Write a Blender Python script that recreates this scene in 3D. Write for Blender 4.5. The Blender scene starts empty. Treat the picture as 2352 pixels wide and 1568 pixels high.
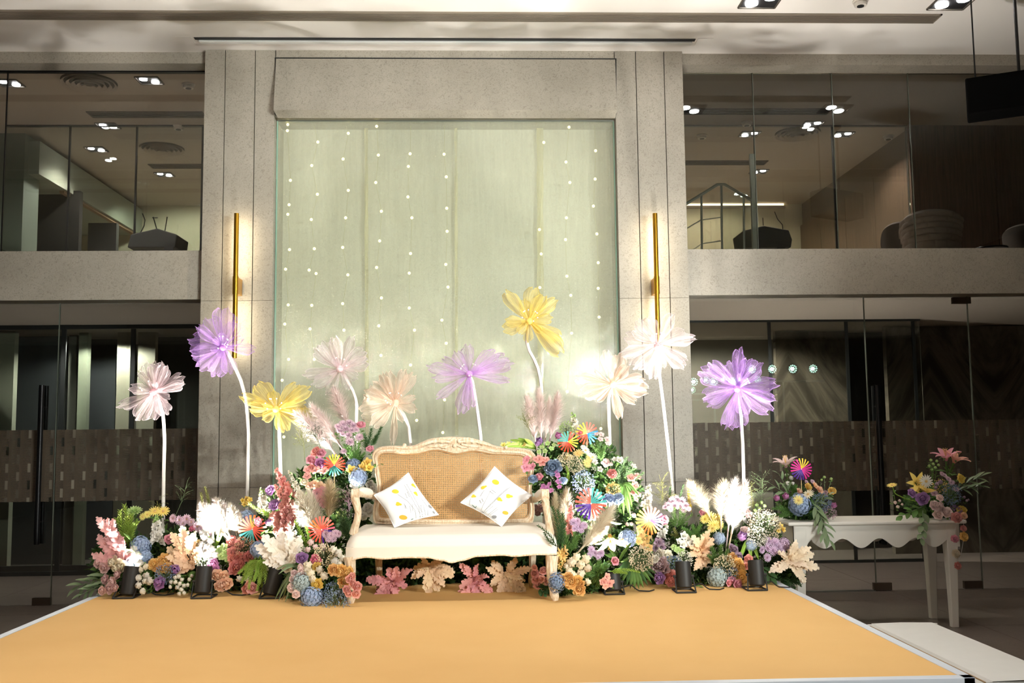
import bpy, math, random
from math import sin, cos, pi, radians as rad, sqrt
from mathutils import Vector, Matrix, Quaternion
random.seed(7)
SC = bpy.context.scene
COL = SC.collection
V3 = Vector

# ---------------------------------------------------------------- camera
FPX = 2250.0
CAM = V3((0, 0, 1.5))
_p, _y, _r = rad(5.394), rad(2.098), rad(-0.644)
_fw = V3((sin(_y) * cos(_p), cos(_y) * cos(_p), sin(_p)))
_ri0 = V3((cos(_y), -sin(_y), 0)); _up0 = _ri0.cross(_fw)
_ri = cos(_r) * _ri0 + sin(_r) * _up0
_up = -sin(_r) * _ri0 + cos(_r) * _up0
cd = bpy.data.cameras.new('camera'); cam = bpy.data.objects.new('camera', cd); COL.objects.link(cam)
cd.sensor_width = 36; cd.sensor_fit = 'HORIZONTAL'; cd.lens = 36 * FPX / 2352; cd.clip_start = .05
m = Matrix((( _ri.x, _up.x, -_fw.x, CAM.x), (_ri.y, _up.y, -_fw.y, CAM.y), (_ri.z, _up.z, -_fw.z, CAM.z), (0, 0, 0, 1)))
cam.matrix_world = m
SC.camera = cam

def at(px, py, Y):
    d = _fw * FPX + _ri * (px - 1176) - _up * (py - 784)
    return CAM + d * (Y / d.y)
def atz(px, py, Z):
    d = _fw * FPX + _ri * (px - 1176) - _up * (py - 784)
    return CAM + d * ((Z - CAM.z) / d.z)
def pxm(n, Y):
    return n * Y / FPX

# ---------------------------------------------------------------- world and exposure
W = bpy.data.worlds.new('world'); SC.world = W; W.use_nodes = True
W.node_tree.nodes['Background'].inputs[0].default_value = (.05, .045, .04, 1)
W.node_tree.nodes['Background'].inputs[1].default_value = .3
vs = SC.view_settings
vs.view_transform = 'Standard'; vs.look = 'None'; vs.gamma = 1; vs.use_curve_mapping = False
vs.exposure = 0.2
SC.cycles.transparent_max_bounces = 12
SC.cycles.max_bounces = 5
SC.cycles.diffuse_bounces = 3
SC.cycles.glossy_bounces = 2
SC.cycles.transmission_bounces = 2
SC.cycles.caustics_reflective = False
SC.cycles.caustics_refractive = False
SC.cycles.use_light_tree = False
SC.cycles.sample_clamp_indirect = 6

# light strengths (watts)
P_PAR = 640       # each LED par on the two stands right of the camera
P_WARM = 330      # each warm fresnel on the stand left of the camera
P_DOWN = 88       # hall ceiling downlights
P_CAN = 255        # stage uplight cans
P_IN = 78         # downlights of the rooms behind the glass
E_SCONCE = 26     # emission of sconce tubes
def lamp(name, kind, loc, aim=None, power=10, col=(1, 1, 1), size=.05, angle=60, blend=.4, parent=None):
    l = bpy.data.lights.new(name, kind); l.energy = power; l.color = col
    if kind == 'SPOT':
        l.spot_size = rad(angle); l.spot_blend = blend; l.shadow_soft_size = size
    elif kind == 'AREA':
        l.shape = 'DISK'; l.size = size
    else:
        l.shadow_soft_size = size
    o = bpy.data.objects.new(name, l); COL.objects.link(o); o.location = loc
    if aim is not None:
        o.rotation_euler = (V3(aim) - V3(loc)).to_track_quat('-Z', 'Y').to_euler()
    return o

# ---------------------------------------------------------------- materials
class NT:
    def __init__(s, name):
        s.m = bpy.data.materials.new(name); s.m.use_nodes = True; s.t = s.m.node_tree
        s.t.nodes.clear(); s.out = s.n('ShaderNodeOutputMaterial')
    def n(s, typ, ins=None, **kw):
        nd = s.t.nodes.new(typ)
        for k, v in kw.items(): setattr(nd, k, v)
        if ins:
            for k, v in ins.items():
                if hasattr(v, 'links') or isinstance(v, bpy.types.NodeSocket): s.t.links.new(v, nd.inputs[k])
                else: nd.inputs[k].default_value = v
        return nd
    def math(s, op, a, b=None, c=None):
        nd = s.t.nodes.new('ShaderNodeMath'); nd.operation = op
        for i, v in enumerate((a, b, c)):
            if v is None: continue
            if isinstance(v, bpy.types.NodeSocket): s.t.links.new(v, nd.inputs[i])
            else: nd.inputs[i].default_value = v
        return nd.outputs[0]
    def ramp(s, fac, stops):
        nd = s.t.nodes.new('ShaderNodeValToRGB'); s.t.links.new(fac, nd.inputs[0])
        el = nd.color_ramp.elements
        while len(el) < len(stops): el.new(.5)
        for e, (p, c) in zip(el, stops): e.position = p; e.color = (*c, 1) if len(c) == 3 else c
        return nd.outputs[0]
    def mixc(s, fac, a, b, blend='MIX'):
        nd = s.t.nodes.new('ShaderNodeMix'); nd.data_type = 'RGBA'; nd.blend_type = blend
        for sock, v in ((nd.inputs[0], fac), (nd.inputs[6], a), (nd.inputs[7], b)):
            if isinstance(v, bpy.types.NodeSocket): s.t.links.new(v, sock)
            elif isinstance(v, tuple): sock.default_value = (*v, 1) if len(v) == 3 else v
            else: sock.default_value = v
        return nd.outputs[2]
    def mixs(s, fac, a, b):
        nd = s.t.nodes.new('ShaderNodeMixShader')
        if isinstance(fac, bpy.types.NodeSocket): s.t.links.new(fac, nd.inputs[0])
        else: nd.inputs[0].default_value = fac
        s.t.links.new(a, nd.inputs[1]); s.t.links.new(b, nd.inputs[2]); return nd.outputs[0]
    def coord(s, kind='Object', scale=None):
        o = s.n('ShaderNodeTexCoord').outputs[kind]
        if scale:
            mp = s.n('ShaderNodeMapping', {0: o}); mp.inputs['Scale'].default_value = scale; o = mp.outputs[0]
        return o
    def noise(s, vec, scale, detail=3, rough=.5, dist=0.):
        return s.n('ShaderNodeTexNoise', {'Vector': vec, 'Scale': scale, 'Detail': detail, 'Roughness': rough, 'Distortion': dist}).outputs[0]
    def bsdf(s, col, rough=.5, metal=0., spec=.5, bump=None, bs=.2, bd=.01, **kw):
        ins = {'Base Color': col if isinstance(col, bpy.types.NodeSocket) else (*col, 1), 'Roughness': rough, 'Metallic': metal, 'Specular IOR Level': spec}
        ins.update(kw)
        b = s.n('ShaderNodeBsdfPrincipled', ins)
        if bump is not None:
            bp = s.n('ShaderNodeBump', {'Strength': bs, 'Distance': bd, 'Height': bump}); s.t.links.new(bp.outputs[0], b.inputs['Normal'])
        return b.outputs[0]
    def done(s, sh):
        s.t.links.new(sh, s.out.inputs[0]); return s.m

def lin(r, g, b):
    f = lambda c: ((c / 255 + .055) / 1.055) ** 2.4 if c > 10 else c / 255 / 12.92
    return (f(r), f(g), f(b))
MATS = {}
def plain(name, col, rough=.5, metal=0., spec=.5, var=.0, vscale=20, bump=0.):
    if name in MATS: return MATS[name]
    t = NT(name); c = col
    if var or bump:
        nz = t.noise(t.coord('Object'), vscale)
        if var:
            c = t.mixc(nz, tuple(x * (1 - var) for x in col), tuple(min(1, x * (1 + var)) for x in col))
        MATS[name] = t.done(t.bsdf(c, rough, metal, spec, bump=nz if bump else None, bs=bump))
    else:
        MATS[name] = t.done(t.bsdf(c, rough, metal, spec))
    return MATS[name]
def emit(name, col, strength):
    if name in MATS: return MATS[name]
    t = NT(name); e = t.n('ShaderNodeEmission', {0: (*col, 1), 1: strength}); MATS[name] = t.done(e.outputs[0])
    if name != 'warm_led': MATS[name].cycles.emission_sampling = 'NONE'      # tiny glowing faces: their light comes from the lamps beside them
    return MATS[name]
def petalmat(name, col, deep=None, tl=.3, var=.12):
    """petal: diffuse plus light passing through, throat colour towards the base (UV u)"""
    if name in MATS: return MATS[name]
    t = NT(name); uv = t.coord('UV'); sep = t.n('ShaderNodeSeparateXYZ', {0: uv})
    deep = deep or tuple(x * .75 for x in col)
    c = t.mixc(t.math('SMOOTHSTEP', sep.outputs[0], 0.05, .75) if False else t.math('POWER', sep.outputs[0], .7), deep, col)
    oi = t.n('ShaderNodeObjectInfo')
    hv = t.n('ShaderNodeHueSaturation', {'Color': c, 'Value': t.math('MULTIPLY_ADD', oi.outputs['Random'], 2 * var, 1 - var), 'Hue': t.math('MULTIPLY_ADD', oi.outputs['Random'], .02, .49)})
    d = t.bsdf(hv.outputs[0], .55, 0, .25)
    tr = t.n('ShaderNodeBsdfTranslucent', {0: hv.outputs[0]}).outputs[0]
    MATS[name] = t.done(t.mixs(tl, d, tr)); return MATS[name]

def stone(name, a, b, vein, rough=.45):
    t = NT(name); co = t.coord('Object')
    n1 = t.noise(co, 2.2, 4, .6); n2 = t.noise(co, 40, 5, .66, 1.8)
    w = t.n('ShaderNodeTexVoronoi', {'Vector': t.n('ShaderNodeVectorMath', {0: co, 1: t.n('ShaderNodeTexNoise', {'Vector': co, 'Scale': 14., 'Detail': 2.}).outputs[1]}, operation='ADD').outputs[0], 'Scale': 24.}, feature='DISTANCE_TO_EDGE').outputs[0]
    base = t.mixc(t.ramp(n1, [(.3, (0, 0, 0)), (.7, (1, 1, 1))]), a, b)
    fl = t.ramp(n2, [(.36, (1, 1, 1)), (.5, (0, 0, 0)), (.62, (0, 0, 0)), (.72, (.6, .6, .6))])
    c = t.mixc(t.math('MULTIPLY', fl, .55), base, vein)
    c = t.mixc(t.math('MULTIPLY', t.ramp(w, [(0., (1, 1, 1)), (.05, (0, 0, 0))]), .22), c, tuple(min(1, x * 1.5) for x in b))
    MATS[name] = t.done(t.bsdf(c, rough, 0, .4, bump=n2, bs=.05)); return MATS[name]
def glassmat(name, tint=(.93, .96, .94), refl=1., rough=0., film=False):
    """thin architectural glass: see-through plus mirror reflection by Fresnel"""
    t = NT(name)
    tr = t.n('ShaderNodeBsdfTransparent', {0: (*tint, 1)}).outputs[0]
    gl = t.n('ShaderNodeBsdfGlossy', {0: (.95, 1, .97, 1), 'Roughness': rough}).outputs[0]
    fr = t.n('ShaderNodeFresnel', {0: 1.5}).outputs[0]
    f = t.math('MINIMUM', t.math('MULTIPLY', fr, refl * 1.4), 1.)
    sh = t.mixs(f, tr, gl)
    MATS[name] = t.done(sh); return MATS[name]

# ---------------------------------------------------------------- mesh building
class MB:
    def __init__(s): s.v = []; s.f = []; s.uv = []; s.mi = []
    def add(s, V, F, UV=None, mi=0):
        o = len(s.v); s.v += [tuple(p) for p in V]
        s.uv += UV if UV else [(.5, .5)] * len(V)
        for q in F: s.f.append(tuple(i + o for i in q)); s.mi.append(mi)
        return s
    def box(s, a, b, mi=0):
        x0, y0, z0 = (min(a[i], b[i]) for i in range(3)); x1, y1, z1 = (max(a[i], b[i]) for i in range(3))
        return s.add([(x0, y0, z0), (x1, y0, z0), (x1, y1, z0), (x0, y1, z0), (x0, y0, z1), (x1, y0, z1), (x1, y1, z1), (x0, y1, z1)],
              [(3, 2, 1, 0), (4, 5, 6, 7), (0, 1, 5, 4), (1, 2, 6, 5), (2, 3, 7, 6), (3, 0, 4, 7)], None, mi)
    def tube(s, pts, r, n=6, cap=True, mi=0, flat=1.):
        pts = [V3(p) for p in pts]; k = len(pts); rs = r if isinstance(r, (list, tuple)) else [r] * k
        up = V3((.03, .1, 1)); V = []; UV = []
        for i, p in enumerate(pts):
            d = (pts[min(i + 1, k - 1)] - pts[max(i - 1, 0)]).normalized()
            if abs(d.dot(up)) > .98 * up.length: up = V3((1, .1, .02))
            a = d.cross(up).normalized(); b = a.cross(d).normalized()
            for j in range(n):
                t = 2 * pi * j / n; V.append(p + a * cos(t) * rs[i] + b * sin(t) * rs[i] * flat); UV.append((i / max(1, k - 1), j / n))
        F = [(i * n + j, i * n + (j + 1) % n, (i + 1) * n + (j + 1) % n, (i + 1) * n + j) for i in range(k - 1) for j in range(n)]
        if cap: F += [tuple(range(n))[::-1], tuple((k - 1) * n + j for j in range(n))]
        return s.add(V, F, UV, mi)
    def lathe(s, prof, n=16, o=(0, 0, 0), mi=0, caps=True):
        V = []; UV = []
        for i, (r, z) in enumerate(prof):
            for j in range(n): V.append((o[0] + r * cos(2 * pi * j / n), o[1] + r * sin(2 * pi * j / n), o[2] + z)); UV.append((i / max(1, len(prof) - 1), j / n))
        k = len(prof)
        F = [(i * n + j, i * n + (j + 1) % n, (i + 1) * n + (j + 1) % n, (i + 1) * n + j) for i in range(k - 1) for j in range(n)]
        if caps: F += [tuple(range(n))[::-1], tuple((k - 1) * n + j for j in range(n))]
        return s.add(V, F, UV, mi)
    def grid(s, nu, nv, fn, mi=0):
        V = []; UV = []
        for i in range(nu + 1):
            for j in range(nv + 1): V.append(fn(i / nu, j / nv)); UV.append((i / nu, j / nv))
        F = [(i * (nv + 1) + j, i * (nv + 1) + j + 1, (i + 1) * (nv + 1) + j + 1, (i + 1) * (nv + 1) + j) for i in range(nu) for j in range(nv)]
        return s.add(V, F, UV, mi)
    def prism(s, poly, y0, y1, mi=0):
        """polygon in x,z drawn out from y0 to y1"""
        n = len(poly)
        V = [(x, y0, z) for x, z in poly] + [(x, y1, z) for x, z in poly]
        return s.add(V, [tuple(range(n)), tuple(range(2 * n - 1, n - 1, -1))] + [((i + 1) % n, i, n + i, n + (i + 1) % n) for i in range(n)], None, mi)
    def ball(s, c, r, n=8, m=6, mi=0, sq=(1, 1, 1)):
        return s.lathe_at(c, [(max(1e-4, r * sin(pi * i / m)), -r * cos(pi * i / m)) for i in range(m + 1)], n, mi, sq)
    def lathe_at(s, c, prof, n, mi, sq):
        V = [(c[0] + q * cos(2 * pi * j / n) * sq[0], c[1] + q * sin(2 * pi * j / n) * sq[1], c[2] + z * sq[2]) for q, z in prof for j in range(n)]
        k = len(prof)
        return s.add(V, [(i * n + j, i * n + (j + 1) % n, (i + 1) * n + (j + 1) % n, (i + 1) * n + j) for i in range(k - 1) for j in range(n)], None, mi)
    def mesh(s, name, mats, smooth=40):
        me = bpy.data.meshes.new(name); me.from_pydata(s.v, [], s.f)
        mats = mats if isinstance(mats, (list, tuple)) else [mats]
        for q in mats: me.materials.append(q)
        if len(mats) > 1: me.polygons.foreach_set('material_index', s.mi)
        uvl = me.uv_layers.new(name='uv'); li = [0] * len(me.loops); me.loops.foreach_get('vertex_index', li)
        flat = []
        for i in li: flat += s.uv[i]
        uvl.data.foreach_set('uv', flat)
        if smooth:
            me.polygons.foreach_set('use_smooth', [True] * len(me.polygons))
            if smooth < 180: me.set_sharp_from_angle(angle=rad(smooth))
        me.update(); return me
    def build(s, name, mats, parent=None, world=True, smooth=40, bev=0, loc=None):
        """one mesh object; with world=True the vertices are world positions and are moved into the parent's frame"""
        if parent is not None and world:
            L = V3((0, 0, 0)); q = parent
            while q is not None: L += q.location; q = q.parent
            s.v = [(x - L.x, y - L.y, z - L.z) for x, y, z in s.v]
        o = bpy.data.objects.new(name, s.mesh(name, mats, smooth)); COL.objects.link(o)
        if parent is not None: o.parent = parent
        if loc is not None: o.location = loc
        if bev:
            bm_ = o.modifiers.new('edge', 'BEVEL'); bm_.width = bev; bm_.segments = 2; bm_.limit_method = 'ANGLE'; bm_.angle_limit = rad(50)
        return o
def link(name, me, parent=None, loc=None, rot=None, scale=None):
    o = bpy.data.objects.new(name, me); COL.objects.link(o)
    if parent is not None: o.parent = parent
    if loc is not None: o.location = loc
    if rot is not None:
        if isinstance(rot, Quaternion): o.rotation_mode = 'QUATERNION'; o.rotation_quaternion = rot
        else: o.rotation_euler = rot
    if scale is not None: o.scale = (scale,) * 3 if isinstance(scale, (int, float)) else scale
    return o
def thing(name, label, cat, loc=(0, 0, 0), group=None):
    o = bpy.data.objects.new(name, None); COL.objects.link(o); o.location = loc; o.empty_display_size = .05
    return tag(o, label, cat, group)
def tag(o, label, cat, group=None):
    o['label'] = label; o['category'] = cat
    if group: o['group'] = group
    return o
def struct(o, label=None):
    o['kind'] = 'structure'
    if label: o['label'] = label
    return o
def bx(name, a, b, mat, parent=None, bev=0):
    return MB().box(a, b).build(name, mat, parent, bev=bev, smooth=0)
# ================================================================ the setting
YC, YB, YG, YP, YW = 8.95, 9.01, 9.22, 11.2, 15.2
ZC = at(1020, 116, YC).z                       # hall ceiling
XL, XR = at(463, 533, YC).x, at(1579, 533, YC).x
ST = .45                                       # stage top
SX0, SX1, SY0, SY1 = -2.585, 2.10, 4.19, 7.35

m_stone = stone('pale_stone', lin(166, 160, 147), lin(182, 176, 163), lin(124, 116, 102))
m_floor = stone('dark_floor_stone', lin(118, 106, 98), lin(138, 126, 116), lin(84, 74, 68), rough=.28)
m_ceil = plain('ceiling_paint', lin(248, 244, 238), .8, var=.015, vscale=2)
m_wallp = plain('plaster', lin(98, 88, 78), .8, var=.05, vscale=3)
m_dark = plain('dark_gap', (.012, .012, .013), .5)
m_black = plain('black_metal', (.012, .012, .013), .35, .6)
m_steel = plain('brushed_steel', lin(190, 195, 192), .3, .9)
m_glass = glassmat('clear_glass', (.94, .955, .945), 1.0)
m_glass2 = glassmat('inner_glass', (.92, .94, .92), 1.0)
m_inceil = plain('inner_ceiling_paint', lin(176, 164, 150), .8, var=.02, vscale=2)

# floor: dark base with separate stone slabs in the part one can see
fl = struct(bx('floor', (-9, -7, -.2), (10, 16, -.012), m_dark), 'dark brown polished stone floor of the hall')
TS = 1.2
for i in range(-8, 9):
    for j in range(-5, 13):
        x, y = i * TS + .25, j * TS + .35
        MB().box((x, y, -.012), (x + TS - .004, y + TS - .004, 0)).build('floor_slab', m_floor, fl, smooth=0)

ce = struct(bx('ceiling', (-9, -7, ZC), (10, YB + .3, ZC + .15), m_ceil), 'white painted hall ceiling')
struct(bx('wall_far_left', (-9.2, -7, 0), (-9, 16, ZC), m_wallp), 'plain side wall of the hall')
struct(bx('wall_far_right', (10, -7, 0), (10.2, 16, ZC), plain('brown_plaster', lin(96, 82, 70), .8)), 'plain brown side wall of the hall')
struct(bx('wall_rear', (-9, -7.2, 0), (10, -7, ZC), m_wallp), 'plain wall at the far end of the hall')

# ---- central stone wall with niche, every slab its own piece
wb = bpy.data.objects.new('wall_back', None); COL.objects.link(wb); struct(wb, 'pale stone clad wall with a recessed water feature niche')
ZN = at(1020, 271, YC).z                                   # niche head
NX0, NX1 = at(628, 560, YC).x, at(1420, 560, YC).x
xs_l = [XL, at(510, 600, YC).x, at(580, 600, YC).x, NX0]
xs_r = [NX1, at(1471, 600, YC).x, at(1537, 600, YC).x, XR]
J = .004
zj = [0, 1.05, 2.74, ZC]
for xs in (xs_l, xs_r):
    for a, b in zip(xs[:-1], xs[1:]):
        for z0, z1 in zip(zj[:-1], zj[1:]):
            MB().box((a + J, YC, z0 + .0015), (b - J, YC + .05, z1 - .0015)).build('stone_slab', m_stone, wb, smooth=0)
MB().box((NX0 + J, YC, ZN + .02), (NX1 - J, YC + .05, ZC)).build('stone_slab', m_stone, wb, smooth=0)
YN = YC + .42
bx('dark_joint', (XL + .01, YC + .05, 0), (NX0 - .05, YN + .2, ZC), m_dark, wb)
bx('dark_joint', (NX1 + .05, YC + .05, 0), (XR - .01, YN + .2, ZC), m_dark, wb)
bx('side_slab', (XL, YC + .012, 0), (XL + .012, YN + .2, ZC), m_stone, wb)
bx('side_slab', (XR - .012, YC + .012, 0), (XR, YN + .2, ZC), m_stone, wb)
bx('niche_side', (NX0 - .05, YC + .05, 0), (NX0, YN, ZN), m_stone, wb)
bx('niche_side', (NX1, YC + .05, 0), (NX1 + .05, YN, ZN), m_stone, wb)
bx('niche_head', (NX0 - .05, YC + .05, ZN + .021), (NX1 + .05, YN, ZN + .06), m_stone, wb)
nb = bx('niche_back', (NX0 - .05, YN, 0), (NX1 + .05, YN + .05, ZN + .06), stone('niche_stone', lin(236, 232, 216), lin(246, 243, 230), lin(216, 208, 188)), wb)
# hood above the niche: face leaning out, chamfered lip below
a, b = at(634, 134, YC - .005), at(1413, 137, YC - .005)
c, d = at(628, 254, YC - .11), at(1417, 252, YC - .11)
e, f = at(638, 271, YC - .012), at(1413, 271, YC - .012)
zt, zm, zb = (a.z + b.z) / 2, (c.z + d.z) / 2, (e.z + f.z) / 2
mb = MB()
prof = [(YC - .004, zt), (YC - .11, zm), (YC - .012, zb), (YC - .001, zb)]
def hoodpiece(p, q, x0, x1, X0, X1):
    return [(x0, p[0], p[1]), (x1, p[0], p[1]), (X1, q[0], q[1]), (X0, q[0], q[1])]
hood = bpy.data.objects.new('stone_hood', None); COL.objects.link(hood); hood.parent = wb
g_ = .012
MB().add([(a.x - g_, YC - .003, zt + g_), (b.x + g_, YC - .003, zt + g_), (d.x + g_, YC - .003, zm), (f.x, YC - .003, zb), (e.x, YC - .003, zb), (c.x - g_, YC - .003, zm)], [(0, 5, 4, 3, 2, 1)]).build('shadow_gap', m_dark, hood, smooth=0)
V = hoodpiece(prof[0], prof[1], a.x, b.x, c.x, d.x); V += [(x, YC, z) for x, y, z in V]
MB().add(V, [(0, 3, 2, 1), (4, 5, 6, 7), (0, 1, 5, 4), (1, 2, 6, 5), (2, 3, 7, 6), (3, 0, 4, 7)]).build('hood_face', m_stone, hood, smooth=0)
V = hoodpiece(prof[1], prof[2], c.x, d.x, e.x, f.x); V += [(x, YC, z) for x, y, z in V]
MB().add(V, [(0, 3, 2, 1), (4, 5, 6, 7), (0, 1, 5, 4), (1, 2, 6, 5), (2, 3, 7, 6), (3, 0, 4, 7)]).build('hood_lip', m_stone, hood, smooth=0)

# water wall glass: green sheet of glass, rippled by the film of water running down it
t = NT('water_glass')
co = t.coord('Object', (6, 6, .55)); nz = t.noise(co, 5, 4, .6, .6); co2 = t.coord('Object', (1, 1, .6)); n2 = t.noise(co2, 26, 2, .6, 1.5)
bp = t.n('ShaderNodeBump', {'Strength': .55, 'Distance': .01, 'Height': t.math('ADD', nz, t.math('MULTIPLY', n2, .35))})
tr = t.n('ShaderNodeBsdfTransparent', {0: (.965, .985, .955, 1)}).outputs[0]
gl = t.n('ShaderNodeBsdfGlossy', {0: (.97, 1, .98, 1), 'Roughness': .03, 'Normal': bp.outputs[0]}).outputs[0]
df = t.n('ShaderNodeBsdfDiffuse', {0: (*lin(240, 243, 222), 1)}).outputs[0]
film = t.math('MULTIPLY_ADD', nz, .16, .08)
sh = t.mixs(.07, t.mixs(film, tr, df), gl)
m_wglass = t.done(sh)
wg = thing('water_wall_glass', 'tall green tinted glass sheet with water running down in the niche', 'glass panel', ((NX0 + NX1) / 2, YC + .06, .2))
MB().box((NX0 + .004, YC + .06, .2), (NX1 - .004, YC + .075, ZN - .012)).build('glass_sheet', m_wglass, wg, smooth=0)
for x in (NX0 + .012, NX1 - .012):
    MB().box((x - .006, YC + .055, .2), (x + .006, YC + .08, ZN - .012)).build('glass_edge', plain('green_glass_edge', lin(150, 186, 168), .2), wg, smooth=0)
MB().box((NX0 + .01, YC + .055, ZN - .012), (NX1 - .01, YC + .09, ZN + .0), ).build('water_trough', m_steel, wg, smooth=0)

# ---- side bays: beams
def beam(n, x0, x1, z0, z1, lab, y1=YG + .06):
    return struct(bx('trim_%d' % n, (x0, YB, z0), (x1, y1, z1), m_stone), lab)
zlb0, zlb1 = at(0, 690, YB).z, at(0, 577, YB).z
zrb0, zrb1 = at(1900, 676, YB).z, at(1900, 571, YB).z
ztb = at(200, 145, YB).z
beam(1, -9, XL - .002, zlb0, zlb1, 'pale stone beam between the two glazed storeys, left bay')
beam(2, XR + .002, 10, zrb0, zrb1, 'pale stone beam between the two glazed storeys, right bay')
beam(3, -9, XL - .002, ztb, ZC, 'narrow stone beam under the ceiling, left bay')
beam(4, XR + .002, 10, ztb, ZC, 'narrow stone beam under the ceiling, right bay')

def pane(parent, x0, x1, z0, z1, y, mat, th=.012):
    o = MB().box((x0, y, z0), (x1, y + th, z1)).build('pane', mat, parent, smooth=0); return o
def window(n, lab, x0, x1, z0, z1, y, cuts, mat, frame=0., fmat=None, edge=.003, sill=.02):
    w = bpy.data.objects.new('window_%d' % n, None); COL.objects.link(w); w.location = (x0, y, z0); struct(w, lab)
    xs = [x0] + cuts + [x1]
    for a, b in zip(xs[:-1], xs[1:]): pane(w, a + .002, b - .002, z0 + .004, z1 - .004, y, mat)
    em = fmat or plain('glass_edge', lin(112, 118, 108), .15)
    for c_ in cuts:
        MB().box((c_ - edge, y - .004, z0), (c_ + edge, y + .016, z1)).build('glazing_bar', em, w, smooth=0)
    if frame:
        MB().box((x0, y - .02, z1 - frame), (x1, y + .03, z1)).build('top_rail', fmat, w, smooth=0)
        MB().box((x0, y - .02, z0), (x1, y + .03, z0 + frame)).build('bottom_rail', fmat, w, smooth=0)
    return w
gx = lambda px, py=900, y=YG: at(px, py, y).x
window(1, 'frameless glass of the upper left bay', -8.9, XL, zlb1, ztb, YG, [gx(8, 420)], m_glass, .012, m_black)
window(2, 'frameless glass of the upper right bay', XR, 9.9, zrb1, ztb, YG, [gx(1736, 400), gx(1919, 400), gx(2096, 400)], m_glass, 0, None, .003)
w3 = window(3, 'floor to ceiling glass wall of the lower left bay', -8.9, XL, 0, zlb0, YG, [gx(128, 1000)], m_glass)
w4 = window(4, 'floor to ceiling glass wall of the lower right bay', XR, 9.9, 0, zrb0, YG, [gx(1993, 900), gx(2233, 900)], m_glass)

# woven-pattern frosted film on the lower glass (flat print on the pane)
t = NT('woven_film')
co = t.coord('Object'); sx = t.n('ShaderNodeSeparateXYZ', {0: co})
u = t.math('DIVIDE', sx.outputs[0], .1); v = t.math('DIVIDE', sx.outputs[2], .155)
par = t.math('MULTIPLY', t.math('FLOOR', t.math('MODULO', t.math('ADD', t.math('FLOOR', u), 100.), 2.)), .5)
fu = t.math('FRACT', u); fv = t.math('FRACT', t.math('ADD', v, par))
slot = t.math('MULTIPLY', t.math('LESS_THAN', t.math('ABSOLUTE', t.math('SUBTRACT', fu, .86)), .13), t.math('LESS_THAN', t.math('ABSOLUTE', t.math('SUBTRACT', fv, .5)), .26))
wav = t.n('ShaderNodeTexWave', {'Vector': co, 'Scale': 34., 'Distortion': 5., 'Detail': 2., 'Detail Scale': 1.2}, bands_direction='Z').outputs[1]
shade = t.mixc(t.math('MULTIPLY', fu, .35), lin(96, 84, 71), lin(66, 58, 49))
shade = t.mixc(t.math('MULTIPLY', wav, .22), shade, lin(120, 108, 92))
wn0 = t.n('ShaderNodeTexWhiteNoise', {0: t.n('ShaderNodeCombineXYZ', {0: t.math('FLOOR', u), 1: t.math('FLOOR', t.math('ADD', v, par))}).outputs[0]}).outputs[0]
pale = t.math('MULTIPLY', slot, t.math('MULTIPLY', t.math('POWER', wn0, 1.6), .75))
shade = t.mixc(pale, shade, lin(176, 168, 150))  # slots painted paler in place of the lit room seen through them
fr = t.bsdf(shade, .55, 0, .3)
tr = t.n('ShaderNodeBsdfTransparent', {0: (.9, .92, .9, 1)}).outputs[0]
wn = t.n('ShaderNodeTexWhiteNoise', {0: t.n('ShaderNodeCombineXYZ', {0: t.math('FLOOR', u), 1: t.math('FLOOR', t.math('ADD', v, par))}).outputs[0]}).outputs[0]
slot = t.math('MULTIPLY', slot, t.math('MULTIPLY_ADD', t.math('LESS_THAN', wn, .25), .7, .2))
opa = t.math('MULTIPLY', t.math('SUBTRACT', 1., slot), .74)
m_film = t.done(t.mixs(opa, tr, fr))
zf1, zf0 = at(300, 985, YG).z, at(300, 1149, YG).z
for w_, x0, x1 in ((w3, -6.4, gx(128, 1000) - .01), (w3, gx(128, 1000) + .01, XL - .005), (w4, XR + .005, gx(1993, 900) - .01), (w4, gx(1993, 900) + .01, gx(2233, 900) - .01), (w4, gx(2233, 900) + .01, 7)):
    MB().box((x0, YG - .003, zf0), (x1, YG - .001, zf1)).build('frosted_film', m_film, w_, smooth=0)
# door hardware
def pull(parent, px, y0, y1, w=.018, off=-.06):
    p, q = at(px, y0, YG + off), at(px, y1, YG + off)
    mb = MB().tube([(p.x, YG + off, p.z), (p.x, YG + off, q.z)], w, 10)
    for z in (p.z - .2, q.z + .2): mb.tube([(p.x, YG + off, z), (p.x, YG + (.0 if off < 0 else .012), z)], .008, 6)
    return mb.build('pull_handle', m_black, parent)
pull(w3, 96, 884, 1250, .024); pull(w3, 107, 886, 1248, .022, off=.075)
pull(w4, 2015, 884, 1250, .026); pull(w4, 2006, 886, 1248, .022, off=.075)
def patch(parent, px0, px1, py0, py1, mat=None):
    p, q = at(px0, py0, YG), at(px1, py1, YG)
    MB().box((p.x, YG - .014, q.z), (q.x, YG + .026, p.z)).build('patch_fitting', mat or plain('bronze_fitting', lin(92, 80, 68), .4, .6), parent, smooth=0)
patch(w3, 75, 116, 1373, 1389); patch(w4, 2187, 2229, 683, 697); patch(w4, 2006, 2048, 1338, 1354); patch(w4, 2214, 2256, 1334, 1350)
bx('glass_channel', (XR, YG - .012, 0), (gx(1993) - .01, YG + .02, .012), m_steel, w4)

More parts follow.
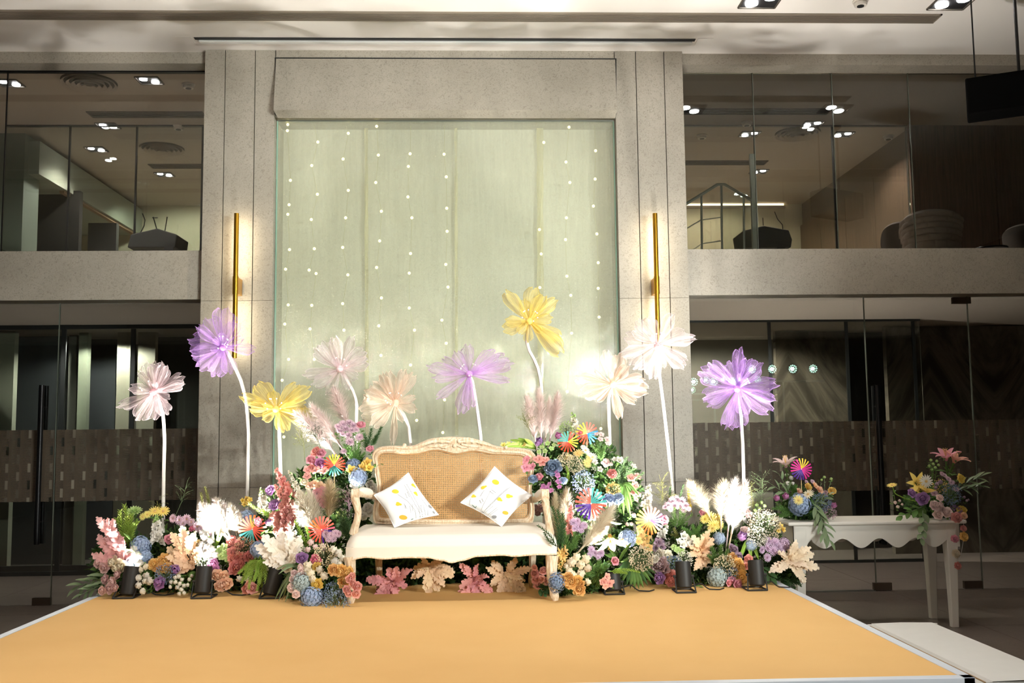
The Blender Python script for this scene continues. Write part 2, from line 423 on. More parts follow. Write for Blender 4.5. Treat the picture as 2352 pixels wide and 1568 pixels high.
# ---- rooms behind the glass
struct(bx('ceiling_upper_rooms', (-9, YB + .3, ZC), (10, 16, ZC + .15), m_inceil), 'dim ceiling of the upper rooms')
struct(bx('floor_upper_left', (-9, YG + .061, zrb0 + .012), (XL, 16, zrb1 - .03), m_inceil), 'slab between the two storeys of the left rooms')
struct(bx('floor_upper_right', (XR, YG + .061, zrb0 + .012), (10, 16, zrb1 - .03), m_inceil), 'slab between the two storeys of the right rooms')
struct(bx('wall_upper_end', (-9, YW, zrb1 - .03), (10, YW + .2, ZC), plain('cream_wall', lin(196, 188, 164), .8)), 'cream end wall of the upper rooms')
struct(bx('wall_lower_end', (-9, 13.6, 0), (10, 13.8, zrb0 + .012), plain('grey_wall', lin(118, 112, 100), .8, var=.08, vscale=2)), 'grey end wall of the lower rooms')
m_frame = plain('black_frame', (.01, .012, .012), .4)
gp = lambda px, py=400: at(px, py, YP).x
window(5, 'inner glass partition of the upper left room', gp(10), gp(462) + .8, zrb1 - .02, ZC, YP, [gp(158), gp(312), gp(464)], m_glass2, .014, m_frame, .01)
window(6, 'inner glass partition of the upper right room', gp(1560) - .6, gp(2088), zrb1 - .02, ZC, YP, [gp(1735), gp(1915)], m_glass2, .01, m_frame, .009)
window(7, 'black framed glass partition of the lower left room', gp(-300, 900), gp(462, 900) + .6, 0, zlb0 + .02, YP, [gp(143, 900), gp(303, 900)], m_glass2, .045, m_frame, .026)
window(8, 'black framed glass partition of the lower right room', gp(1560, 900) - .6, gp(2120, 900), 0, zrb0 + .02, YP, [gp(1772, 900), gp(1950, 900), gp(2128, 900) - .12], m_glass2, .03, m_frame, .018)
bx('bottom_plinth', (-9, YP + .05, 0), (gp(462, 900) + .6, YP + .1, .1), m_frame, None)['kind'] = 'structure'
bpy.data.objects['bottom_plinth'].name = 'baseboard_inner'
bpy.data.objects['baseboard_inner']['label'] = 'dark plinth under the lower left partition'

# wood wall and marble walls
t = NT('wood_panel'); co = t.coord('Object', (14, 14, .7)); nz = t.noise(co, 3, 5, .6, .4)
m_wood = t.done(t.bsdf(t.ramp(nz, [(.3, lin(80, 62, 50)), (.5, lin(104, 84, 68)), (.7, lin(122, 100, 82))]), .45, 0, .35))
ww = bpy.data.objects.new('wall_wood', None); COL.objects.link(ww); struct(ww, 'dark wood panelled wall of the upper right room')
x = gp(2090); wst = 1.03
while x < 9.5:
    MB().box((x + .006, YP - .01, zrb1 - .02), (x + wst - .006, YP + .03, ZC)).build('wood_panel', m_wood, ww, smooth=0); x += wst
bx('dark_joint', (gp(2090), YP + .03, zrb1 - .02), (9.9, YP + .08, ZC), m_dark, ww)
y = YP + .1
while y < YW - .1:
    MB().box((gp(2090) + .02, y + .006, zrb1 - .02), (gp(2090) + .06, min(y + 1.0, YW) - .006, 4.75)).build('wood_panel', m_wood, ww, smooth=0); y += 1.0
bx('dark_joint', (gp(2090) + .06, YP + .1, zrb1 - .02), (gp(2090) + .1, YW, ZC), plain('brown_bulkhead', lin(112, 98, 86), .8), ww)
t = NT('bookmatched_marble'); co = t.coord('Object'); sx = t.n('ShaderNodeSeparateXYZ', {0: co})
mx = t.math('ABSOLUTE', t.math('SUBTRACT', t.math('MODULO', t.math('ADD', sx.outputs[0], 20.), 1.6), .8))
cb = t.n('ShaderNodeCombineXYZ', {0: mx, 1: 0., 2: t.math('MULTIPLY', t.math('ADD', sx.outputs[2], t.math('MULTIPLY', mx, -1.1)), 1.)}).outputs[0]
nz = t.noise(cb, 1.25, 6, .6, .7)
m_marble = t.done(t.bsdf(t.ramp(nz, [(.3, lin(44, 40, 35)), (.45, lin(70, 64, 55)), (.55, lin(112, 103, 89)), (.66, lin(72, 65, 56)), (.8, lin(46, 41, 36))]), .25, 0, .5))
xm0, xm1 = at(1785, 900, 12.4).x, at(1948, 900, 12.4).x
struct(bx('wall_marble_1', (xm0, 12.4, 0), (xm1, 12.5, zrb0), m_marble), 'grey bookmatched marble wall behind the lower right glass')
struct(bx('wall_marble_2', (at(2040, 900, 11.9).x, 11.9, 0), (9.9, 12, zrb0), m_marble), 'dark bookmatched marble wall at the far right')
struct(bx('wall_dark', (at(1950, 900, 12.6).x, 12.6, 0), (at(2045, 900, 12.6).x + .3, 12.7, zrb0), plain('black_wall', (.012, .011, .01), .6)), 'black doorway between the marble walls')
# left rooms: bulkhead, columns and grey wall panels
xb = at(55, 340, YP).x
struct(bx('trim_5', (-9, YP + .4, at(55, 378, YP).z), (xb, YW, at(55, 300, YP).z), plain('sage_bulkhead', lin(150, 154, 140), .8)), 'pale bulkhead running back in the upper left room')
struct(bx('trim_6', (at(12, 400, YP).x - .6, YP + .3, zlb1), (at(55, 400, YP + .3).x, YP + .7, ZC), plain('sage_column', lin(112, 122, 112), .8)), 'grey green column in the upper left room')
struct(bx('trim_7', (at(50, 500, 12.6).x, 12.6, zlb1), (at(182, 500, 12.6).x, 12.7, at(50, 438, 12.6).z), plain('black_wall', (.012, .011, .01), .6)), 'black wall panel in the upper left room')
struct(bx('trim_8', (at(203, 500, 13.6).x, 13.6, zlb1), (at(268, 500, 13.6).x, 13.7, at(203, 512, 13.6).z), plain('charcoal_wall', lin(44, 44, 42), .7)), 'charcoal cupboard block in the upper left room')
struct(bx('trim_9', (at(255, 500, 14).x - .06, YP + 1.2, at(258, 468, 13.2).z - .05), (at(255, 500, 14).x, YW, at(258, 468, 13.2).z + .16), plain('tan_bulkhead', lin(150, 122, 98), .8)), 'tan bulkhead running back in the upper left room')
for i, (p0, p1, y, c) in enumerate(((-40, 26, 11.6, (150, 150, 132)), (28, 150, 12.2, (40, 42, 44)), (152, 172, 12.1, (92, 90, 82)), (175, 196, 12.0, (134, 138, 118)), (196, 262, 12.6, (46, 48, 50)), (264, 300, 12.0, (142, 136, 118)), (312, 352, 12.0, (150, 144, 126)), (353, 470, 12.4, (66, 66, 60)))):
    z1 = zlb0 if p0 not in (175, 264, 312) else at(300, 800, 12).z + .62
    struct(bx('trim_%d' % (10 + i), (at(p0, 1000, y).x, y, 0), (at(p1, 1000, y).x, y + .1, z1), plain('room_panel_%d' % i, lin(*c), .7, var=.06, vscale=3)), 'vertical wall panel behind the lower left glass, number %d from outside' % (i + 1))
# cove light line and slots in upper rooms
m_slot = plain('slot_grey', lin(92, 84, 74), .7)
# ================================================================ ceiling fittings
def slot_vent(name, label, x0, x1, y0, y1, z, nsl, mat, cat='air vent', h=.012):
    t_ = thing(name, label, cat, ((x0 + x1) / 2, y0, z))
    fw = .014
    mb = MB(); mb.box((x0, y0, z - h), (x1, y0 + fw, z)); mb.box((x0, y1 - fw, z - h), (x1, y1, z)); mb.box((x0, y0, z - h), (x0 + fw, y1, z)); mb.box((x1 - fw, y0, z - h), (x1, y1, z))
    mb.build('frame', mat, t_, smooth=0)
    MB().box((x0 + fw, y0 + fw, z - .003), (x1 - fw, y1 - fw, z - .001)).build('dark_slot', m_dark, t_, smooth=0)
    for i in range(nsl):
        y = y0 + fw + (i + .5) * (y1 - y0 - 2 * fw) / nsl
        MB().box((x0 + fw, y - .006, z - h * .9), (x1 - fw, y + .006, z - .003)).build('slat', mat, t_, smooth=0)
    return t_
m_alu = plain('grey_aluminium', lin(150, 140, 126), .5, .2)
pv0, pv1 = atz(1100, 47, ZC), atz(1100, 27, ZC)
slot_vent('linear_vent', 'long grey slatted air vent running across the white hall ceiling', -6.5, atz(2150, 45, ZC).x, pv1.y, pv0.y, ZC, 6, m_alu) if pv1.y < pv0.y else slot_vent('linear_vent', 'long grey slatted air vent running across the white hall ceiling', -6.5, atz(2150, 45, ZC).x, pv0.y, pv1.y, ZC, 6, m_alu)
# projection screen slot
s0, s1 = atz(447, 88, ZC), atz(1594, 96, ZC)
ys = (s0.y + s1.y) / 2
ZS = ZC - .002
ss = thing('screen_slot', 'slim slot with a rolled white projection screen in the ceiling above the niche', 'screen slot', ((s0.x + s1.x) / 2, ys, ZS))
MB().box((s0.x, ys - .05, ZS - .004), (s1.x, ys + .0, ZS)).build('slot', m_dark, ss, smooth=0)
MB().box((s0.x + .03, ys + .0, ZS - .022), (s1.x - .02, ys + .055, ZS)).build('screen_edge', plain('screen_white', lin(244, 244, 240), .6), ss, smooth=0, bev=.006)
MB().box((s0.x - .16, ys - .07, ZS - .003), (s0.x - .02, ys + .09, ZS)).build('access_cover', m_ceil, ss, smooth=0)
MB().box((s1.x + .02, ys - .07, ZS - .003), (s1.x + .16, ys + .09, ZS)).build('access_cover', m_ceil, ss, smooth=0)

m_bulb = emit('downlight_glow', (1, .97, .95), 60)
m_bulb_in = emit('room_downlight_glow', (1, .95, .97), 40)
m_can = plain('downlight_frame', lin(90, 84, 76), .5, .3)
def twin(px, py, zc, label, power, col=(1, .9, .78), size=1., group=None, angle=100, glow=None):
    p = atz(px, py, zc)
    t_ = thing('twin_downlight', label, 'downlight', (p.x, p.y, zc), group)
    h = .075 * size
    mb = MB()
    for s_ in (-1, 1):
        mb.box((p.x - 2.1 * h, p.y + s_ * h * 1.9 - .006, zc - .012), (p.x + 2.1 * h, p.y + s_ * h * 1.9 + .006, zc))
        mb.box((p.x + s_ * 2.1 * h - .006, p.y - h * 1.9, zc - .012), (p.x + s_ * 2.1 * h + .006, p.y + h * 1.9, zc))
    mb.build('frame', m_can, t_, smooth=0)
    MB().box((p.x - 2.1 * h, p.y - h * 1.9, zc - .003), (p.x + 2.1 * h, p.y + h * 1.9, zc - .001)).build('recess', m_dark, t_, smooth=0)
    for s_ in (-1, 1):
        MB().lathe([(.7 * h, -.013), (.7 * h, -.004)], 14, (p.x + s_ * .85 * h, p.y + s_ * (1 if p.x < 0 else -1) * .8 * h, zc)).build('lamp', glow or m_bulb, t_)
    lamp('downlight_beam', 'SPOT', (p.x, p.y, zc - .06), (p.x, p.y, 0), power, col, .06, angle, .6)
    return t_
hall = [(1748, 0, 'recessed twin downlight at the top edge of the picture right of the centre'),
        (2188, 4, 'recessed twin downlight in the ceiling above the hanging speaker')]
for px, py, lab in hall: twin(px, py, ZC, lab, P_DOWN * .25)
for i in range(3):      # the rest of the hall grid, over and behind the camera
    for j in range(3):
        x, y = -4.2 + i * 2.9, -3.6 + j * 4.35
        lamp('hall_downlight_beam', 'SPOT', (x, y, ZC - .05), (x, y, 0), P_DOWN * 1.75, (1, .95, .89), .1, 110, .8)
def smoke(px, py, zc, label, mat):
    p = atz(px, py, zc)
    t_ = thing('smoke_detector', label, 'smoke detector', (p.x, p.y, zc))
    MB().lathe([(.05, -.045), (.055, -.03), (.055, -.02), (.04, -.018), (.065, -.012), (.065, 0)], 18, p).build('housing', mat, t_)
    MB().lathe([(.03, -.05), (.03, -.044)], 12, p).build('sensor', m_dark, t_)
m_smk = plain('offwhite_plastic', lin(220, 214, 204), .5)
smoke(1976, 2, ZC, 'white smoke detector on the hall ceiling between two downlights', m_smk)
smoke(433, 193, ZC, 'smoke detector behind the upper left glass near the stone wall', m_smk)
smoke(410, 289, ZC, 'smoke detector behind the inner partition of the upper left room', m_smk)
smoke(1612, 310, ZC, 'small smoke detector on the ceiling behind the upper right glass beside the stone wall', m_smk)
smoke(1715, 280, ZC, 'smoke detector behind the upper right glass above a lit downlight', m_smk)
smoke(2040, 312, ZC, 'smoke detector behind the upper right glass near the wood wall', m_smk)
for px, py, lab in ((22, 190, 'lit twin downlight at the far left of the upper left room'), (343, 184, 'lit twin downlight beside the round vent in the upper left room'),
                    (248, 288, 'lit twin downlight just under the partition rail, upper left'), (221, 342, 'brightest twin downlight in the middle pane of the upper left partition'),
                    (378, 400, 'lowest lit twin downlight behind the upper left glass'),
                    (1722, 307, 'lit twin downlight left of the round vent, upper right'), (1866, 284, 'lit twin downlight directly above the round vent, upper right'),
                    (1936, 308, 'lit twin downlight right of the round vent, upper right'), (1743, 393, 'lit twin downlight beside the tall steel post, upper right')):
    twin(px, py, ZC, lab, P_IN, (1, .9, .82), .72, None, 140, m_bulb_in)
def round_vent(px, py, zc, label, r=.27):
    p = atz(px, py, zc); t_ = thing('round_vent', label, 'air vent', (p.x, p.y, zc))
    MB().lathe([(r, -.004), (r, -.001)], 32, p).build('dark_plate', m_slot, t_)
    for k in range(5):
        q = r * (1 - k * .19)
        MB().lathe([(q - .03, -.012 - k * .006), (q - .004, -.03 - k * .006), (q, -.03 - k * .006), (q - .022, -.004)], 32, p, caps=False).build('ring', m_inceil, t_)
round_vent(205, 188, ZC, 'round ringed air vent in the ceiling of the upper left room'); round_vent(372, 340, ZC, 'round air vent seen through the inner partition, upper left')
round_vent(1832, 305, ZC, 'round ringed air vent in the ceiling of the upper right room')
for px0, px1, py, lab in ((205, 470, 262, 'dark slot vent above the partition rail, upper left'), (345, 470, 381, 'dark slot vent behind the partition, upper left'), (1560, 1905, 255, 'long slot vent behind the upper right glass'), (1560, 1760, 373, 'short slot vent behind the tall steel post, upper right')):
    p, q = atz(px0, py, ZC), atz(px1, py, ZC)
    slot_vent('slot_vent', lab, p.x, q.x, p.y - .1, p.y + .1, ZC, 3, m_slot)
# warm cove line at the end wall of the upper right room
p, q = at(1560, 471, YW - .05), at(1800, 471, YW - .05)
cv = thing('cove_light', 'thin warm light line on the end wall of the upper right room', 'light', (p.x, YW - .05, p.z))
MB().box((p.x - .3, YW - .06, p.z - .02), (q.x, YW - .01, p.z + .02)).build('light_strip', emit('cove_glow', (1, .78, .5), 3.5), cv, smooth=0)
MB().box((p.x - .3, YW - .1, p.z - .05), (q.x + .02, YW - .01, p.z - .02)).build('ledge', m_inceil, cv, smooth=0)
lamp('end_wall_beam', 'SPOT', (at(1650, 520, 14).x, 13.9, ZC - .04), (at(1650, 520, 14).x, 14.6, 3), 70, (1, .88, .66), .03, 150, .4)
lamp('end_wall_beam', 'SPOT', (at(400, 520, 14).x, 13.9, ZC - .04), (at(400, 520, 14).x, 14.6, 3), 70, (.95, 1, .84), .03, 150, .4)
lamp('low_room_fill', 'SPOT', (-4.4, 11.7, 2.66), (-4.4, 11.7, 0), 96, (.95, .97, .9), .03, 165, .3)  # added spots without fittings, they brighten the lower rooms
lamp('low_room_fill', 'SPOT', (-4.6, 10.2, 2.68), (-4.6, 10.2, 0), 80, (.98, .95, .88), .03, 165, .3)
lamp('low_room_fill', 'SPOT', (2.7, 11.75, 2.66), (2.7, 12.2, 0), 420, (1, .95, .86), .03, 165, .3)
lamp('low_room_fill', 'SPOT', (3.0, 10.2, 2.68), (3.0, 10.2, 0), 170, (1, .92, .82), .03, 165, .3)

lamp('low_room_bounce_fill', 'SPOT', (3.1, 10.3, .5), (3.2, 10.3, 3), 120, (1, .93, .84), .05, 140, .6)  # added unseen upward spots, standing for light bounced onto the slab above
lamp('low_room_bounce_fill', 'SPOT', (-4.2, 10.3, .5), (-4.2, 10.3, 3), 35, (1, .95, .88), .05, 140, .6)
# ================================================================ upper right room: rail, chairs, tables, boxes
YR = 10.3
def rp(px, py, y=YR): return at(px, py, y)
rl = thing('steel_stair_rail', 'steel and glass stair rail standing behind the upper right glass', 'railing', V3((rp(1660, 570).x, YR, zrb1 - .03)))
m_sage = plain('sage_steel', lin(178, 186, 174), .35, .5)
def bar(name, pts, w, par, mat=None): return MB().tube([rp(*p) for p in pts], w, 6).build(name, mat or m_sage, par)
bar('handrail', [(1560, 478), (1648, 424), (1664, 424), (1730, 462)], .018, rl)
for px, py in ((1611, 445), (1657, 426), (1708, 452)): MB().tube([rp(px, py), V3((rp(px, 570).x, YR, zrb1 - .03))], .012, 6).build('post', m_sage, rl)
p = rp(1727, 354); q = rp(1730, 572)
MB().box((p.x - .028, YR - .02, zrb1 - .03), (p.x + .028, YR + .02, p.z)).build('tall_post', m_sage, rl, smooth=0)
bar('cable', [(1560, 534), (1611, 505), (1655, 499)], .006, rl); bar('cable', [(1590, 575), (1611, 560), (1655, 553)], .006, rl)
p = rp(1658, 430); q = rp(1727, 572)
MB().box((p.x, YR - .004, q.z), (q.x, YR + .004, rp(1690, 442).z)).build('pane', m_glass2, rl, smooth=0)

def hang_box(pts_px, y, label, wires):
    """reflection of a hanging loudspeaker, built as a wedge-topped box"""
    P = [at(px, py, y) for px, py in pts_px]
    t_ = thing('speaker_reflection', label, 'speaker', (sum(p.x for p in P) / len(P), y, min(p.z for p in P)))  # solid box put in for a speaker mirrored in the glass
    MB().prism([(p.x, p.z) for p in P][::-1], y, y + .45).build('cabinet', plain('charcoal_box', lin(40, 42, 40), .6), t_, smooth=0, bev=.01)
    a, b = at(pts_px[0][0] + 78, pts_px[0][1] + 20, y), at(pts_px[0][0] + 98, pts_px[0][1] + 42, y)
    MB().box((a.x, y - .006, b.z), (b.x, y + .004, a.z)).build('rear_plate', plain('darker_box', lin(22, 24, 24), .5), t_, smooth=0)
    for w in wires: MB().tube([at(px, py, y + .1) for px, py in w], .006, 5).build('hanging_wire', m_black, t_)
hang_box([(300, 538), (360, 524), (406, 538), (402, 568), (292, 568)], 10.9, 'reflected charcoal wedge speaker built as a box behind the upper left glass', [[(327, 490), (333, 505), (331, 518), (322, 536)], [(352, 498), (360, 526)], [(384, 498), (379, 530)], [(350, 500), (362, 500)]])
hang_box([(1706, 530), (1756, 518), (1812, 528), (1820, 550), (1817, 568), (1712, 568)], 10.9, 'reflected dark wedge speaker built as a box beside the tall steel post, upper right', [[(1779, 486), (1786, 503), (1797, 516), (1798, 528)], [(1752, 500), (1753, 518)]])

m_vel = plain('grey_quilted_velvet', lin(192, 178, 166), .85, var=.08, vscale=60)
m_vel2 = plain('dark_grey_velvet', lin(104, 96, 88), .85)
def tub(x0, x1, ptop, label, y, mat, swing=0., quilt=True):
    a, b = at(x0, 570, y), at(x1, 570, y); zt = at((x0 + x1) / 2, ptop, y).z; zf = zrb1 - .03
    cx, r = (a.x + b.x) / 2, (b.x - a.x) / 2
    t_ = thing('tub_chair', label, 'chair', (cx, y + r, zf))
    def sh(u, v, rr=0.):
        th = pi * (1.05 + v * 1.35) - pi * .22 + swing
        h = zf + .14 + (zt - zf - .14) * (u ** .8) * (.52 + .48 * sin(min(pi, max(0, v ** .7 * pi))) ** .6)
        q = r * (.86 + .14 * u) + rr
        if quilt: q += .022 * sqrt(abs(sin(v * 30 + int(u * 6) * pi / 2) * sin(u * 6 * pi))) * (1 if rr >= 0 else 0)
        return (cx + q * cos(th), y + r + q * sin(th), h)
    mb = MB(); mb.grid(42, 120, lambda u, v: sh(u, v)); mb.grid(14, 44, lambda u, v: sh(u, 1 - v, -.06))
    mb.build('shell_back', mat, t_)
    MB().tube([V3(sh(1, k / 30, -.03)) for k in range(31)], .022, 8).build('piping', plain('piping_grey', lin(176, 166, 156), .8), t_)
    MB().lathe([(r * .8, .2), (r * .84, .24), (r * .84, .28), (r * .7, .32)], 24, (cx, y + r, zf)).build('seat_cushion', mat, t_)
    MB().lathe([(r * .9, .08), (r * .93, .1), (r * .9, .14)], 24, (cx, y + r, zf)).build('seat_ring', m_black, t_)
    for k in range(4):
        th = pi / 4 + k * pi / 2
        MB().tube([(cx + r * .5 * cos(th), y + r + r * .5 * sin(th), zf + .09), (cx + r * .8 * cos(th), y + r + r * .8 * sin(th), zf)], [.018, .012], 6).build('leg', m_black, t_)
tub(2106, 2240, 482, 'grey quilted tub chair standing at the upper right glass', 9.55, m_vel)
tub(2040, 2112, 512, 'smaller dark tub chair half hidden by the quilted chair', 10.35, m_vel2, .4, False)
tub(2338, 2440, 515, 'tub chair cut off by the right edge of the picture, upstairs', 9.8, m_vel2, 0, False)
c = at(2300, 560, 9.7)
tb = thing('round_side_table', 'low round dark table between the upstairs chairs', 'table', (c.x, 9.7, zrb1 - .03))
MB().lathe([(.16, -.02), (.165, -.008), (.16, 0)], 24, (c.x, 9.9, c.z)).build('table_top', m_black, tb); MB().tube([(c.x, 9.9, zrb1 - .03), (c.x, 9.9, c.z - .02)], .018, 8).build('post', m_black, tb); MB().lathe([(.14, 0), (.13, .012)], 20, (c.x, 9.9, zrb1 - .03)).build('foot_plate', m_black, tb)

# ================================================================ hanging speaker, mirrored exit sign, sconces
YSP = 7.4
P = [at(2216, 174, YSP), at(2224, 264, YSP)]
w_ = .62; ang = rad(-28)
sp = thing('hanging_speaker', 'black loudspeaker hanging from the ceiling at the top right', 'speaker', (P[0].x, YSP, P[1].z))
dx, dy = w_ * cos(ang), w_ * sin(ang); nx, ny = -sin(ang) * .25, cos(ang) * .25
zt, zb = P[0].z + .01, P[1].z + .03
V = [(0, 0, 0), (dx, dy, 0), (dx + nx, dy + ny, 0), (nx, ny, 0)]
VV = [(x, y, 0) for x, y, _ in V] + [(x, y, zt - zb) for x, y, _ in V]
MB().add(VV, [(3, 2, 1, 0), (4, 5, 6, 7), (0, 1, 5, 4), (1, 2, 6, 5), (2, 3, 7, 6), (3, 0, 4, 7)]).build('cabinet', plain('speaker_black', (.004, .004, .004), .95, 0, .02), sp, world=False, smooth=0, bev=.012)
k = .04
GV = [(dx * a - nx * .02, dy * a - ny * .02, z) for a, z in ((k, .02), (1 - k, .02), (1 - k, zt - zb - .02), (k, zt - zb - .02))]
MB().add(GV + [(x + nx * .02, y + ny * .02, z) for x, y, z in GV], [(0, 1, 2, 3), (0, 4, 5, 1), (1, 5, 6, 2), (2, 6, 7, 3), (3, 7, 4, 0)]).build('front_grille', plain('speaker_grille', (.003, .003, .003), .95, 0, .02), sp, world=False, smooth=0)
for a in (.12, .62):
    x, y = dx * a + nx * .4, dy * a + ny * .4
    MB().tube([(x, y, zt - zb), (x, y, ZC - zb)], .006 if a < .5 else .012, 6).build('suspension_cable', m_black, sp, world=False)
MB().box((dx * .62 + nx * .4 - .04, dy * .62 + ny * .4 - .04, ZC - zb - .03), (dx * .62 + nx * .4 + .04, dy * .62 + ny * .4 + .04, ZC - zb)).build('ceiling_hook', m_black, sp, world=False, smooth=0)

p, q = at(2264, 1272, 11.8), at(2298, 1285, 11.8)
ex = thing('exit_sign_reflection', 'small green exit sign reflection built as a lit box low at the right', 'sign', (p.x, 11.8, q.z))  # sign mirrored in the glass, built here as a small glowing box
MB().box((p.x, 11.8, q.z), (q.x, 11.86, p.z)).build('sign_box', emit('exit_green', lin(96, 190, 110), .35), ex, smooth=0)
w_, h_ = q.x - p.x, p.z - q.z
mb = MB(); yy = 11.797
def sq(a, b, c_, d_): mb.box((p.x + w_ * a, yy, q.z + h_ * b), (p.x + w_ * c_, yy + .002, q.z + h_ * d_))
sq(.28, .18, .62, .82); mb.build('pictogram_panel', plain('exit_dark', (.01, .03, .015), .5), ex, smooth=0)
mb = MB(); yy = 11.794
sq(.31, .46, .42, .56); mb.add([(p.x + w_ * .30, yy, q.z + h_ * .51), (p.x + w_ * .35, yy, q.z + h_ * .36), (p.x + w_ * .35, yy, q.z + h_ * .66)], [(0, 1, 2)])
sq(.50, .3, .54, .7); sq(.46, .55, .58, .6); mb.build('pictogram', emit('exit_green', lin(96, 190, 110), .35), ex, smooth=0)

m_gold = plain('brushed_gold', lin(214, 160, 50), .28, .9)
for px, lab in ((541, 'tall gold tube wall light on the stone wall left of the niche'), (1508.5, 'tall gold tube wall light on the stone wall right of the niche')):
    yr = YC - .17
    tpt = at(px, 490, yr); md = at(px, 655, yr); x = md.x; zlo = 2 * md.z - tpt.z
    s_ = thing('gold_wall_light', lab, 'wall light', (x, YC, zlo))
    MB().tube([(x, yr, zlo), (x, yr, tpt.z)], .022, 14).build('tube', m_gold, s_)
    MB().tube([(x, yr, md.z - .08), (x, yr, md.z + .08)], .026, 14).build('sleeve', m_gold, s_)
    MB().box((x - .022, yr + .01, md.z - .075), (x + .022, YC - .006, md.z + .075)).build('wall_bracket', m_gold, s_, smooth=0, bev=.004)
    for z0, z1 in ((zlo + .02, md.z - .1), (md.z + .1, tpt.z - .02)):
        MB().box((x - .016, yr + .02, z0), (x + .016, yr + .026, z1)).build('led_strip', emit('warm_led', (1, .82, .56), E_SCONCE), s_, smooth=0)

# ================================================================ lighting stands right and left of the camera (seen as reflections)
def par_stand(x, y, z, n, label, power, col, gap=.42, aim=(-.6, 8.9, 2.3), glow=(.55, 1, .8), gstr=14, green=True):
    t_ = thing('light_stand', label, 'light stand', (x, y, 0))
    MB().tube([(x, y, .1), (x, y, z - .25)], [.025, .018], 8).build('pole', m_steel, t_)
    for k in range(3):
        th = 2 * pi * k / 3
        MB().tube([(x, y, .55), (x + .55 * cos(th), y + .55 * sin(th), .015)], .014, 6).build('leg', m_steel, t_)
    MB().tube([(x - gap * n / 2, y, z - .25), (x + gap * n / 2, y, z - .25)], .02, 8).build('cross_bar', m_steel, t_)
    for k in range(n):
        cx = x + (k - (n - 1) / 2) * gap; c_ = V3((cx, y, z)); d = (V3(aim) - c_).normalized(); qd = d.to_track_quat('Z', 'Y')
        b_ = bpy.data.objects.new('par_head', MB().lathe([(.06, -.16), (.11, -.12), (.125, 0), (.115, .01), (.1, .0)], 20).mesh('par_head', m_black)); COL.objects.link(b_)
        b_.parent = t_; b_.location = c_ - V3((x, y, 0)); b_.rotation_mode = 'QUATERNION'; b_.rotation_quaternion = qd
        mb = MB()
        for r_, m_ in ((0, 1), (.036, 6), (.072, 12)):
            for j in range(m_): mb.lathe([(.013, .004), (.013, .008)], 8, (r_ * cos(2 * pi * j / m_), r_ * sin(2 * pi * j / m_), 0))
        e_ = mb.build('led_array', emit('led_' + label[:6], glow, gstr), b_, world=False)
        MB().tube([(-.14, 0, -.06), (-.14, 0, -.02), (-.14, 0, .02)], .01, 6).build('yoke', m_black, b_, world=False)
        lamp('par_beam', 'SPOT', c_ + d * .05, aim, power, col, .03, 40, 1.)
pr = at(1798, 847, 2 * YG + 1.2)
par_stand(pr.x, -1.2, pr.z, 4, 'lighting stand with four round LED lamps right of the camera', P_PAR, (.97, 1, .95))
pr2 = at(1640, 876, 2 * YG + 1.8)
par_stand(pr2.x, -1.8, pr2.z, 3, 'lighting stand with three round LED lamps beside the other stand', P_PAR, (.97, 1, .95))
par_stand(-3.4, -1.5, 3.2, 2, 'warm lighting stand with two lamps left of the camera', P_WARM, (1, .90, .78), aim=(-.3, 6.8, .7), glow=(1, .8, .6), gstr=40)
# ================================================================ stage
t = NT('mustard_carpet'); co = t.coord('Object'); nz = t.noise(co, 260, 2); n2 = t.noise(co, 2.2, 3)
m_carpet = t.done(t.bsdf(t.mixc(n2, lin(234, 188, 122), lin(243, 199, 134)), .9, 0, .1, bump=nz, bs=.15))
m_edge = plain('white_edge_tape', lin(222, 228, 238), .5, var=.03, vscale=9)
m_skirt = plain('stage_skirt', lin(226, 224, 222), .8)
sg = thing('stage', 'low wide stage covered in mustard yellow carpet with white edge strips', 'stage', (0, SY0, 0))
MB().box((SX0 + .05, SY0 + .05, ST - .012), (SX1 - .05, SY1, ST)).build('carpet', m_carpet, sg, smooth=0)
MB().box((SX0 + .01, SY0 + .01, 0), (SX1 - .01, SY1, ST - .012)).build('skirt', m_skirt, sg, smooth=0)
MB().box((SX0, SY0, ST - .05), (SX0 + .05, SY1, ST + .003)).build('edge_strip', m_edge, sg, smooth=0, bev=.003)
MB().box((SX1 - .05, SY0, ST - .05), (SX1, SY1, ST + .003)).build('edge_strip', m_edge, sg, smooth=0, bev=.003)
MB().box((SX0, SY0, ST - .05), (SX1, SY0 + .05, ST + .003)).build('edge_strip', m_edge, sg, smooth=0, bev=.003)
# step covered in white cloth
zs_ = .30
c0, c1, c2, c3 = atz(2018, 1432, zs_), atz(2140, 1428, zs_), atz(2352, 1528, zs_), atz(2238, 1556, zs_)
sx0, sx1, sy0, sy1 = 2.42, 2.86, 4.72, (c0.y + c1.y) / 2
stp = thing('cloth_covered_step', 'long low step wrapped in white cloth beside the right edge of the stage', 'step', ((sx0 + sx1) / 2, sy0, 0))
def stepf(u, v):      # wraps from left hem over the top to the right hem
    y = sy0 + (sy1 - sy0) * u
    pr_ = [(sx0 - .02, .0), (sx0 - .012, zs_ * .5), (sx0, zs_ - .03), (sx0 + .03, zs_), ((sx0 + sx1) / 2, zs_ + .004), (sx1 - .03, zs_), (sx1, zs_ - .03), (sx1 + .012, zs_ * .5), (sx1 + .02, 0)]
    k = min(len(pr_) - 2, int(v * (len(pr_) - 1))); f_ = v * (len(pr_) - 1) - k
    x = pr_[k][0] * (1 - f_) + pr_[k + 1][0] * f_; z = pr_[k][1] * (1 - f_) + pr_[k + 1][1] * f_
    if z < zs_ - .02: x += .012 * sin(u * 46 + 2 * sin(u * 17)) * (1 - z / zs_) ** .5
    return (x, y, z)
mb = MB(); mb.grid(60, 24, stepf)
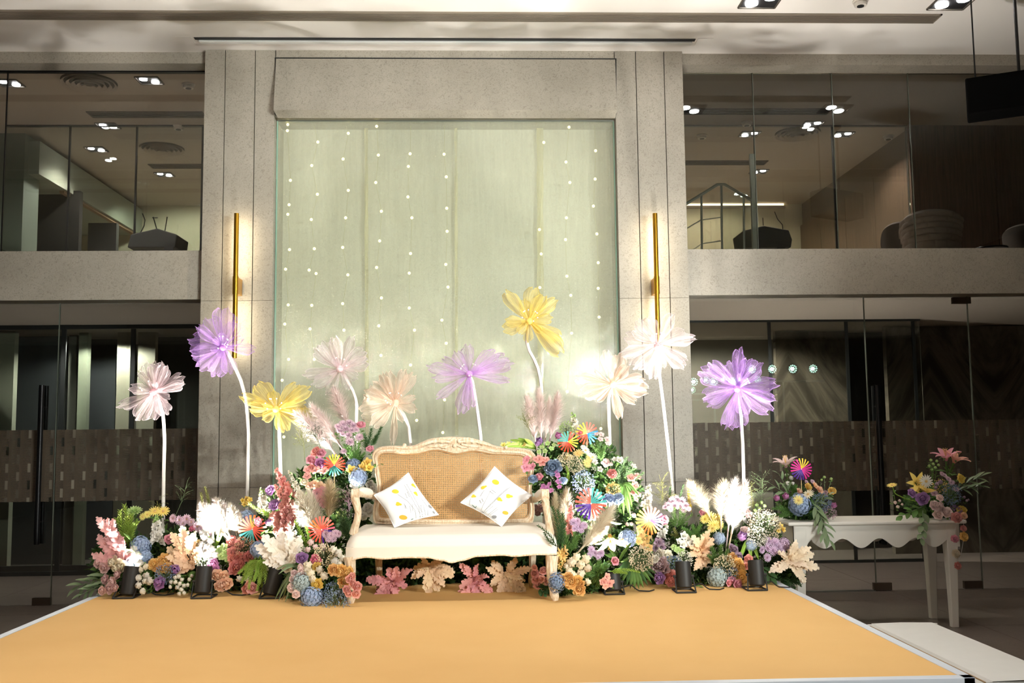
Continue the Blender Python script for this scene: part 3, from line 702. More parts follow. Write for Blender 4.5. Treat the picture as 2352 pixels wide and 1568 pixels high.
m_cloth = plain('white_cloth', lin(232, 230, 226), .85, var=.03, vscale=12, bump=.1)
mb.build('cloth_cover', m_cloth, stp)
for y in (sy0, sy1 - .01): MB().box((sx0, y, 0), (sx1, y + .01, zs_ - .004)).build('end_cloth', m_cloth, stp, smooth=0)
MB().box((sx0 + .012, sy0 + .012, 0), (sx1 - .012, sy1 - .012, zs_ - .012)).build('wooden_core', plain('raw_wood', lin(170, 140, 100), .7), stp, smooth=0)

# ================================================================ settee
m_white_wash = None
t = NT('limed_wood'); co = t.coord('Object', (10, 10, 2)); nz = t.noise(co, 9, 4, .6); n2 = t.noise(t.coord('Object'), 5, 3)
c_ = t.mixc(t.ramp(nz, [(.35, (0, 0, 0)), (.65, (1, 1, 1))]), lin(206, 176, 142), lin(238, 224, 200))
m_limed = t.done(t.bsdf(c_, .5, 0, .35, bump=nz, bs=.1))
m_uph = plain('cream_upholstery', lin(236, 229, 216), .85, var=.015, vscale=6)
# woven cane: square mesh with small holes
t = NT('woven_cane'); sx = t.n('ShaderNodeSeparateXYZ', {0: t.coord('Object')})
pp = .0125
fx = t.math('ABSOLUTE', t.math('SUBTRACT', t.math('FRACT', t.math('DIVIDE', t.math('ADD', sx.outputs[0], 5.), pp)), .5))
fz = t.math('ABSOLUTE', t.math('SUBTRACT', t.math('FRACT', t.math('DIVIDE', t.math('ADD', sx.outputs[2], 5.), pp)), .5))
hole = t.math('LESS_THAN', t.math('ADD', t.math('POWER', t.math('DIVIDE', fx, .26), 3.), t.math('POWER', t.math('DIVIDE', fz, .26), 3.)), 1.)
strand = t.math('MULTIPLY', t.math('ADD', fx, fz), 1.)
nz = t.noise(t.coord('Object'), 9, 3)
c_ = t.mixc(nz, lin(220, 178, 118), lin(238, 202, 146)); c_ = t.mixc(t.math('MULTIPLY', strand, .5), lin(176, 124, 66), c_)
sh = t.bsdf(c_, .45, 0, .4, bump=strand, bs=.3, bd=.004)
m_cane = t.done(t.mixs(hole, sh, t.n('ShaderNodeBsdfTransparent', {0: (1, 1, 1, 1)}).outputs[0]))

def yb(z): return 6.80 + (z - ST - .42) * .16          # rake of the back
def zp(zx, zy):                                        # settee study picture -> point on the raked back
    px, py = 780 + zx * .2679, 980 + zy * .2679
    p = at(px, py, 6.8)
    for _ in range(4): p = at(px, py, yb(p.z))
    return p
def resample(pts, n):
    L = [0]
    for a, b in zip(pts[:-1], pts[1:]): L.append(L[-1] + (V3(b) - V3(a)).length)
    out = []
    for i in range(n):
        d = L[-1] * i / n; k = 0
        while k < len(L) - 2 and L[k + 1] < d: k += 1
        f_ = (d - L[k]) / max(1e-9, L[k + 1] - L[k]); out.append(V3(pts[k]).lerp(V3(pts[k + 1]), f_))
    return out
def smooth_pts(P, it=1):
    for _ in range(it):
        n = len(P); P = [P[i] * .5 + (P[i - 1] + P[(i + 1) % n]) * .25 for i in range(n)]
    return P
O = {'l': [(292, 835), (282, 760), (285, 690), (305, 610), (325, 540), (312, 450), (292, 340), (272, 250)],
     't': [(272, 250), (290, 195), (350, 168), (450, 160), (560, 165), (640, 160), (700, 130), (780, 98), (870, 88), (960, 83), (1050, 86), (1150, 100), (1250, 126), (1340, 165), (1450, 175), (1550, 180), (1645, 200), (1692, 255)],
     'r': [(1692, 255), (1672, 340), (1655, 450), (1645, 540), (1662, 620), (1675, 700), (1670, 780), (1650, 845)],
     'b': [(1650, 845), (1200, 842), (800, 838), (292, 835)]}
I = {'l': [(345, 778), (334, 715), (352, 625), (362, 540), (350, 430), (335, 330), (325, 268)],
     't': [(325, 268), (350, 226), (420, 222), (560, 235), (680, 230), (780, 202), (860, 200), (930, 222), (1000, 238), (1060, 222), (1140, 205), (1220, 215), (1300, 232), (1420, 235), (1560, 240), (1612, 272)],
     'r': [(1612, 272), (1625, 330), (1620, 450), (1602, 560), (1620, 650), (1630, 720), (1610, 782)],
     'b': [(1610, 782), (1200, 792), (800, 792), (345, 778)]}
cx_s = at(1040, 1200, 6.6).x
st_ = thing('settee', 'limed wood settee with cane back and cream seat in the middle of the stage', 'settee', (cx_s, 6.55, ST))
N = {'l': 26, 't': 70, 'r': 26, 'b': 40}
out_ = []; in_ = []
for k in 'ltrb':
    out_ += resample([zp(*p) for p in O[k]], N[k]); in_ += resample([zp(*p) for p in I[k]], N[k])
out_, in_ = smooth_pts(out_, 2), smooth_pts(in_, 2)
mb = MB(); n = len(out_); prof = [(0, .0), (.04, .018), (.18, .03), (.34, .022), (.42, .017), (.5, .027), (.72, .03), (.86, .018), (.93, .018), (1., .004)]
V = []
for a, b in zip(out_, in_):
    for t_, h in prof:
        q = a.lerp(b, t_); V.append((q.x, q.y - h, q.z))
    for t_ in (1., 0.):
        q = a.lerp(b, t_); V.append((q.x, q.y + .025, q.z))
k = len(prof) + 2
F = [(i * k + j, i * k + (j + 1) % k, ((i + 1) % n) * k + (j + 1) % k, ((i + 1) % n) * k + j) for i in range(n) for j in range(k)]
mb.add(V, F); mb.build('back_frame', m_limed, st_, smooth=60)
mb = MB(); V = [(p.x, p.y + .004, p.z) for p in in_]; mb.add(V, [tuple(range(n))]); mb.build('cane_panel', m_cane, st_, smooth=0)
mb = MB(); mb.tube([V3((p.x, p.y - .008, p.z)) for p in in_] + [V3((in_[0].x, in_[0].y - .008, in_[0].z))], .0045, 6, False); mb.build('cane_beading', plain('cane_edge', lin(190, 150, 104), .5), st_)
# carved crest: acanthus leaves and two rosettes
mb = MB()
def carved(x0, y0, x1, y1, w, bend):
    def f_(u, v):
        zx = x0 + (x1 - x0) * u; zy = y0 + (y1 - y0) * u + bend * sin(pi * u)
        ww = w * sin(pi * min(1, u * .9 + .1)) ** .7 * (1 + .25 * sin(u * 26))
        p = zp(zx, zy + (v - .5) * ww * 2)
        return (p.x, p.y - .026 - .012 * (1 - (2 * v - 1) ** 2) - .005 * abs(2 * v - 1), p.z)
    MB().grid(16, 6, f_).build('carved_leaf', m_limed, st_)
for s_ in (-1, 1):
    for x0, y0, x1, y1, w, bn in ((30, 130, 285, 150, 17, -18), (60, 150, 240, 172, 13, 4), (40, 108, 190, 112, 12, -8), (20, 160, 120, 178, 11, 6), (200, 138, 330, 168, 12, -6)):
        carved(985 + s_ * x0, y0, 985 + s_ * x1, y1, w, bn)
for zx, zy, r in ((955, 118, .012), (1020, 118, .012), (988, 165, .016), (560, 158, .014), (1425, 178, .014)):
    p = zp(zx, zy); MB().ball((p.x, p.y - .028, p.z), r, 10, 6).build('carved_rosette', m_limed, st_)
# seat
zfr, zbk = at(1040, 1226, 6.34).z, at(1040, 1202, 6.80).z
XF0, XF1 = at(793, 1250, 6.30).x, at(1280, 1250, 6.30).x; XB0, XB1 = at(816, 1206, 6.80).x, at(1264, 1206, 6.80).x
scal = [(0, 1124), (110, 1125), (160, 1108), (230, 1100), (380, 1117), (560, 1108), (760, 1112), (870, 1135), (960, 1157), (1050, 1140), (1180, 1107), (1400, 1100), (1500, 1112), (1700, 1100), (1790, 1102), (1870, 1104)]
def zbot(x):
    for (a, ya), (b, y2) in zip(scal[:-1], scal[1:]):
        xa, xb_ = at(780 + a * .2679, 1280, 6.3).x, at(780 + b * .2679, 1280, 6.3).x
        if x <= xb_ or b == 1870:
            f_ = min(1, max(0, (x - xa) / (xb_ - xa))); f_ = f_ * f_ * (3 - 2 * f_)
            return at(1040, 980 + (ya + (y2 - ya) * f_) * .2679, 6.3).z
def seatf(u, v):
    secs = [(0, 6.83, zbk), (.3, 6.60, (zbk + zfr) / 2 + .012), (.52, 6.40, zfr + .006), (.6, 6.345, zfr - .004), (.68, 6.31, zfr - .03), (.76, 6.295, zfr - .07), (1., 6.30, None)]
    for (a, ya, za), (b, y2, z2) in zip(secs[:-1], secs[1:]):
        if u <= b + 1e-9:
            f_ = (u - a) / (b - a); y = ya + (y2 - ya) * f_; break
    w = min(1, max(0, (6.83 - y) / .53)); w = sin(w * pi / 2) ** .8
    x0, x1 = XB0 + (XF0 - XB0) * w, XB1 + (XF1 - XB1) * w
    x = x0 + (x1 - x0) * v
    z2 = zbot(x) if z2 is None else z2
    z = za + (z2 - za) * f_
    e = min(v, 1 - v)
    if e < .06 and u < .76: z -= .05 * (1 - e / .06) ** 2
    y2 = y + (.03 * (1 - e / .05) ** 2 if e < .05 and u > .5 else 0)
    return (x, y2, z)
mb = MB(); mb.grid(50, 80, seatf)
for v in (0, 1):
    def side(u, w, v=v):
        p = seatf(u * .76, v); return (p[0], p[1], p[2] + (at(1040, 1281, 6.3).z - p[2]) * w)
    mb.grid(20, 3, side)
mb.build('seat', m_uph, st_, smooth=60)
mb = MB(); mb.tube([(V3(seatf(1, k / 80)) + V3((0, -.004, -.002))) for k in range(81)], .006, 6); mb.build('seat_rail', m_limed, st_)
# legs
def leg(px0, py0, Y, top_r, px1, py1, Y1, bow, name='leg'):
    a, b = at(px0, py0, Y), at(px1, py1, Y1); b.z = ST
    pts = []; rr = []
    for k in range(13):
        u = k / 12; q = a.lerp(b, u); q.x += bow * sin(pi * u) ; pts.append(q)
        rr.append(top_r * (1 - u) ** .8 + .016 + .010 * math.exp(-((u - .88) / .08) ** 2))
    mb = MB(); m0 = len(mb.v); mb.tube(pts, rr, 24)
    for i, p in enumerate(pts):         # fluting
        for j in range(24):
            vx = V3(mb.v[m0 + i * 24 + j]); d = vx - p; mb.v[m0 + i * 24 + j] = tuple(p + d * (1 - .12 * (j % 3 == 0) * (1 if .05 < i / 12 < .85 else 0)))
    return mb.build(name, m_limed, st_)
leg(803, 1278, 6.33, .022, 806, 1386, 6.33, .006); leg(1268, 1276, 6.33, .026, 1276, 1380, 6.29, -.012)
leg(868, 1215, 6.80, .016, 872, 1350, 6.86, .0); leg(1224, 1215, 6.80, .016, 1222, 1350, 6.86, .0)
# arms
for sd, post, armp, pad in ((-1, [(812, 1226, 6.46), (815, 1212, 6.45), (820, 1196, 6.42), (823, 1176, 6.41), (819, 1156, 6.40), (815, 1142, 6.40), (817, 1133, 6.41)], [(818, 1134, 6.42), (830, 1134, 6.5), (846, 1136, 6.65), (862, 1140, 6.80)], (830, 1133)),
                            (1, [(1264, 1226, 6.46), (1262, 1210, 6.45), (1259, 1192, 6.42), (1256, 1172, 6.41), (1253, 1154, 6.40), (1252, 1142, 6.40), (1252, 1134, 6.41)], [(1252, 1135, 6.42), (1246, 1137, 6.5), (1238, 1142, 6.65), (1228, 1147, 6.82)], (1250, 1134))):
    mb = MB(); P = resample([at(*p) for p in post] + [at(*post[-1])], 16); m0 = len(mb.v)
    mb.tube(P, [.030 - .008 * sin(pi * k / 15) for k in range(16)], 20)
    for i in range(16):
        for j in range(20):
            vx = V3(mb.v[m0 + i * 20 + j]); mb.v[m0 + i * 20 + j] = tuple(P[i] + (vx - P[i]) * (1 - .12 * (j % 3 == 0)))
    mb.build('arm_post', m_limed, st_)
    q = at(*post[-1]); mb = MB()
    mb.add([(q.x + (-.024 + .048 * (a > 0)) , q.y - .012 + .032 * cos(k * pi / 8), q.z + .0 + .032 * sin(k * pi / 8)) for k in range(16) for a in (0, 1)],
           [(2 * k, 2 * k + 1, (2 * k + 3) % 32, (2 * k + 2) % 32) for k in range(16)] + [tuple(range(0, 32, 2)), tuple(range(31, 0, -2))])
    mb.build('arm_scroll', m_limed, st_)
    A = resample([at(*p) for p in armp], 10) + [at(*armp[-1])]
    MB().tube(A, .022, 10).build('arm_rail', m_limed, st_)
    A2 = [p + V3((0, 0, .016)) for p in A[1:9]]
    MB().tube(A2, [.012, .026, .03, .03, .03, .028, .024, .012], 12).build('arm_pad', m_uph, st_)

# ================================================================ cushions
m_pil = plain('white_cotton', lin(240, 242, 244), .85, var=.015, vscale=30, bump=.04)
m_ye = plain('print_yellow', lin(244, 200, 60), .85); m_og = plain('print_ochre', lin(214, 172, 60), .85)
m_gr = plain('print_grey', lin(150, 150, 152), .85); m_gn = plain('print_green', lin(74, 112, 96), .85)
def cushion(label, corners, Y, prints, lines, dots, leaves):
    L, T, R, B = [at(px, py, Y) for px, py in corners]
    n_ = V3((0, -cos(rad(22)), sin(rad(22))))
    c = (L + T + R + B) / 4
    def onplane(px, py):
        d = at(px, py, 5) - CAM; return CAM + d * ((c - CAM).dot(n_) / d.dot(n_))
    L, T, R, B = [onplane(px, py) for px, py in corners]
    o = thing('cushion', label, 'cushion', c)
    def pt(a, b, side, off=0.):                        # a,b in -1..1 ; corners: (-1,-1)=L,(-1,1)=T,(1,1)=R,(1,-1)=B
        u, v = (a + 1) / 2, (b + 1) / 2
        q = L * (1 - u) * (1 - v) + T * (1 - u) * v + R * u * v + B * u * (1 - v)
        pin = 1 - .085 * ((1 - a * a) * b ** 6 + (1 - b * b) * a ** 6)
        q = c + (q - c) * pin
        th = .062 * ((1 - abs(a) ** 2.2) * (1 - abs(b) ** 2.2)) ** .55
        th += .004 * sin(7 * a + 5 * b) * (1 - a * a) * (1 - b * b)
        return q + n_ * (side * th + off)
    mb = MB(); k = 28
    e = lambda i: -1 + 2 * i
    mb.grid(k, k, lambda u, v: pt(e(u), e(v), 1)); mb.grid(k, k, lambda u, v: pt(e(u), e(1 - v), -1))
    mb.build('cover', m_pil, o, smooth=180)
    MB().tube([pt(-1, -1 + 2 * i / 12, 0) for i in range(12)] + [pt(-1 + 2 * i / 12, 1, 0) for i in range(12)] + [pt(1, 1 - 2 * i / 12, 0) for i in range(12)] + [pt(1 - 2 * i / 12, -1, 0) for i in range(13)], .003, 5, False).build('seam', m_pil, o)
    def inv(px, py):
        q = onplane(px, py); a = b = 0.
        for _ in range(25):
            f0 = pt(a, b, 0) - q; ga = (pt(a + .01, b, 0) - pt(a, b, 0)) / .01; gb = (pt(a, b + .01, 0) - pt(a, b, 0)) / .01
            a = max(-.96, min(.96, a - .6 * f0.dot(ga) / ga.length_squared)); b = max(-.96, min(.96, b - .6 * f0.dot(gb) / gb.length_squared))
        return a, b
    S_ = .1786
    P_ = lambda zx, zy: inv(840 + zx * S_, 1060 + zy * S_)
    def patch_(zx, zy, r, shape, mat, nm, rot=0.):
        a0, b0 = P_(zx, zy); mb = MB(); V = [pt(a0, b0, 1, .0035)]; k = 24
        for i in range(k):
            th = 2 * pi * i / k
            rr = {'disc': 1., 'tulip': .62 + .38 * abs(cos(1.5 * th)), 'fan': .55 + .45 * max(0, sin(th)) + .15 * (i % 2)}[shape] * r * .78 * (1.25 if shape == 'disc' and False else 1)
            ax, bx_ = rr * cos(th) * 1.25, rr * sin(th) * .85
            V.append(pt(max(-.97, min(.97, a0 + ax * cos(rot) - bx_ * sin(rot))), max(-.97, min(.97, b0 + ax * sin(rot) + bx_ * cos(rot))), 1, .0035))
        mb.add(V, [(0, i, i % k + 1) for i in range(1, k + 1)]); mb.build(nm, mat, o)
    def line_(pts, w, mat, nm):
        Q = [P_(*p) for p in pts]; mb = MB(); V = []
        R_ = []
        for (a, b), (c2, d2) in zip(Q[:-1], Q[1:]):
            for i in range(6): R_.append((a + (c2 - a) * i / 6, b + (d2 - b) * i / 6))
        R_.append(Q[-1])
        mb.tube([pt(a, b, 1, .002) for a, b in R_], w, 4); mb.build(nm, mat, o)
    for zx, zy, r, sh_, mt, rot in prints: patch_(zx, zy, r, sh_, mt, 'printed_flower', rot)
    for ln in lines: line_(ln, .0009, m_gr, 'printed_stem')
    for (x0, y0, x1, y1, k) in dots:
        mb = MB()
        for i in range(k):
            for s_ in (-1, 1):
                a, b = P_(x0 + (x1 - x0) * i / k + s_ * 14, y0 + (y1 - y0) * i / k - s_ * 8); q = pt(a, b, 1, .003); mb.ball(q, .0026, 5, 3, 0, (1.5, .4, .8))
        mb.build('printed_leaflets', m_gr, o)
    for ln in leaves: line_(ln, .0022, m_gn, 'printed_leaf')
cushion('white cushion with printed yellow flowers on the left of the settee', [(859, 1137), (938, 1085), (1008, 1182), (906, 1211)], 6.64,
        [(390, 418, .16, 'disc', m_ye, .9), (620, 328, .13, 'tulip', m_ye, .3), (650, 440, .12, 'tulip', m_ye, 0), (430, 580, .15, 'tulip', m_ye, .8), (488, 740, .17, 'disc', m_og, 1.1), (828, 595, .12, 'fan', m_gr, .3), (876, 660, .06, 'disc', m_gr, 0)],
        [[(420, 455), (545, 545), (640, 650), (660, 780)], [(500, 575), (540, 640)], [(720, 500), (800, 600)], [(760, 490), (830, 560)], [(740, 580), (770, 700)], [(800, 640), (800, 700)], [(510, 590), (520, 640)]],
        [(520, 330, 720, 690, 24), (530, 440, 560, 510, 5), (590, 600, 600, 680, 6), (700, 600, 720, 740, 8)], [[(590, 760), (602, 805)], [(612, 745), (602, 805)]])
cushion('white cushion with printed yellow flowers on the right of the settee', [(1058, 1154), (1136, 1071), (1222, 1137), (1152, 1209)], 6.64,
        [(1670, 295, .16, 'disc', m_ye, 0), (1516, 360, .14, 'tulip', m_ye, 1.0), (1388, 465, .12, 'tulip', m_ye, .2), (1842, 478, .16, 'tulip', m_ye, .7), (1722, 525, .13, 'tulip', m_ye, 0), (1797, 680, .13, 'disc', m_og, .4), (1652, 732, .14, 'fan', m_gr, .6)],
        [[(1645, 330), (1560, 500), (1450, 700)], [(1525, 400), (1470, 480)], [(1690, 620), (1540, 740)], [(1700, 640), (1600, 700)], [(1640, 600), (1500, 720)], [(1350, 490), (1335, 570)], [(1500, 430), (1480, 470)]],
        [(1830, 375, 1490, 690, 26), (1610, 410, 1660, 450, 5), (1480, 520, 1500, 560, 5), (1480, 690, 1470, 740, 4)], [[(1370, 570), (1380, 660)], [(1425, 590), (1380, 660)]])

# ================================================================ side table on the floor right of the stage
m_tw = plain('white_gloss_paint', lin(232, 226, 216), .4, var=.02, vscale=5)
YT = 7.46; YTB = YT + .44
fl_, fr_ = at(1823, 1215, YT).x, at(2203, 1212, YT).x
ztop = at(2000, 1196, YT).z; zap = at(2000, 1258, YT).z; zap_hi = at(2000, 1236, YT).z
tbl = thing('console_table', 'white console table with a scalloped apron standing on the floor right of the stage', 'table', ((fl_ + fr_) / 2, YT, 0))
MB().box((fl_ - .05, YT - .03, ztop - .028), (fr_ + .05, YTB + .03, ztop)).build('table_top', m_tw, tbl, smooth=0, bev=.01)
def scallop(x0, x1, y0, y1, nsc, lx, rx):
    mb = MB(); K = 96; top = ztop - .028; V = []
    for i in range(K + 1):
        x = x0 + (x1 - x0) * i / K; u = i / K
        if u < lx: zb_ = zap - .02
        elif u > rx: zb_ = zap - .0
        else:
            w = (u - lx) / (rx - lx); zb_ = zap + (zap_hi - zap) * (.5 + .5 * cos(2 * pi * nsc * w)) * 1.0
            if w < .04: zb_ = zap - .02 + (zap_hi - zap + .02) * (w / .04) ** .4
        V.append((x, zb_))
    poly = [(x0, top)] + V + [(x1, top)]
    return poly
poly = scallop(fl_ + .0, fr_, YT, YT, 4, .07, .96)
mb = MB(); V = []; K = len(poly) - 2
top = ztop - .028
for x, z in poly[1:-1]: V += [(x, YT, top), (x, YT, z), (x, YT + .02, z), (x, YT + .02, top)]
F = []
for i in range(K - 1):
    for j in range(4): F.append((i * 4 + j, i * 4 + (j + 1) % 4, (i + 1) * 4 + (j + 1) % 4, (i + 1) * 4 + j))
F += [(3, 2, 1, 0), tuple((K - 1) * 4 + j for j in range(4))]
mb.add(V, F); mb.build('scalloped_apron', m_tw, tbl, smooth=0)
V2 = [(x, y + (YTB - YT - .02), z) for x, y, z in V]; mb = MB(); mb.add(V2, F); mb.build('scalloped_apron', m_tw, tbl, smooth=0)
for x in (fl_ - .0, fr_ - .02):      # end aprons with an arch
    mb = MB(); V = []; n = 24
    for i in range(n + 1):
        y = YT + (YTB - YT) * i / n; w = i / n; zb_ = zap - .02 if w < .2 or w > .8 else zap + (zap_hi - zap) * sin(pi * (w - .2) / .6) ** .5
        V += [(x, y, top), (x, y, zb_), (x + .02, y, zb_), (x + .02, y, top)]
    F = [(i * 4 + j, i * 4 + (j + 1) % 4, (i + 1) * 4 + (j + 1) % 4, (i + 1) * 4 + j) for i in range(n) for j in range(4)]
    mb.add(V, F); mb.build('end_apron', m_tw, tbl, smooth=0)
for x, y, w in ((fr_ - .055, YT + .045, 1), (fr_ - .055, YTB - .045, 1), (fl_ + .05, YT + .045, 0), (fl_ + .05, YTB - .045, 0)):
    mb = MB(); V = []
    for z, h in ((0, .026), (top * .5, .034), (top - .1, .046), (top, .048)):
        V += [(x - h, y - h, z), (x + h, y - h, z), (x + h, y + h, z), (x - h, y + h, z)]
    mb.add(V, [(i * 4 + j, i * 4 + (j + 1) % 4, i * 4 + 4 + (j + 1) % 4, i * 4 + 4 + j) for i in range(3) for j in range(4)] + [(3, 2, 1, 0)]); mb.build('leg', m_tw, tbl, smooth=0, bev=.006)

# ================================================================ uplight cans
m_canb = plain('matte_black', (.018, .017, .016), .55, .1)
cans = [(299, 1301, 1366, 285, 1374, 4, 0, 'black uplight can at the far left of the flowers'), (467, 1301, 1362, 464, 1374, 1, 0, 'black uplight can under the white pampas on the left'),
        (629, 1303, 1366, 620, 1374, 13, 0, 'leaning black uplight can beside the long green grass blades'), (1408, 1312, 1356, 1412, 1366, -3, .02, 'black uplight can half hidden by greenery left of the fan palm'),
        (1570, 1290, 1350, 1575, 1361, 0, 0, 'black uplight can between the fan palm and the pale hydrangea'), (1737, 1287, 1345, 1738, 1356, 1, 0, 'black uplight can at the far right of the flowers')]
lens_m = emit('can_lens', (1, .93, .82), 90)
for px, yt, yb_, bpx, bpy_, tilt, push, lab in cans:
    b = atz(bpx, bpy_, ST); Y = b.y + .05 + push
    top_, bot = at(px, yt, Y), at(px, yb_, Y); r = pxm(17.5, Y); h = (top_ - bot).length
    o = thing('uplight_can', lab, 'spotlight', (b.x, Y, ST))
    R_ = Matrix.Rotation(rad(tilt), 3, 'Y') @ Matrix.Rotation(rad(-13), 3, 'X')
    ctr = (top_ + bot) / 2
    def T(p): return tuple(R_ @ V3(p) + ctr)
    mb = MB(); mb.lathe([(r * .8, -h / 2), (r * .96, -h * .47), (r, -h * .4), (r, h / 2), (r * .9, h / 2), (r * .88, h * .36)], 28); mb.v = [T(p) for p in mb.v]; mb.build('housing', m_canb, o)
    mb = MB(); mb.lathe([(r * .86, h * .37), (r * .5, h * .39), (.002, h * .40)], 24, caps=False); mb.v = [T(p) for p in mb.v]; mb.build('lens', lens_m, o)
    fw, dp = pxm(22, Y), .075
    mb = MB(); z = ST + .006
    C = [(b.x - fw, Y - dp, z), (b.x + fw, Y - dp, z), (b.x + fw, Y + dp, z), (b.x - fw, Y + dp, z)]
    for i in range(4): mb.tube([C[i], C[(i + 1) % 4]], .0055, 5)
    mb.build('floor_frame', m_canb, o)
    for s_ in (-1, 1):
        MB().tube([(b.x + s_ * fw, Y - dp, z), tuple(ctr + V3((s_ * (r + .008), 0, -h * .05)))], .005, 5).build('yoke_arm', m_canb, o)
        p = ctr + V3((s_ * r, 0, -h * .05)); MB().tube([p, p + V3((s_ * .018, 0, 0))], .009, 8).build('clamp_knob', m_canb, o)
    cpx = [(b.x + .04, Y + .05, ST + .02), (b.x + .12, Y + .02, ST + .05), (b.x + .17, Y + .04, ST + .008), (b.x + .24, Y + .02, ST + .006), (b.x + .3, Y + .1, ST + .006)]
    P = resample([V3(p) for p in cpx], 14); MB().tube(smooth_pts(P, 0), .0045, 5).build('power_cable', m_canb, o)
    ax = R_ @ V3((0, 0, 1)); s0 = ctr + ax * h * .55
    lamp('uplight_beam', 'SPOT', s0, s0 + ax, P_CAN, (1, .95, .88), .02, 100, .8)
# ================================================================ fairy lights, ribbons in the niche
m_fairy = emit('fairy_glow', (1, .84, .38), 4.5); m_wire = plain('clear_wire', lin(214, 206, 150), .4)
fairy = {
 'first': [(661, 183), (660, 300), (667, 414), (664, 470), (661, 492), (665, 573), (656, 618), (662, 700), (654, 744), (663, 825), (648, 873), (652, 1003)],
 'second': [(730, 326), (716, 380), (729, 446), (715, 504), (722, 571), (710, 620), (726, 628), (716, 701), (712, 755), (722, 825), (708, 1011)],
 'third': [(800, 306), (788, 365), (800, 437), (794, 500), (787, 568), (799, 631), (787, 697), (790, 758)],
 'fourth': [(865, 290), (869, 356), (863, 419), (876, 485), (872, 553), (865, 614), (876, 684), (870, 748), (875, 816)],
 'fifth': [(942, 353), (938, 382), (937, 452), (946, 500), (943, 582), (940, 627), (940, 707), (952, 758), (943, 838), (957, 965)],
 'sixth': [(1020, 354), (1025, 406), (1026, 478), (1027, 531), (1024, 607), (1029, 659), (1015, 735), (1025, 788), (1021, 918), (1017, 993)],
 'seventh': [(1249, 327), (1239, 527), (1243, 583), (1240, 660)],
 'eighth': [(1307, 292), (1300, 372), (1309, 419), (1301, 500), (1299, 550), (1302, 634), (1311, 678), (1313, 765), (1303, 899)],
 'ninth': [(1368, 346), (1367, 411), (1363, 473), (1371, 537), (1374, 603), (1374, 662), (1376, 728), (1380, 984)]}
YF = YC + .2
m_bulbmesh = MB().ball((0, 0, 0), .0135, 8, 6).mesh('bulb', m_fairy)
for i, (k, pts) in enumerate(fairy.items()):
    P = [at(px, max(py, 286), YF) for px, py in pts]
    x = sum(p.x for p in P) / len(P)
    o = thing('fairy_light_string', 'vertical string of fairy lights in the niche, %s from the left' % k, 'string lights', (x, YF, 1.), 'fairy light strings in the niche')
    mb = MB(); mb.tube([V3((x, YF, ZN - .01))] + [p + V3((0, .008, 0)) for p in P], .0016, 4); mb.build('wire', m_wire, o)
    for p in P: link('bulb', m_bulbmesh, o, p - o.location)
t = NT('pale_ribbon'); d = t.bsdf(lin(240, 228, 170), .7, 0, .2); m_rib = t.done(t.mixs(.45, d, t.n('ShaderNodeBsdfTransparent', {0: (1, 1, 1, 1)}).outputs[0]))
for px, w, nm in ((841, 8, 'left'), (1047, 7, 'middle'), (1240, 15, 'right')):
    a, b = at(px, 288, YN - .06), at(px + 2, 1000, YN - .06); ww = pxm(w, YN) / 2
    mb = MB(); mb.grid(40, 3, lambda u, v: (a.x + (b.x - a.x) * u + (v - .5) * 2 * ww * (1 + .12 * sin(u * 40)), YN - .06 + .012 * sin(u * 14 + v * 3), a.z + (b.z - a.z) * u))
    tag(mb.build('hanging_ribbon', m_rib), 'pale yellow ribbon hanging in the niche, the %s of three' % nm, 'ribbon', 'ribbons in the niche')

# ================================================================ giant organza flowers
def organza(name, col, core, dens=.25):
    t = NT(name); uv = t.coord('UV'); s_ = t.n('ShaderNodeSeparateXYZ', {0: uv}); u, v = s_.outputs[0], s_.outputs[1]
    ev = t.math('ABSOLUTE', t.math('MULTIPLY_ADD', v, 2., -1.))
    hem = t.math('MAXIMUM', t.math('GREATER_THAN', ev, .955), t.math('GREATER_THAN', u, .98))
    mp = t.n('ShaderNodeMapping', {0: uv}); mp.inputs['Scale'].default_value = (1.2, 16, 1)
    nz = t.noise(mp.outputs[0], 3, 3)
    dn = t.math('ADD', t.math('MULTIPLY_ADD', t.math('POWER', t.math('SUBTRACT', 1., u), 2.), .30, dens), t.math('MULTIPLY_ADD', nz, .9, -.42))
    al = t.math('MINIMUM', t.math('MAXIMUM', t.math('ADD', dn, t.math('MULTIPLY', hem, .28)), .05), .97)
    lw = t.n('ShaderNodeLayerWeight', {0: .35}).outputs[1]
    al = t.math('MINIMUM', t.math('ADD', al, t.math('MULTIPLY', lw, .16)), .97)
    c_ = t.mixc(t.math('POWER', u, .5), core, col)
    d = t.n('ShaderNodeBsdfDiffuse', {0: c_}).outputs[0]; tl = t.n('ShaderNodeBsdfTranslucent', {0: c_}).outputs[0]
    return t.done(t.mixs(al, t.n('ShaderNodeBsdfTransparent', {0: (1, 1, 1, 1)}).outputs[0], t.mixs(.4, d, tl)))
ORG = {'pink': organza('organza_pink', lin(252, 234, 238), lin(244, 198, 206)), 'purple': organza('organza_purple', lin(218, 176, 244), lin(194, 128, 230)),
       'yellow': organza('organza_yellow', lin(255, 234, 134), lin(254, 222, 104), .42), 'blush': organza('organza_blush', lin(254, 240, 244), lin(246, 208, 216)),
       'peach': organza('organza_peach', lin(255, 232, 214), lin(250, 206, 172), .36), 'lavender': organza('organza_lavender', lin(236, 198, 248), lin(208, 140, 232))}
CORE = {k: plain('organza_core_' + k, c, .6) for k, c in {'pink': lin(226, 168, 176), 'purple': lin(190, 120, 220), 'yellow': lin(250, 214, 110), 'blush': lin(244, 214, 220), 'peach': lin(252, 216, 186), 'lavender': lin(206, 150, 226)}.items()}
m_stemw = plain('white_wrapped_stem', lin(240, 236, 228), .6, var=.02, vscale=30); m_pearl = plain('pearl_bead', lin(250, 246, 244), .25)
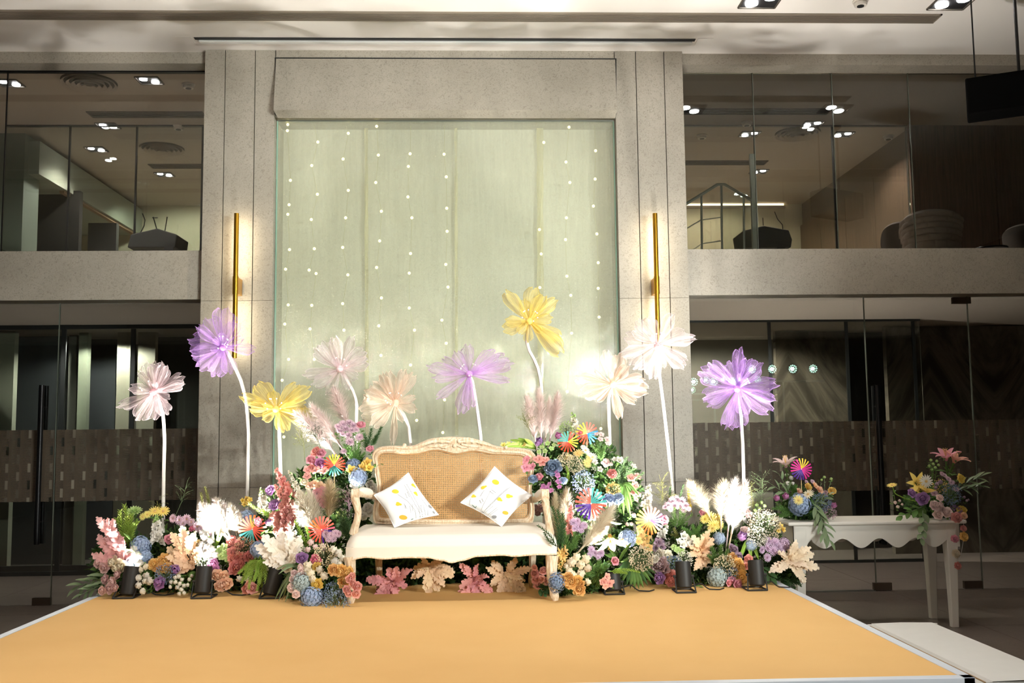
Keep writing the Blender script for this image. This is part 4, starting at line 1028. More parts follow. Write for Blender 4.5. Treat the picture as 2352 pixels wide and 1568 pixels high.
def organza_flower(label, colk, c, tips, stem, Y, seed, ball=None, beads=True):
    rg = random.Random(seed); C = at(*c, Y)
    base = at(stem[-1][0], stem[-1][1], Y); base.z = ST + .004
    o = thing('organza_flower', label, 'giant flower', (base.x, Y + .02, ST), 'giant organza flowers')
    S = [at(px, py, Y + .02) for px, py in stem] + [V3((base.x, Y + .02, ST + .004))]
    R_ = resample([C + V3((0, .03, 0))] + S, 26) + [S[-1]]
    MB().tube(R_, .0125, 8).build('stem', m_stemw, o)
    nt = len(tips)
    for i, tp in enumerate(tips):
        wid = tp[2] if len(tp) > 2 else .52
        ex_ = rg.uniform(.98, 1.12); T_ = at(c[0] + (tp[0] - c[0]) * ex_, c[1] + (tp[1] - c[1]) * ex_, Y); fwd = (-.22 if i % 2 else .02) + rg.uniform(-.08, .08)
        ax = T_ - C; ln = ax.length; ax.normalize(); nrm = V3((0, -1, 0)); tw_ = rg.uniform(-.85, .85); lat = ax.cross(nrm).normalized(); lat = (lat * cos(tw_) + nrm * sin(tw_)).normalized()
        ph, fq, am = rg.uniform(0, 6), rg.uniform(4, 9), rg.uniform(.04, .085)
        curl = rg.uniform(-.12, .16)
        def f_(u, v):
            vv = 2 * v - 1
            w = ln * wid * .68 * (.08 + .92 * sin(pi * (.02 + .56 * u)) ** 1.3) * (1 if u < .82 else sqrt(max(0, 1 - ((u - .82) / .18) ** 2 * .62)))
            edge = (.055 * sin(v * 11 + ph) + .025 * sin(v * 27 + 2 * ph)) * ln * u ** 3
            q = C + ax * (ln * (u + .0) * (1 - .07 * vv * vv * u) + edge) + lat * (w * vv)
            dep = -fwd * ln * sin(u * pi * .7) + .10 * ln * vv * vv * u + curl * ln * u ** 3 + am * ln * 1.6 * sin(fq * vv + ph) * u ** .8 + .012 * sin(vv * 23 + ph * 3) * u + .05 * ln * sin(6.5 * u + ph) * vv + .03 * ln * sin(11 * u + 2 * ph + 3 * vv) * u
            return q - nrm * 0 + nrm * (-dep * .8 + .02)
        mb = MB(); mb.grid(16, 20, f_); mb.build('petal', ORG[colk], o, smooth=180)
        if i % 2 == 0:                     # short inner petal
            def g_(u, v):
                p = V3(f_(u, v)); return C + (p - C) * .36 + nrm * (.03 + .03 * u)
            mb = MB(); mb.grid(7, 8, g_); mb.build('inner_petal', ORG[colk], o, smooth=180)
    b = C + V3((0, -.05, 0)) if ball is None else at(ball[0], ball[1], Y - .05)
    MB().ball(b, .026, 14, 8).build('flower_centre', CORE[colk], o)
    if beads:
        for k in range(8):
            th = rg.uniform(0, 2 * pi); q = C + V3((.06 * cos(th), -.11 - rg.uniform(0, .04), .045 * sin(th) + .03))
            MB().tube([b, q], .0004, 3).ball(q, .0055, 8, 5).build('stamen', m_pearl, o)
W_ = .4
organza_flower('pale pink organza flower, farthest left, before the lower left glass', 'pink', (357, 901), [(337, 833), (361, 836), (382, 842, .4), (418, 866, .34), (421, 882, .3), (388, 918, .5), (382, 952, .45), (348, 958, .5), (315, 964, .45), (276, 932, .24), (303, 890, .5), (317, 855, .45)], [(375, 954), (378, 1010), (376, 1090), (375, 1167)], 7.15, 1)
organza_flower('tall purple organza flower in front of the left gold wall light', 'purple', (516, 799), [(518, 718, .5), (537, 738, .4), (461, 757, .4), (431, 782, .5), (440, 810, .45), (457, 847, .42), (496, 862, .6), (527, 853, .5), (580, 803, .3), (555, 775, .4), (480, 740, .5)], [(530, 822), (553, 872), (566, 920), (571, 998), (568, 1140)], 7.2, 2)
organza_flower('yellow organza flower low beside the pink pampas on the left', 'yellow', (637, 940), [(557, 911, .25), (592, 886, .5), (578, 936, .5), (604, 964, .5), (656, 986, .5), (640, 980, .5), (729, 954, .22), (699, 971, .35), (705, 895, .42), (677, 884, .45), (699, 928, .4), (622, 898, .5)], [(641, 981), (643, 1030), (645, 1090)], 7.1, 3)
organza_flower('blush white organza flower left of the middle above the pampas', 'blush', (783, 848), [(738, 787, .42), (728, 804, .4), (768, 776, .42), (805, 775, .34), (836, 809, .45), (843, 830, .45), (820, 868, .5), (703, 860, .26), (722, 882, .34), (752, 902, .45), (800, 893, .5)], [(798, 876), (813, 902), (820, 928), (818, 985)], 7.2, 4)
organza_flower('peach organza flower nearest the left corner of the settee back', 'peach', (908, 926), [(879, 864, .3), (892, 856, .3), (929, 853, .36), (947, 857, .34), (953, 912, .5), (952, 940, .5), (926, 967, .4), (902, 1012, .16), (860, 974, .5), (833, 944, .55), (838, 903, .5), (856, 886, .45)], [(925, 947), (938, 975), (944, 1030)], 7.15, 5, ball=(909, 925))
organza_flower('lavender organza flower above the middle of the settee', 'lavender', (1078, 860), [(991, 843, .22), (1002, 867, .25), (1009, 911, .22), (1058, 942, .3), (1078, 938, .34), (1164, 872, .25), (1169, 837, .3), (1164, 820, .3), (1137, 811, .45), (1071, 790, .45), (1044, 808, .45), (1018, 824, .32)], [(1085, 876), (1096, 940), (1105, 1010)], 7.2, 6)
organza_flower('tallest yellow organza flower against the niche', 'yellow', (1215, 739), [(1162, 673, .3), (1229, 662, .42), (1249, 678, .4), (1280, 686, .28), (1267, 730, .4), (1288, 778, .34), (1285, 804, .34), (1213, 784, .45), (1190, 765, .5), (1160, 755, .45), (1161, 739, .4), (1205, 690, .4)], [(1209, 782), (1217, 810), (1233, 835), (1241, 870), (1244, 893), (1248, 1030)], 7.25, 7)
organza_flower('peach organza flower right of the niche, touching the blush one', 'peach', (1406, 883), [(1391, 807, .42), (1427, 813, .4), (1365, 848, .25), (1324, 866, .4), (1336, 904, .4), (1367, 918, .4), (1422, 953, .25), (1456, 920, .5), (1482, 895, .5), (1480, 869, .35), (1438, 845, .4)], [(1398, 917), (1399, 970), (1402, 1050)], 7.15, 8, beads=False)
organza_flower('blush organza flower in front of the right gold wall light', 'blush', (1510, 791), [(1467, 738, .45), (1489, 727, .4), (1543, 727, .35), (1571, 764, .45), (1593, 778, .25), (1572, 823, .3), (1564, 840, .3), (1522, 847, .45), (1497, 866, .4), (1463, 838, .4), (1434, 813, .26), (1441, 772, .4), (1459, 758, .4)], [(1513, 849), (1523, 923), (1534, 1019), (1545, 1130)], 7.25, 9, ball=(1510, 797))
organza_flower('bright purple organza flower, farthest right, before the lower right glass', 'purple', (1692, 890), [(1699, 806, .28), (1722, 826, .4), (1742, 839, .4), (1778, 880, .34), (1782, 918, .34), (1769, 940, .4), (1713, 950, .45), (1699, 986, .36), (1663, 982, .36), (1633, 929, .4), (1622, 913, .4), (1613, 854, .4), (1629, 836, .4), (1676, 833, .45)], [(1702, 951), (1706, 1020), (1709, 1120)], 7.2, 10, ball=(1693, 893))
# ================================================================ flower kit (unit size: about 1 across, facing +Z)
def radial(mb, n, L, Wd, r0, t0, t1, cup=.2, nu=4, nv=2, p=.7, ph=0., z0=0., jit=0., rg=None, mi=0, point=False):
    for i in range(n):
        a = 2 * pi * (i + ph) / n + (rg.uniform(-jit, jit) if rg else 0); jl = 1 + (rg.uniform(-jit, jit) if rg else 0)
        ca, sa = cos(a), sin(a); r, z = r0, z0; V = []; UV = []
        for k in range(nu + 1):
            u = k / nu; th = rad(t0 + (t1 - t0) * u)
            if k: r += sin(th) * L * jl / nu; z += cos(th) * L * jl / nu
            w = Wd * (sin(pi * (.06 + .90 * u)) ** p if not point else sin(pi * (.08 + .92 * u)) ** p)
            nr, nz = -cos(th), sin(th)
            for j in range(nv + 1):
                v = -1 + 2 * j / nv; c = cup * Wd * v * v * (.3 + .7 * u)
                rr = r + nr * c; V.append((ca * rr - sa * w * v, sa * rr + ca * w * v, z + nz * c)); UV.append((u, j / nv))
        mb.add(V, [(q * (nv + 1) + j, q * (nv + 1) + j + 1, (q + 1) * (nv + 1) + j + 1, (q + 1) * (nv + 1) + j) for q in range(nu) for j in range(nv)], UV, mi)
def kit_rose(mb, rg):
    mb.lathe([(.09, 0), (.1, .2), (.05, .34), (.01, .33)], 7, (0, 0, -.05))
    radial(mb, 3, .40, .17, .02, 18, -22, .8, 4, 3, .6, 0., -.02, .1, rg); radial(mb, 4, .44, .22, .05, 30, -8, .6, 4, 3, .6, .4, -.06, .1, rg)
    radial(mb, 5, .46, .26, .07, 48, 26, .5, 4, 3, .55, .2, -.09, .12, rg); radial(mb, 6, .47, .28, .09, 66, 82, .35, 4, 3, .5, .5, -.10, .12, rg)
def kit_bud(mb, rg):
    mb.lathe([(.1, -.1), (.2, .05), (.2, .25), (.06, .4)], 8)
    radial(mb, 4, .62, .30, .06, 42, -26, .7, 5, 3, .6, 0., -.16, .1, rg); radial(mb, 4, .62, .32, .08, 62, -22, .6, 5, 3, .6, .5, -.18, .1, rg)
def kit_peony(mb, rg):
    for k, (n, L, w, r, a, b) in enumerate(((4, .34, .16, .02, 10, -30), (6, .38, .17, .05, 26, 0), (7, .42, .19, .08, 44, 24), (8, .44, .2, .10, 64, 52), (9, .46, .22, .12, 84, 88))):
        radial(mb, n, L, w, r, a, b, .5, 4, 2, .5, .3 * k, -.02 * k, .14, rg)
def kit_daisy(mb, rg): radial(mb, 17, .42, .055, .09, 74, 96, .2, 3, 2, .5, 0, 0, .06, rg)
def kit_mum(mb, rg):
    radial(mb, 15, .43, .07, .06, 70, 92, .3, 3, 2, .5, 0, 0, .06, rg); radial(mb, 13, .36, .065, .05, 48, 70, .3, 3, 2, .5, .5, .02, .06, rg); radial(mb, 9, .26, .06, .03, 24, 40, .3, 3, 2, .5, .2, .03, .06, rg)
def kit_orchid(mb, rg):
    radial(mb, 5, .46, .22, .03, 68, 92, .25, 4, 3, .55, 0, 0, .08, rg); radial(mb, 3, .24, .1, .02, 30, 60, .6, 3, 2, .6, .3, .02, .1, rg)
def kit_lily(mb, rg):
    radial(mb, 6, .80, .13, .03, 14, 92, .35, 7, 2, .8, 0, -.3, .05, rg, point=True)
def kit_floret(mb, rg): radial(mb, 4, .48, .235, .02, 66, 104, .3, 3, 2, .55, 0, 0, .14, rg); mb.ball((0, 0, .02), .05, 6, 4)
def kit_bell(mb, rg):
    radial(mb, 5, .62, .22, .06, 18, 74, .4, 5, 2, .6, 0, -.2, .08, rg); radial(mb, 3, .4, .18, .03, 10, 30, .4, 3, 2, .6, .3, -.12, .1, rg)
def kit_tulip(mb, rg):
    radial(mb, 3, .72, .27, .05, 40, -14, .7, 5, 3, .6, 0, -.22, .06, rg); radial(mb, 4, .74, .3, .07, 54, 4, .6, 5, 3, .6, .5, -.24, .06, rg)
KIT = dict(rose=kit_rose, bud=kit_bud, peony=kit_peony, daisy=kit_daisy, mum=kit_mum, orchid=kit_orchid, lily=kit_lily, floret=kit_floret, bell=kit_bell, tulip=kit_tulip)
PC = {  # petal colour, throat colour
 'white': (lin(250, 246, 238), lin(236, 232, 205)), 'cream': (lin(252, 238, 206), lin(240, 214, 160)), 'ivory': (lin(248, 240, 222), lin(228, 218, 170)),
 'blush': (lin(246, 216, 210), lin(236, 180, 176)), 'pink': (lin(240, 150, 170), lin(226, 96, 130)), 'hotpink': (lin(236, 96, 140), lin(214, 56, 110)),
 'coral': (lin(250, 156, 140), lin(240, 122, 108)), 'peach': (lin(252, 200, 158), lin(244, 164, 110)), 'salmon': (lin(246, 168, 150), lin(236, 128, 112)), 'dustypink': (lin(236, 190, 184), lin(218, 158, 154)),
 'orange': (lin(255, 204, 96), lin(252, 178, 62)), 'yellow': (lin(250, 214, 50), lin(238, 176, 20)), 'lemon': (lin(252, 232, 110), lin(244, 206, 60)), 'gold': (lin(248, 206, 92), lin(206, 140, 30)),
 'purple': (lin(160, 84, 176), lin(118, 44, 140)), 'magenta': (lin(196, 84, 168), lin(160, 50, 134)), 'lilac': (lin(214, 180, 214), lin(180, 120, 170)), 'mauve': (lin(226, 190, 206), lin(190, 120, 160)), 'plum': (lin(150, 106, 140), lin(110, 70, 104)),
 'blue': (lin(158, 184, 222), lin(120, 150, 198)), 'paleblue': (lin(168, 192, 220), lin(130, 160, 196)), 'steelblue': (lin(96, 130, 172), lin(64, 96, 140)), 'greyblue': (lin(176, 196, 196), lin(140, 164, 164)), 'lime': (lin(176, 208, 96), lin(130, 170, 50)), 'fadedpink': (lin(206, 170, 172), lin(164, 126, 136))}
_pm = {}
def pm(c):
    if c not in _pm: _pm[c] = petalmat('petal_' + c, tuple(x * .8 + .19 for x in PC[c][0]), tuple((x * .5 + y * .5) * .82 + .13 for x, y in zip(PC[c][1], PC[c][0])))
    return _pm[c]
G1 = petalmat('leaf_green', lin(104, 138, 72), lin(74, 108, 50), .25, .2); G2 = petalmat('leaf_dark', lin(70, 100, 58), lin(50, 76, 42), .2, .2); G3 = petalmat('leaf_lime', lin(168, 196, 92), lin(122, 158, 60), .3, .15); G4 = petalmat('leaf_sage', lin(142, 160, 122), lin(108, 130, 92), .25, .15); G5 = petalmat('leaf_olive', lin(150, 150, 84), lin(110, 116, 60), .25, .15)
_meshes = {}
def bloom_mesh(kind, col, var=0):
    key = (kind, col, var)
    if key not in _meshes:
        mb = MB(); KIT[kind](mb, random.Random(hash(kind) % 97 * 0 + len(kind) * 7 + var)); _meshes[key] = mb.mesh(kind + '_petals', pm(col), 180)
    return _meshes[key]
mb = MB(); mb.tube([(0, 0, -.08), (.05, .0, -.7), (.02, .05, -1.5)], [.045, .03, .03], 5); radial(mb, 5, .28, .06, .04, 60, 120, .2, 2, 2, .8, 0, -.12)
mb.grid(4, 2, lambda u, v: (.05 + .5 * u, (v - .5) * .22 * sin(pi * (u * .95 + .05)), -.8 + .25 * u - .2 * u * u)); mb.grid(4, 2, lambda u, v: (.05 - .45 * u, (v - .5) * .22 * sin(pi * (u * .95 + .05)), -1.05 + .3 * u - .2 * u * u))
STEM = mb.mesh('stem', G1, 60)
CEN = {c: MB().ball((0, 0, .03), .11, 10, 5, 0, (1, 1, .55)).mesh('flower_centre', pm(k)) for c, k in (('y', 'gold'), ('g', 'lime'), ('p', 'plum'))}
STAM = None
def stam_mesh():
    mb = MB()
    for k in range(6):
        a = k * pi / 3 + .3; mb.tube([(0, 0, -.2), (.1 * cos(a), .1 * sin(a), .3), (.16 * cos(a), .16 * sin(a), .45)], .012, 4); mb.ball((.16 * cos(a), .16 * sin(a), .46), .03, 5, 4)
    return mb.mesh('stamens', pm('gold'))
STAM = stam_mesh()
RG = random.Random(11)
def D(px, py):
    """depth of the flower bank seen at a pixel: low banks lean back, tall banks beside the settee come forward"""
    low = 6.70 + max(0, 1372 - py) / 215 * .42
    tall = 6.26 + max(0, 1392 - py) / 410 * .80
    if px < 560: return low
    if px < 680: k = (px - 560) / 120; return low * (1 - k) + tall * k
    if px < 1440: return tall
    if px < 1520: k = (px - 1440) / 80; return tall * (1 - k) + low * k
    return low
def face(px, py, spread=.5, up=.3):
    cxm = 430 if px < 600 else 740 if px < 900 else 1330 if px < 1470 else 1640 if px < 1890 else px
    return V3(((px - cxm) / 320 + RG.uniform(-spread, spread), -1, up + (1250 - py) / 500 + RG.uniform(-spread, spread) * .7)).normalized()
CATS = dict(rose='rose', bud='flower', peony='flower', daisy='daisy', mum='chrysanthemum', orchid='orchid', lily='lily', bell='flower', tulip='flower')
NAMES = dict(rose='rose', bud='lisianthus', peony='ranunculus', daisy='daisy', mum='chrysanthemum', orchid='orchid', lily='lily', bell='freesia', tulip='tulip_flower')
def bloom(kind, col, px, py, size, label, group=None, Y=None, dirn=None, centre=None, stem=True):
    Y = Y or D(px, py) - .07; p = at(px, py, Y); s = pxm(size, Y) * (1.4 if kind == 'bud' else 1.12)
    d = dirn or face(px, py); q = V3(d).to_track_quat('Z', 'Y') @ Quaternion((0, 0, 1), RG.uniform(0, 6.28))
    o = link(NAMES[kind], bloom_mesh(kind, col, RG.randrange(3)), None, p, q, s); tag(o, label, CATS[kind], group)
    if stem: link('stem', STEM, o)
    if kind in ('daisy', 'mum'): link('flower_centre', CEN[centre or 'y'], o)
    if kind == 'lily': link('stamens', STAM, o, scale=.62)
    if kind == 'orchid': link('flower_centre', CEN[centre or 'p'], o, scale=.7)
    return o
def cluster(kind, col, label, pts, size=24, Y=None, dirn=None, centre=None):
    for i, p in enumerate(sorted(pts)):
        lab = label if len(pts) == 1 else '%s, %s' % (label, ('left one', 'right one')[i]) if len(pts) == 2 else '%s, %s from left' % (label, ORD[i])
        bloom(kind, col, p[0], p[1], p[2] if len(p) > 2 else size, lab, label if len(pts) > 1 else None, Y, dirn, centre)
ORD = 'first second third fourth fifth sixth seventh eighth ninth tenth eleventh twelfth thirteenth fourteenth fifteenth'.split()
def hydrangea(col, px, py, size, label, Y=None, sq=1.):
    Y = Y or D(px, py) - .03; c = at(px, py, Y); r = pxm(size, Y) / 2
    o = thing('hydrangea', label, 'hydrangea', c)
    n = 104
    for i in range(n):
        z = 1 - 1.75 * (i + .5) / n; th = i * 2.39996; q = sqrt(max(0, 1 - z * z))
        d = V3((q * cos(th), -z, q * sin(th) * sq)); rr = r * RG.uniform(.84, 1.02)
        link('floret', bloom_mesh('floret', col, i % 3), o, d * rr, d.normalized().to_track_quat('Z', 'Y') @ Quaternion((0, 0, 1), RG.uniform(0, 6)), r * RG.uniform(.29, .37))
    MB().ball((0, 0, 0), r * .80, 12, 8).build('flower_core', G2 if False else pm(col), o, world=False)
    MB().tube([(0, r * .5, 0), (0, r * 1.2, -r * 1.4)], .006, 5).build('stem', G1, o, world=False)
def spike(kind, col, base, tip, label, n=12, size=20, Y=None, name='flower_spike', cat='flower', tipcol=None):
    Y = Y or D(*base); a, b = at(*base, Y), at(*tip, Y + .03)
    o = thing(name, label, cat, a); ax = b - a
    MB().tube([a - ax * .5 + V3((0, .12, 0)), a, a + ax * .5 + V3((.0, -.01, 0)), b], [.006, .006, .005, .003], 5).build('stem', G1, o)
    for i in range(n):
        u = i / (n - 1); p = a + ax * u; th = i * 2.4; d = V3((cos(th) * .9, -abs(sin(th)) - .35, .35)).normalized(); s = pxm(size, Y) * (1 - .62 * u ** 1.5)
        link('floret', bloom_mesh(kind, tipcol if tipcol and u > .75 else col, i % 3), o, p - a + d * s * .35, d.to_track_quat('Z', 'Y'), s)
def babys_breath(col, px, py, r, label, n=240, Y=None, dot=.0042):
    Y = Y or D(px, py) - .08; c = at(px, py, Y); R_ = pxm(r, Y); o = thing('babys_breath', label, 'baby\'s breath', c); rg = random.Random(px)
    mb = MB(); ms = MB(); b0 = V3((0, R_ * .9, -R_ * .9))
    for i in range(n):
        d = V3((rg.gauss(0, 1), rg.gauss(0, 1) * .8, rg.gauss(0, 1))).normalized() * R_ * rg.uniform(.35, 1.02) ** .5
        s = dot * rg.uniform(.7, 1.25)
        mb.add([(d.x + s, d.y, d.z), (d.x - s, d.y, d.z), (d.x, d.y + s, d.z), (d.x, d.y - s, d.z), (d.x, d.y, d.z + s), (d.x, d.y, d.z - s)],
               [(0, 2, 4), (2, 1, 4), (1, 3, 4), (3, 0, 4), (2, 0, 5), (1, 2, 5), (3, 1, 5), (0, 3, 5)])
        if i % 4 == 0: ms.tube([b0, d * .55 + b0 * .2, d], .0011, 3, False)
    x = mb.build('blossoms', pm(col), o, world=False, smooth=0); x['kind'] = 'stuff'
    y = ms.build('twigs', G4, o, world=False); y['kind'] = 'stuff'
# ---- greenery
def leafmesh(name, mat, L=1., Wd=.16, droop=.25, nu=6, fold=.25):
    mb = MB(); mb.grid(nu, 2, lambda u, v: (L * u, (v - .5) * 2 * Wd * sin(pi * (.04 + .95 * u)) ** .8, -droop * u * u + fold * Wd * abs(2 * v - 1) * sin(pi * u))); return mb.mesh(name, mat, 180)
LF = {(k): leafmesh('leaf', m_) for k, m_ in (('g', G1), ('d', G2), ('l', G3), ('s', G4), ('o', G5))}
LFW = {(k): leafmesh('leaf', m_, 1., .3, .2) for k, m_ in (('g', G1), ('d', G2), ('l', G3), ('s', G4))}
def basis(d, up=V3((0, -.5, 1))):
    d = d.normalized(); y = up.cross(d).normalized(); z = d.cross(y); return Matrix((d, y, z)).transposed().to_quaternion()
def leaf_branch(base, tip, n, size, label, k='s', Y=None, wide=False, sag=0., name='leaf_branch', cat='foliage branch', Y2=None):
    Y = Y or D(*base); a, b = at(*base, Y), at(*tip, Y2 or Y - .05); o = thing(name, label, cat, a); ax = b - a
    pts = [a + ax * (i / 8) + V3((0, 0, sag * 4 * (i / 8) * (1 - i / 8))) for i in range(9)]
    MB().tube(pts, [.004 - .0003 * i for i in range(9)], 5).build('stem', G4, o)
    for i in range(n):
        u = .1 + .9 * i / (n - 1); k_ = min(7, int(u * 8)); p = pts[k_].lerp(pts[k_ + 1], u * 8 - k_); s_ = 1 if i % 2 else -1
        lat = ax.normalized().cross(V3((0, -1, 0))).normalized()
        d = (ax.normalized() * 1.0 + lat * s_ * RG.uniform(.5, .9) * (1 - .7 * (i == n - 1)) + V3((0, -RG.uniform(.1, .5), RG.uniform(-.2, .1)))).normalized()
        link('leaf', (LFW if wide else LF)[k], o, p - a, basis(d), pxm(size, Y) * RG.uniform(.8, 1.15) * (1 - .25 * u))
def needle_sprig(base, tips, label, n=60, ln=14, mat=None, Y=None, name='needle_sprig', cat='greenery sprig', thick=.0022):
    Y = Y or D(*base); a = at(*base, Y); mb = MB(); rg = random.Random(base[0] * 7 + base[1])
    for tp in tips:
        b = at(tp[0], tp[1], Y + rg.uniform(-.05, .05)); ax = b - a; side = ax.cross(V3((0, 1, 0))) * rg.uniform(-.12, .12)
        P = [a + ax * (i / 8) + side * sin(pi * i / 8) for i in range(9)]
        mb.tube(P, [.0028 - .0002 * i for i in range(9)], 4)
        for i in range(n):
            u = .15 + .85 * i / n; k_ = min(7, int(u * 8)); p = P[k_].lerp(P[k_ + 1], u * 8 - k_); th = i * 2.4
            l1 = ax.normalized().cross(V3((0, 1, .1))).normalized(); l2 = ax.normalized().cross(l1)
            d = (ax.normalized() * .9 + l1 * cos(th) + l2 * sin(th)).normalized() * pxm(ln, Y) * (1.1 - .6 * u); w = l2.cross(d).normalized() * thick
            mb.add([p - w, p + w, p + d * .6 + w * .8, p + d, p + d * .6 - w * .8], [(0, 1, 2, 3, 4)], [(0, 0), (0, 1), (.6, 1), (1, .5), (.6, 0)])
    o = mb.build(name, mat or G1); L_ = a.copy(); o.data.transform(Matrix.Translation(-L_)); o.location = L_
    return tag(o, label, cat)
def blades(base, tips, label, w=5, k='g', Y=None, name='grass_blades', cat='grass', arch=.25):
    Y = Y or D(*base); a = at(*base, Y); o = thing(name, label, cat, a)
    for tp in tips:
        b = at(tp[0], tp[1], Y - RG.uniform(.0, .12)); ww = pxm(w, Y) / 2; L = (b - a).length
        lat = (b - a).cross(V3((0, -1, 0))).normalized(); rise = V3((0, -.25, 1)) * arch * L
        mb = MB(); mb.grid(10, 2, lambda u, v: a + (b - a) * u + rise * sin(pi * u) * .9 + lat * (v - .5) * 2 * ww * sin(pi * (.12 + .86 * u)) ** .6 + V3((0, -abs(v - .5) * ww, 0)))
        mb.build('blade', {'g': G1, 'd': G2, 'l': G3, 's': G4}[k], o)
def wisp(base, tip, label, Y=None, n=26, mat=None, w=30, name='wispy_grass', seed=0, dots=True):
    Y = Y or D(*base); a, b = at(*base, Y), at(*tip, Y + .04); mb = MB(); rg = random.Random(seed + base[0]); ax = b - a
    mb.tube([a, a + ax * .5 + V3((.01, 0, 0)), b], .0014, 4)
    for i in range(n):
        u = rg.uniform(.35, 1); p = a + ax * u; d = V3((rg.uniform(-1, 1), rg.uniform(-.5, .5), rg.uniform(.1, 1))).normalized() * pxm(w, Y) * rg.uniform(.4, 1)
        mid = p + d * .5 + V3((0, 0, .01)); mb.tube([p, mid, p + d], .0008, 3, False)
        if dots:
            for k in range(3): mb.ball(p + d * (.5 + .25 * k) + V3((rg.uniform(-.006, .006), 0, rg.uniform(-.006, .006))), .0026, 5, 3)
    o = mb.build(name, mat or G5); o.data.transform(Matrix.Translation(-a)); o.location = a
    return tag(o, label, 'grass')
# ---- pampas plumes
def plume_mesh(seed, mat, fat=1.):
    rg = random.Random(seed); mb = MB(); bend = rg.uniform(-.22, .22); bend2 = rg.uniform(-.1, .1)
    ctr = lambda u: V3((bend * u * u, bend2 * u * u, u))
    for i in range(1700):
        u = rg.random() ** .9; p = ctr(.08 + .78 * u); th = rg.uniform(0, 2 * pi)
        wid = .26 * fat * (sin(pi * (.10 + .85 * u)) ** .8) * rg.uniform(.35, 1.1)
        out = V3((cos(th), sin(th), 0)); rise = .12 + .16 * rg.random()
        m1 = p + out * wid * .55 + V3((0, 0, rise * .45)); m2 = p + out * wid + V3((rg.uniform(-.02, .02), rg.uniform(-.02, .02), rise * (.9 - .35 * rg.random())))
        w = out.cross(V3((0, 0, 1))).normalized() * .0032
        mb.add([p - w, p + w, m1 + w, m1 - w, m2], [(0, 1, 2, 3), (3, 2, 4)], [(0, 0), (0, 1), (.5, 1), (.5, 0), (1, .5)])
    mb.tube([ctr(k / 6 * .9) for k in range(7)], [.02, .02, .018, .016, .012, .008, .004], 5)
    return mb.mesh('plume', mat, 180)
m_pw = petalmat('pampas_white', lin(250, 244, 232), lin(236, 222, 196), .4, .04); m_pp = petalmat('pampas_pink', lin(255, 245, 241), lin(252, 226, 220), .5, .03); m_pc = petalmat('pampas_cream', lin(240, 230, 204), lin(222, 200, 160), .4, .04)
PL = {(c, i): plume_mesh(i * 5 + 3, m_, 1. + .15 * i) for c, m_ in (('w', m_pw), ('p', m_pp), ('c', m_pc)) for i in range(3)}
PST = {c: MB().tube([(0, 0, .1), (0, 0, -.6)], .014, 6).mesh('stem', m_) for c, m_ in (('w', m_pc), ('p', m_pp), ('c', m_pc))}
def plume(c, base, tip, label, Y=None, fat=1., lean=.0):
    Y = Y or D(*base); a, b = at(*base, Y), at(*tip, Y + lean); ax = b - a
    q = ax.to_track_quat('Z', 'Y') @ Quaternion((0, 0, 1), RG.uniform(0, 6))
    o = link('pampas_plume', PL[(c, RG.randrange(3))], None, a, q, (ax.length * fat * 1.45, ax.length * fat * 1.45, ax.length * 1.02)); tag(o, label, 'pampas grass', 'pampas plumes')
    link('stem', PST[c], o)
# ---- pinwheels
PW = {k: plain('pinwheel_' + k, c, .5) for k, c in dict(red=lin(238, 80, 52), orange=lin(250, 130, 60), coral=lin(246, 104, 84), teal=lin(78, 176, 172), darkteal=lin(40, 120, 112), yellow=lin(250, 214, 70), purple=lin(84, 40, 150), blue=lin(48, 136, 196), magenta=lin(222, 44, 150), pink=lin(244, 110, 140)).items()}
def pinwheel(px, py, r, cols, label, Y=None, n=20, stick=60, ring=False, lean=0.):
    """cols: list of (from angle, colour) counter-clockwise from the right"""
    Y = Y or D(px, py) - .06; c = at(px, py, Y); R_ = pxm(r, Y); o = thing('pinwheel', label, 'pinwheel', c)
    for i in range(n):
        a = 360 * (i + .5) / n; col = cols[-1][1]
        for a0, k in cols:
            if a >= a0: col = k
        ar = rad(a); d = V3((cos(ar), 0, sin(ar))); l = V3((-sin(ar), 0, cos(ar))); tw = .34
        def f_(u, v):
            w = R_ * (.032 + .048 * u) * (v - .5) * 2
            return d * (R_ * (.04 + .96 * u)) + l * (w * cos(tw * u)) + V3((0, -w * sin(tw * u) - .012 * sin(pi * u) - .004, 0))
        MB().grid(3, 1, f_).build('blade', PW[col], o, world=False, smooth=180)
    MB().ball((0, -.008, 0), R_ * .06, 8, 5).build('hub', m_pearl, o, world=False)
    MB().tube([(0, .004, 0), (lean, .01, -pxm(stick, Y))], .003, 5).build('stick', plain('bamboo_stick', lin(214, 186, 136), .6), o, world=False)
    if ring: MB().tube([(R_ * cos(k * pi / 20), 0, R_ * sin(k * pi / 20)) for k in range(41)], .0016, 4, False).build('rim_wire', m_black, o, world=False)
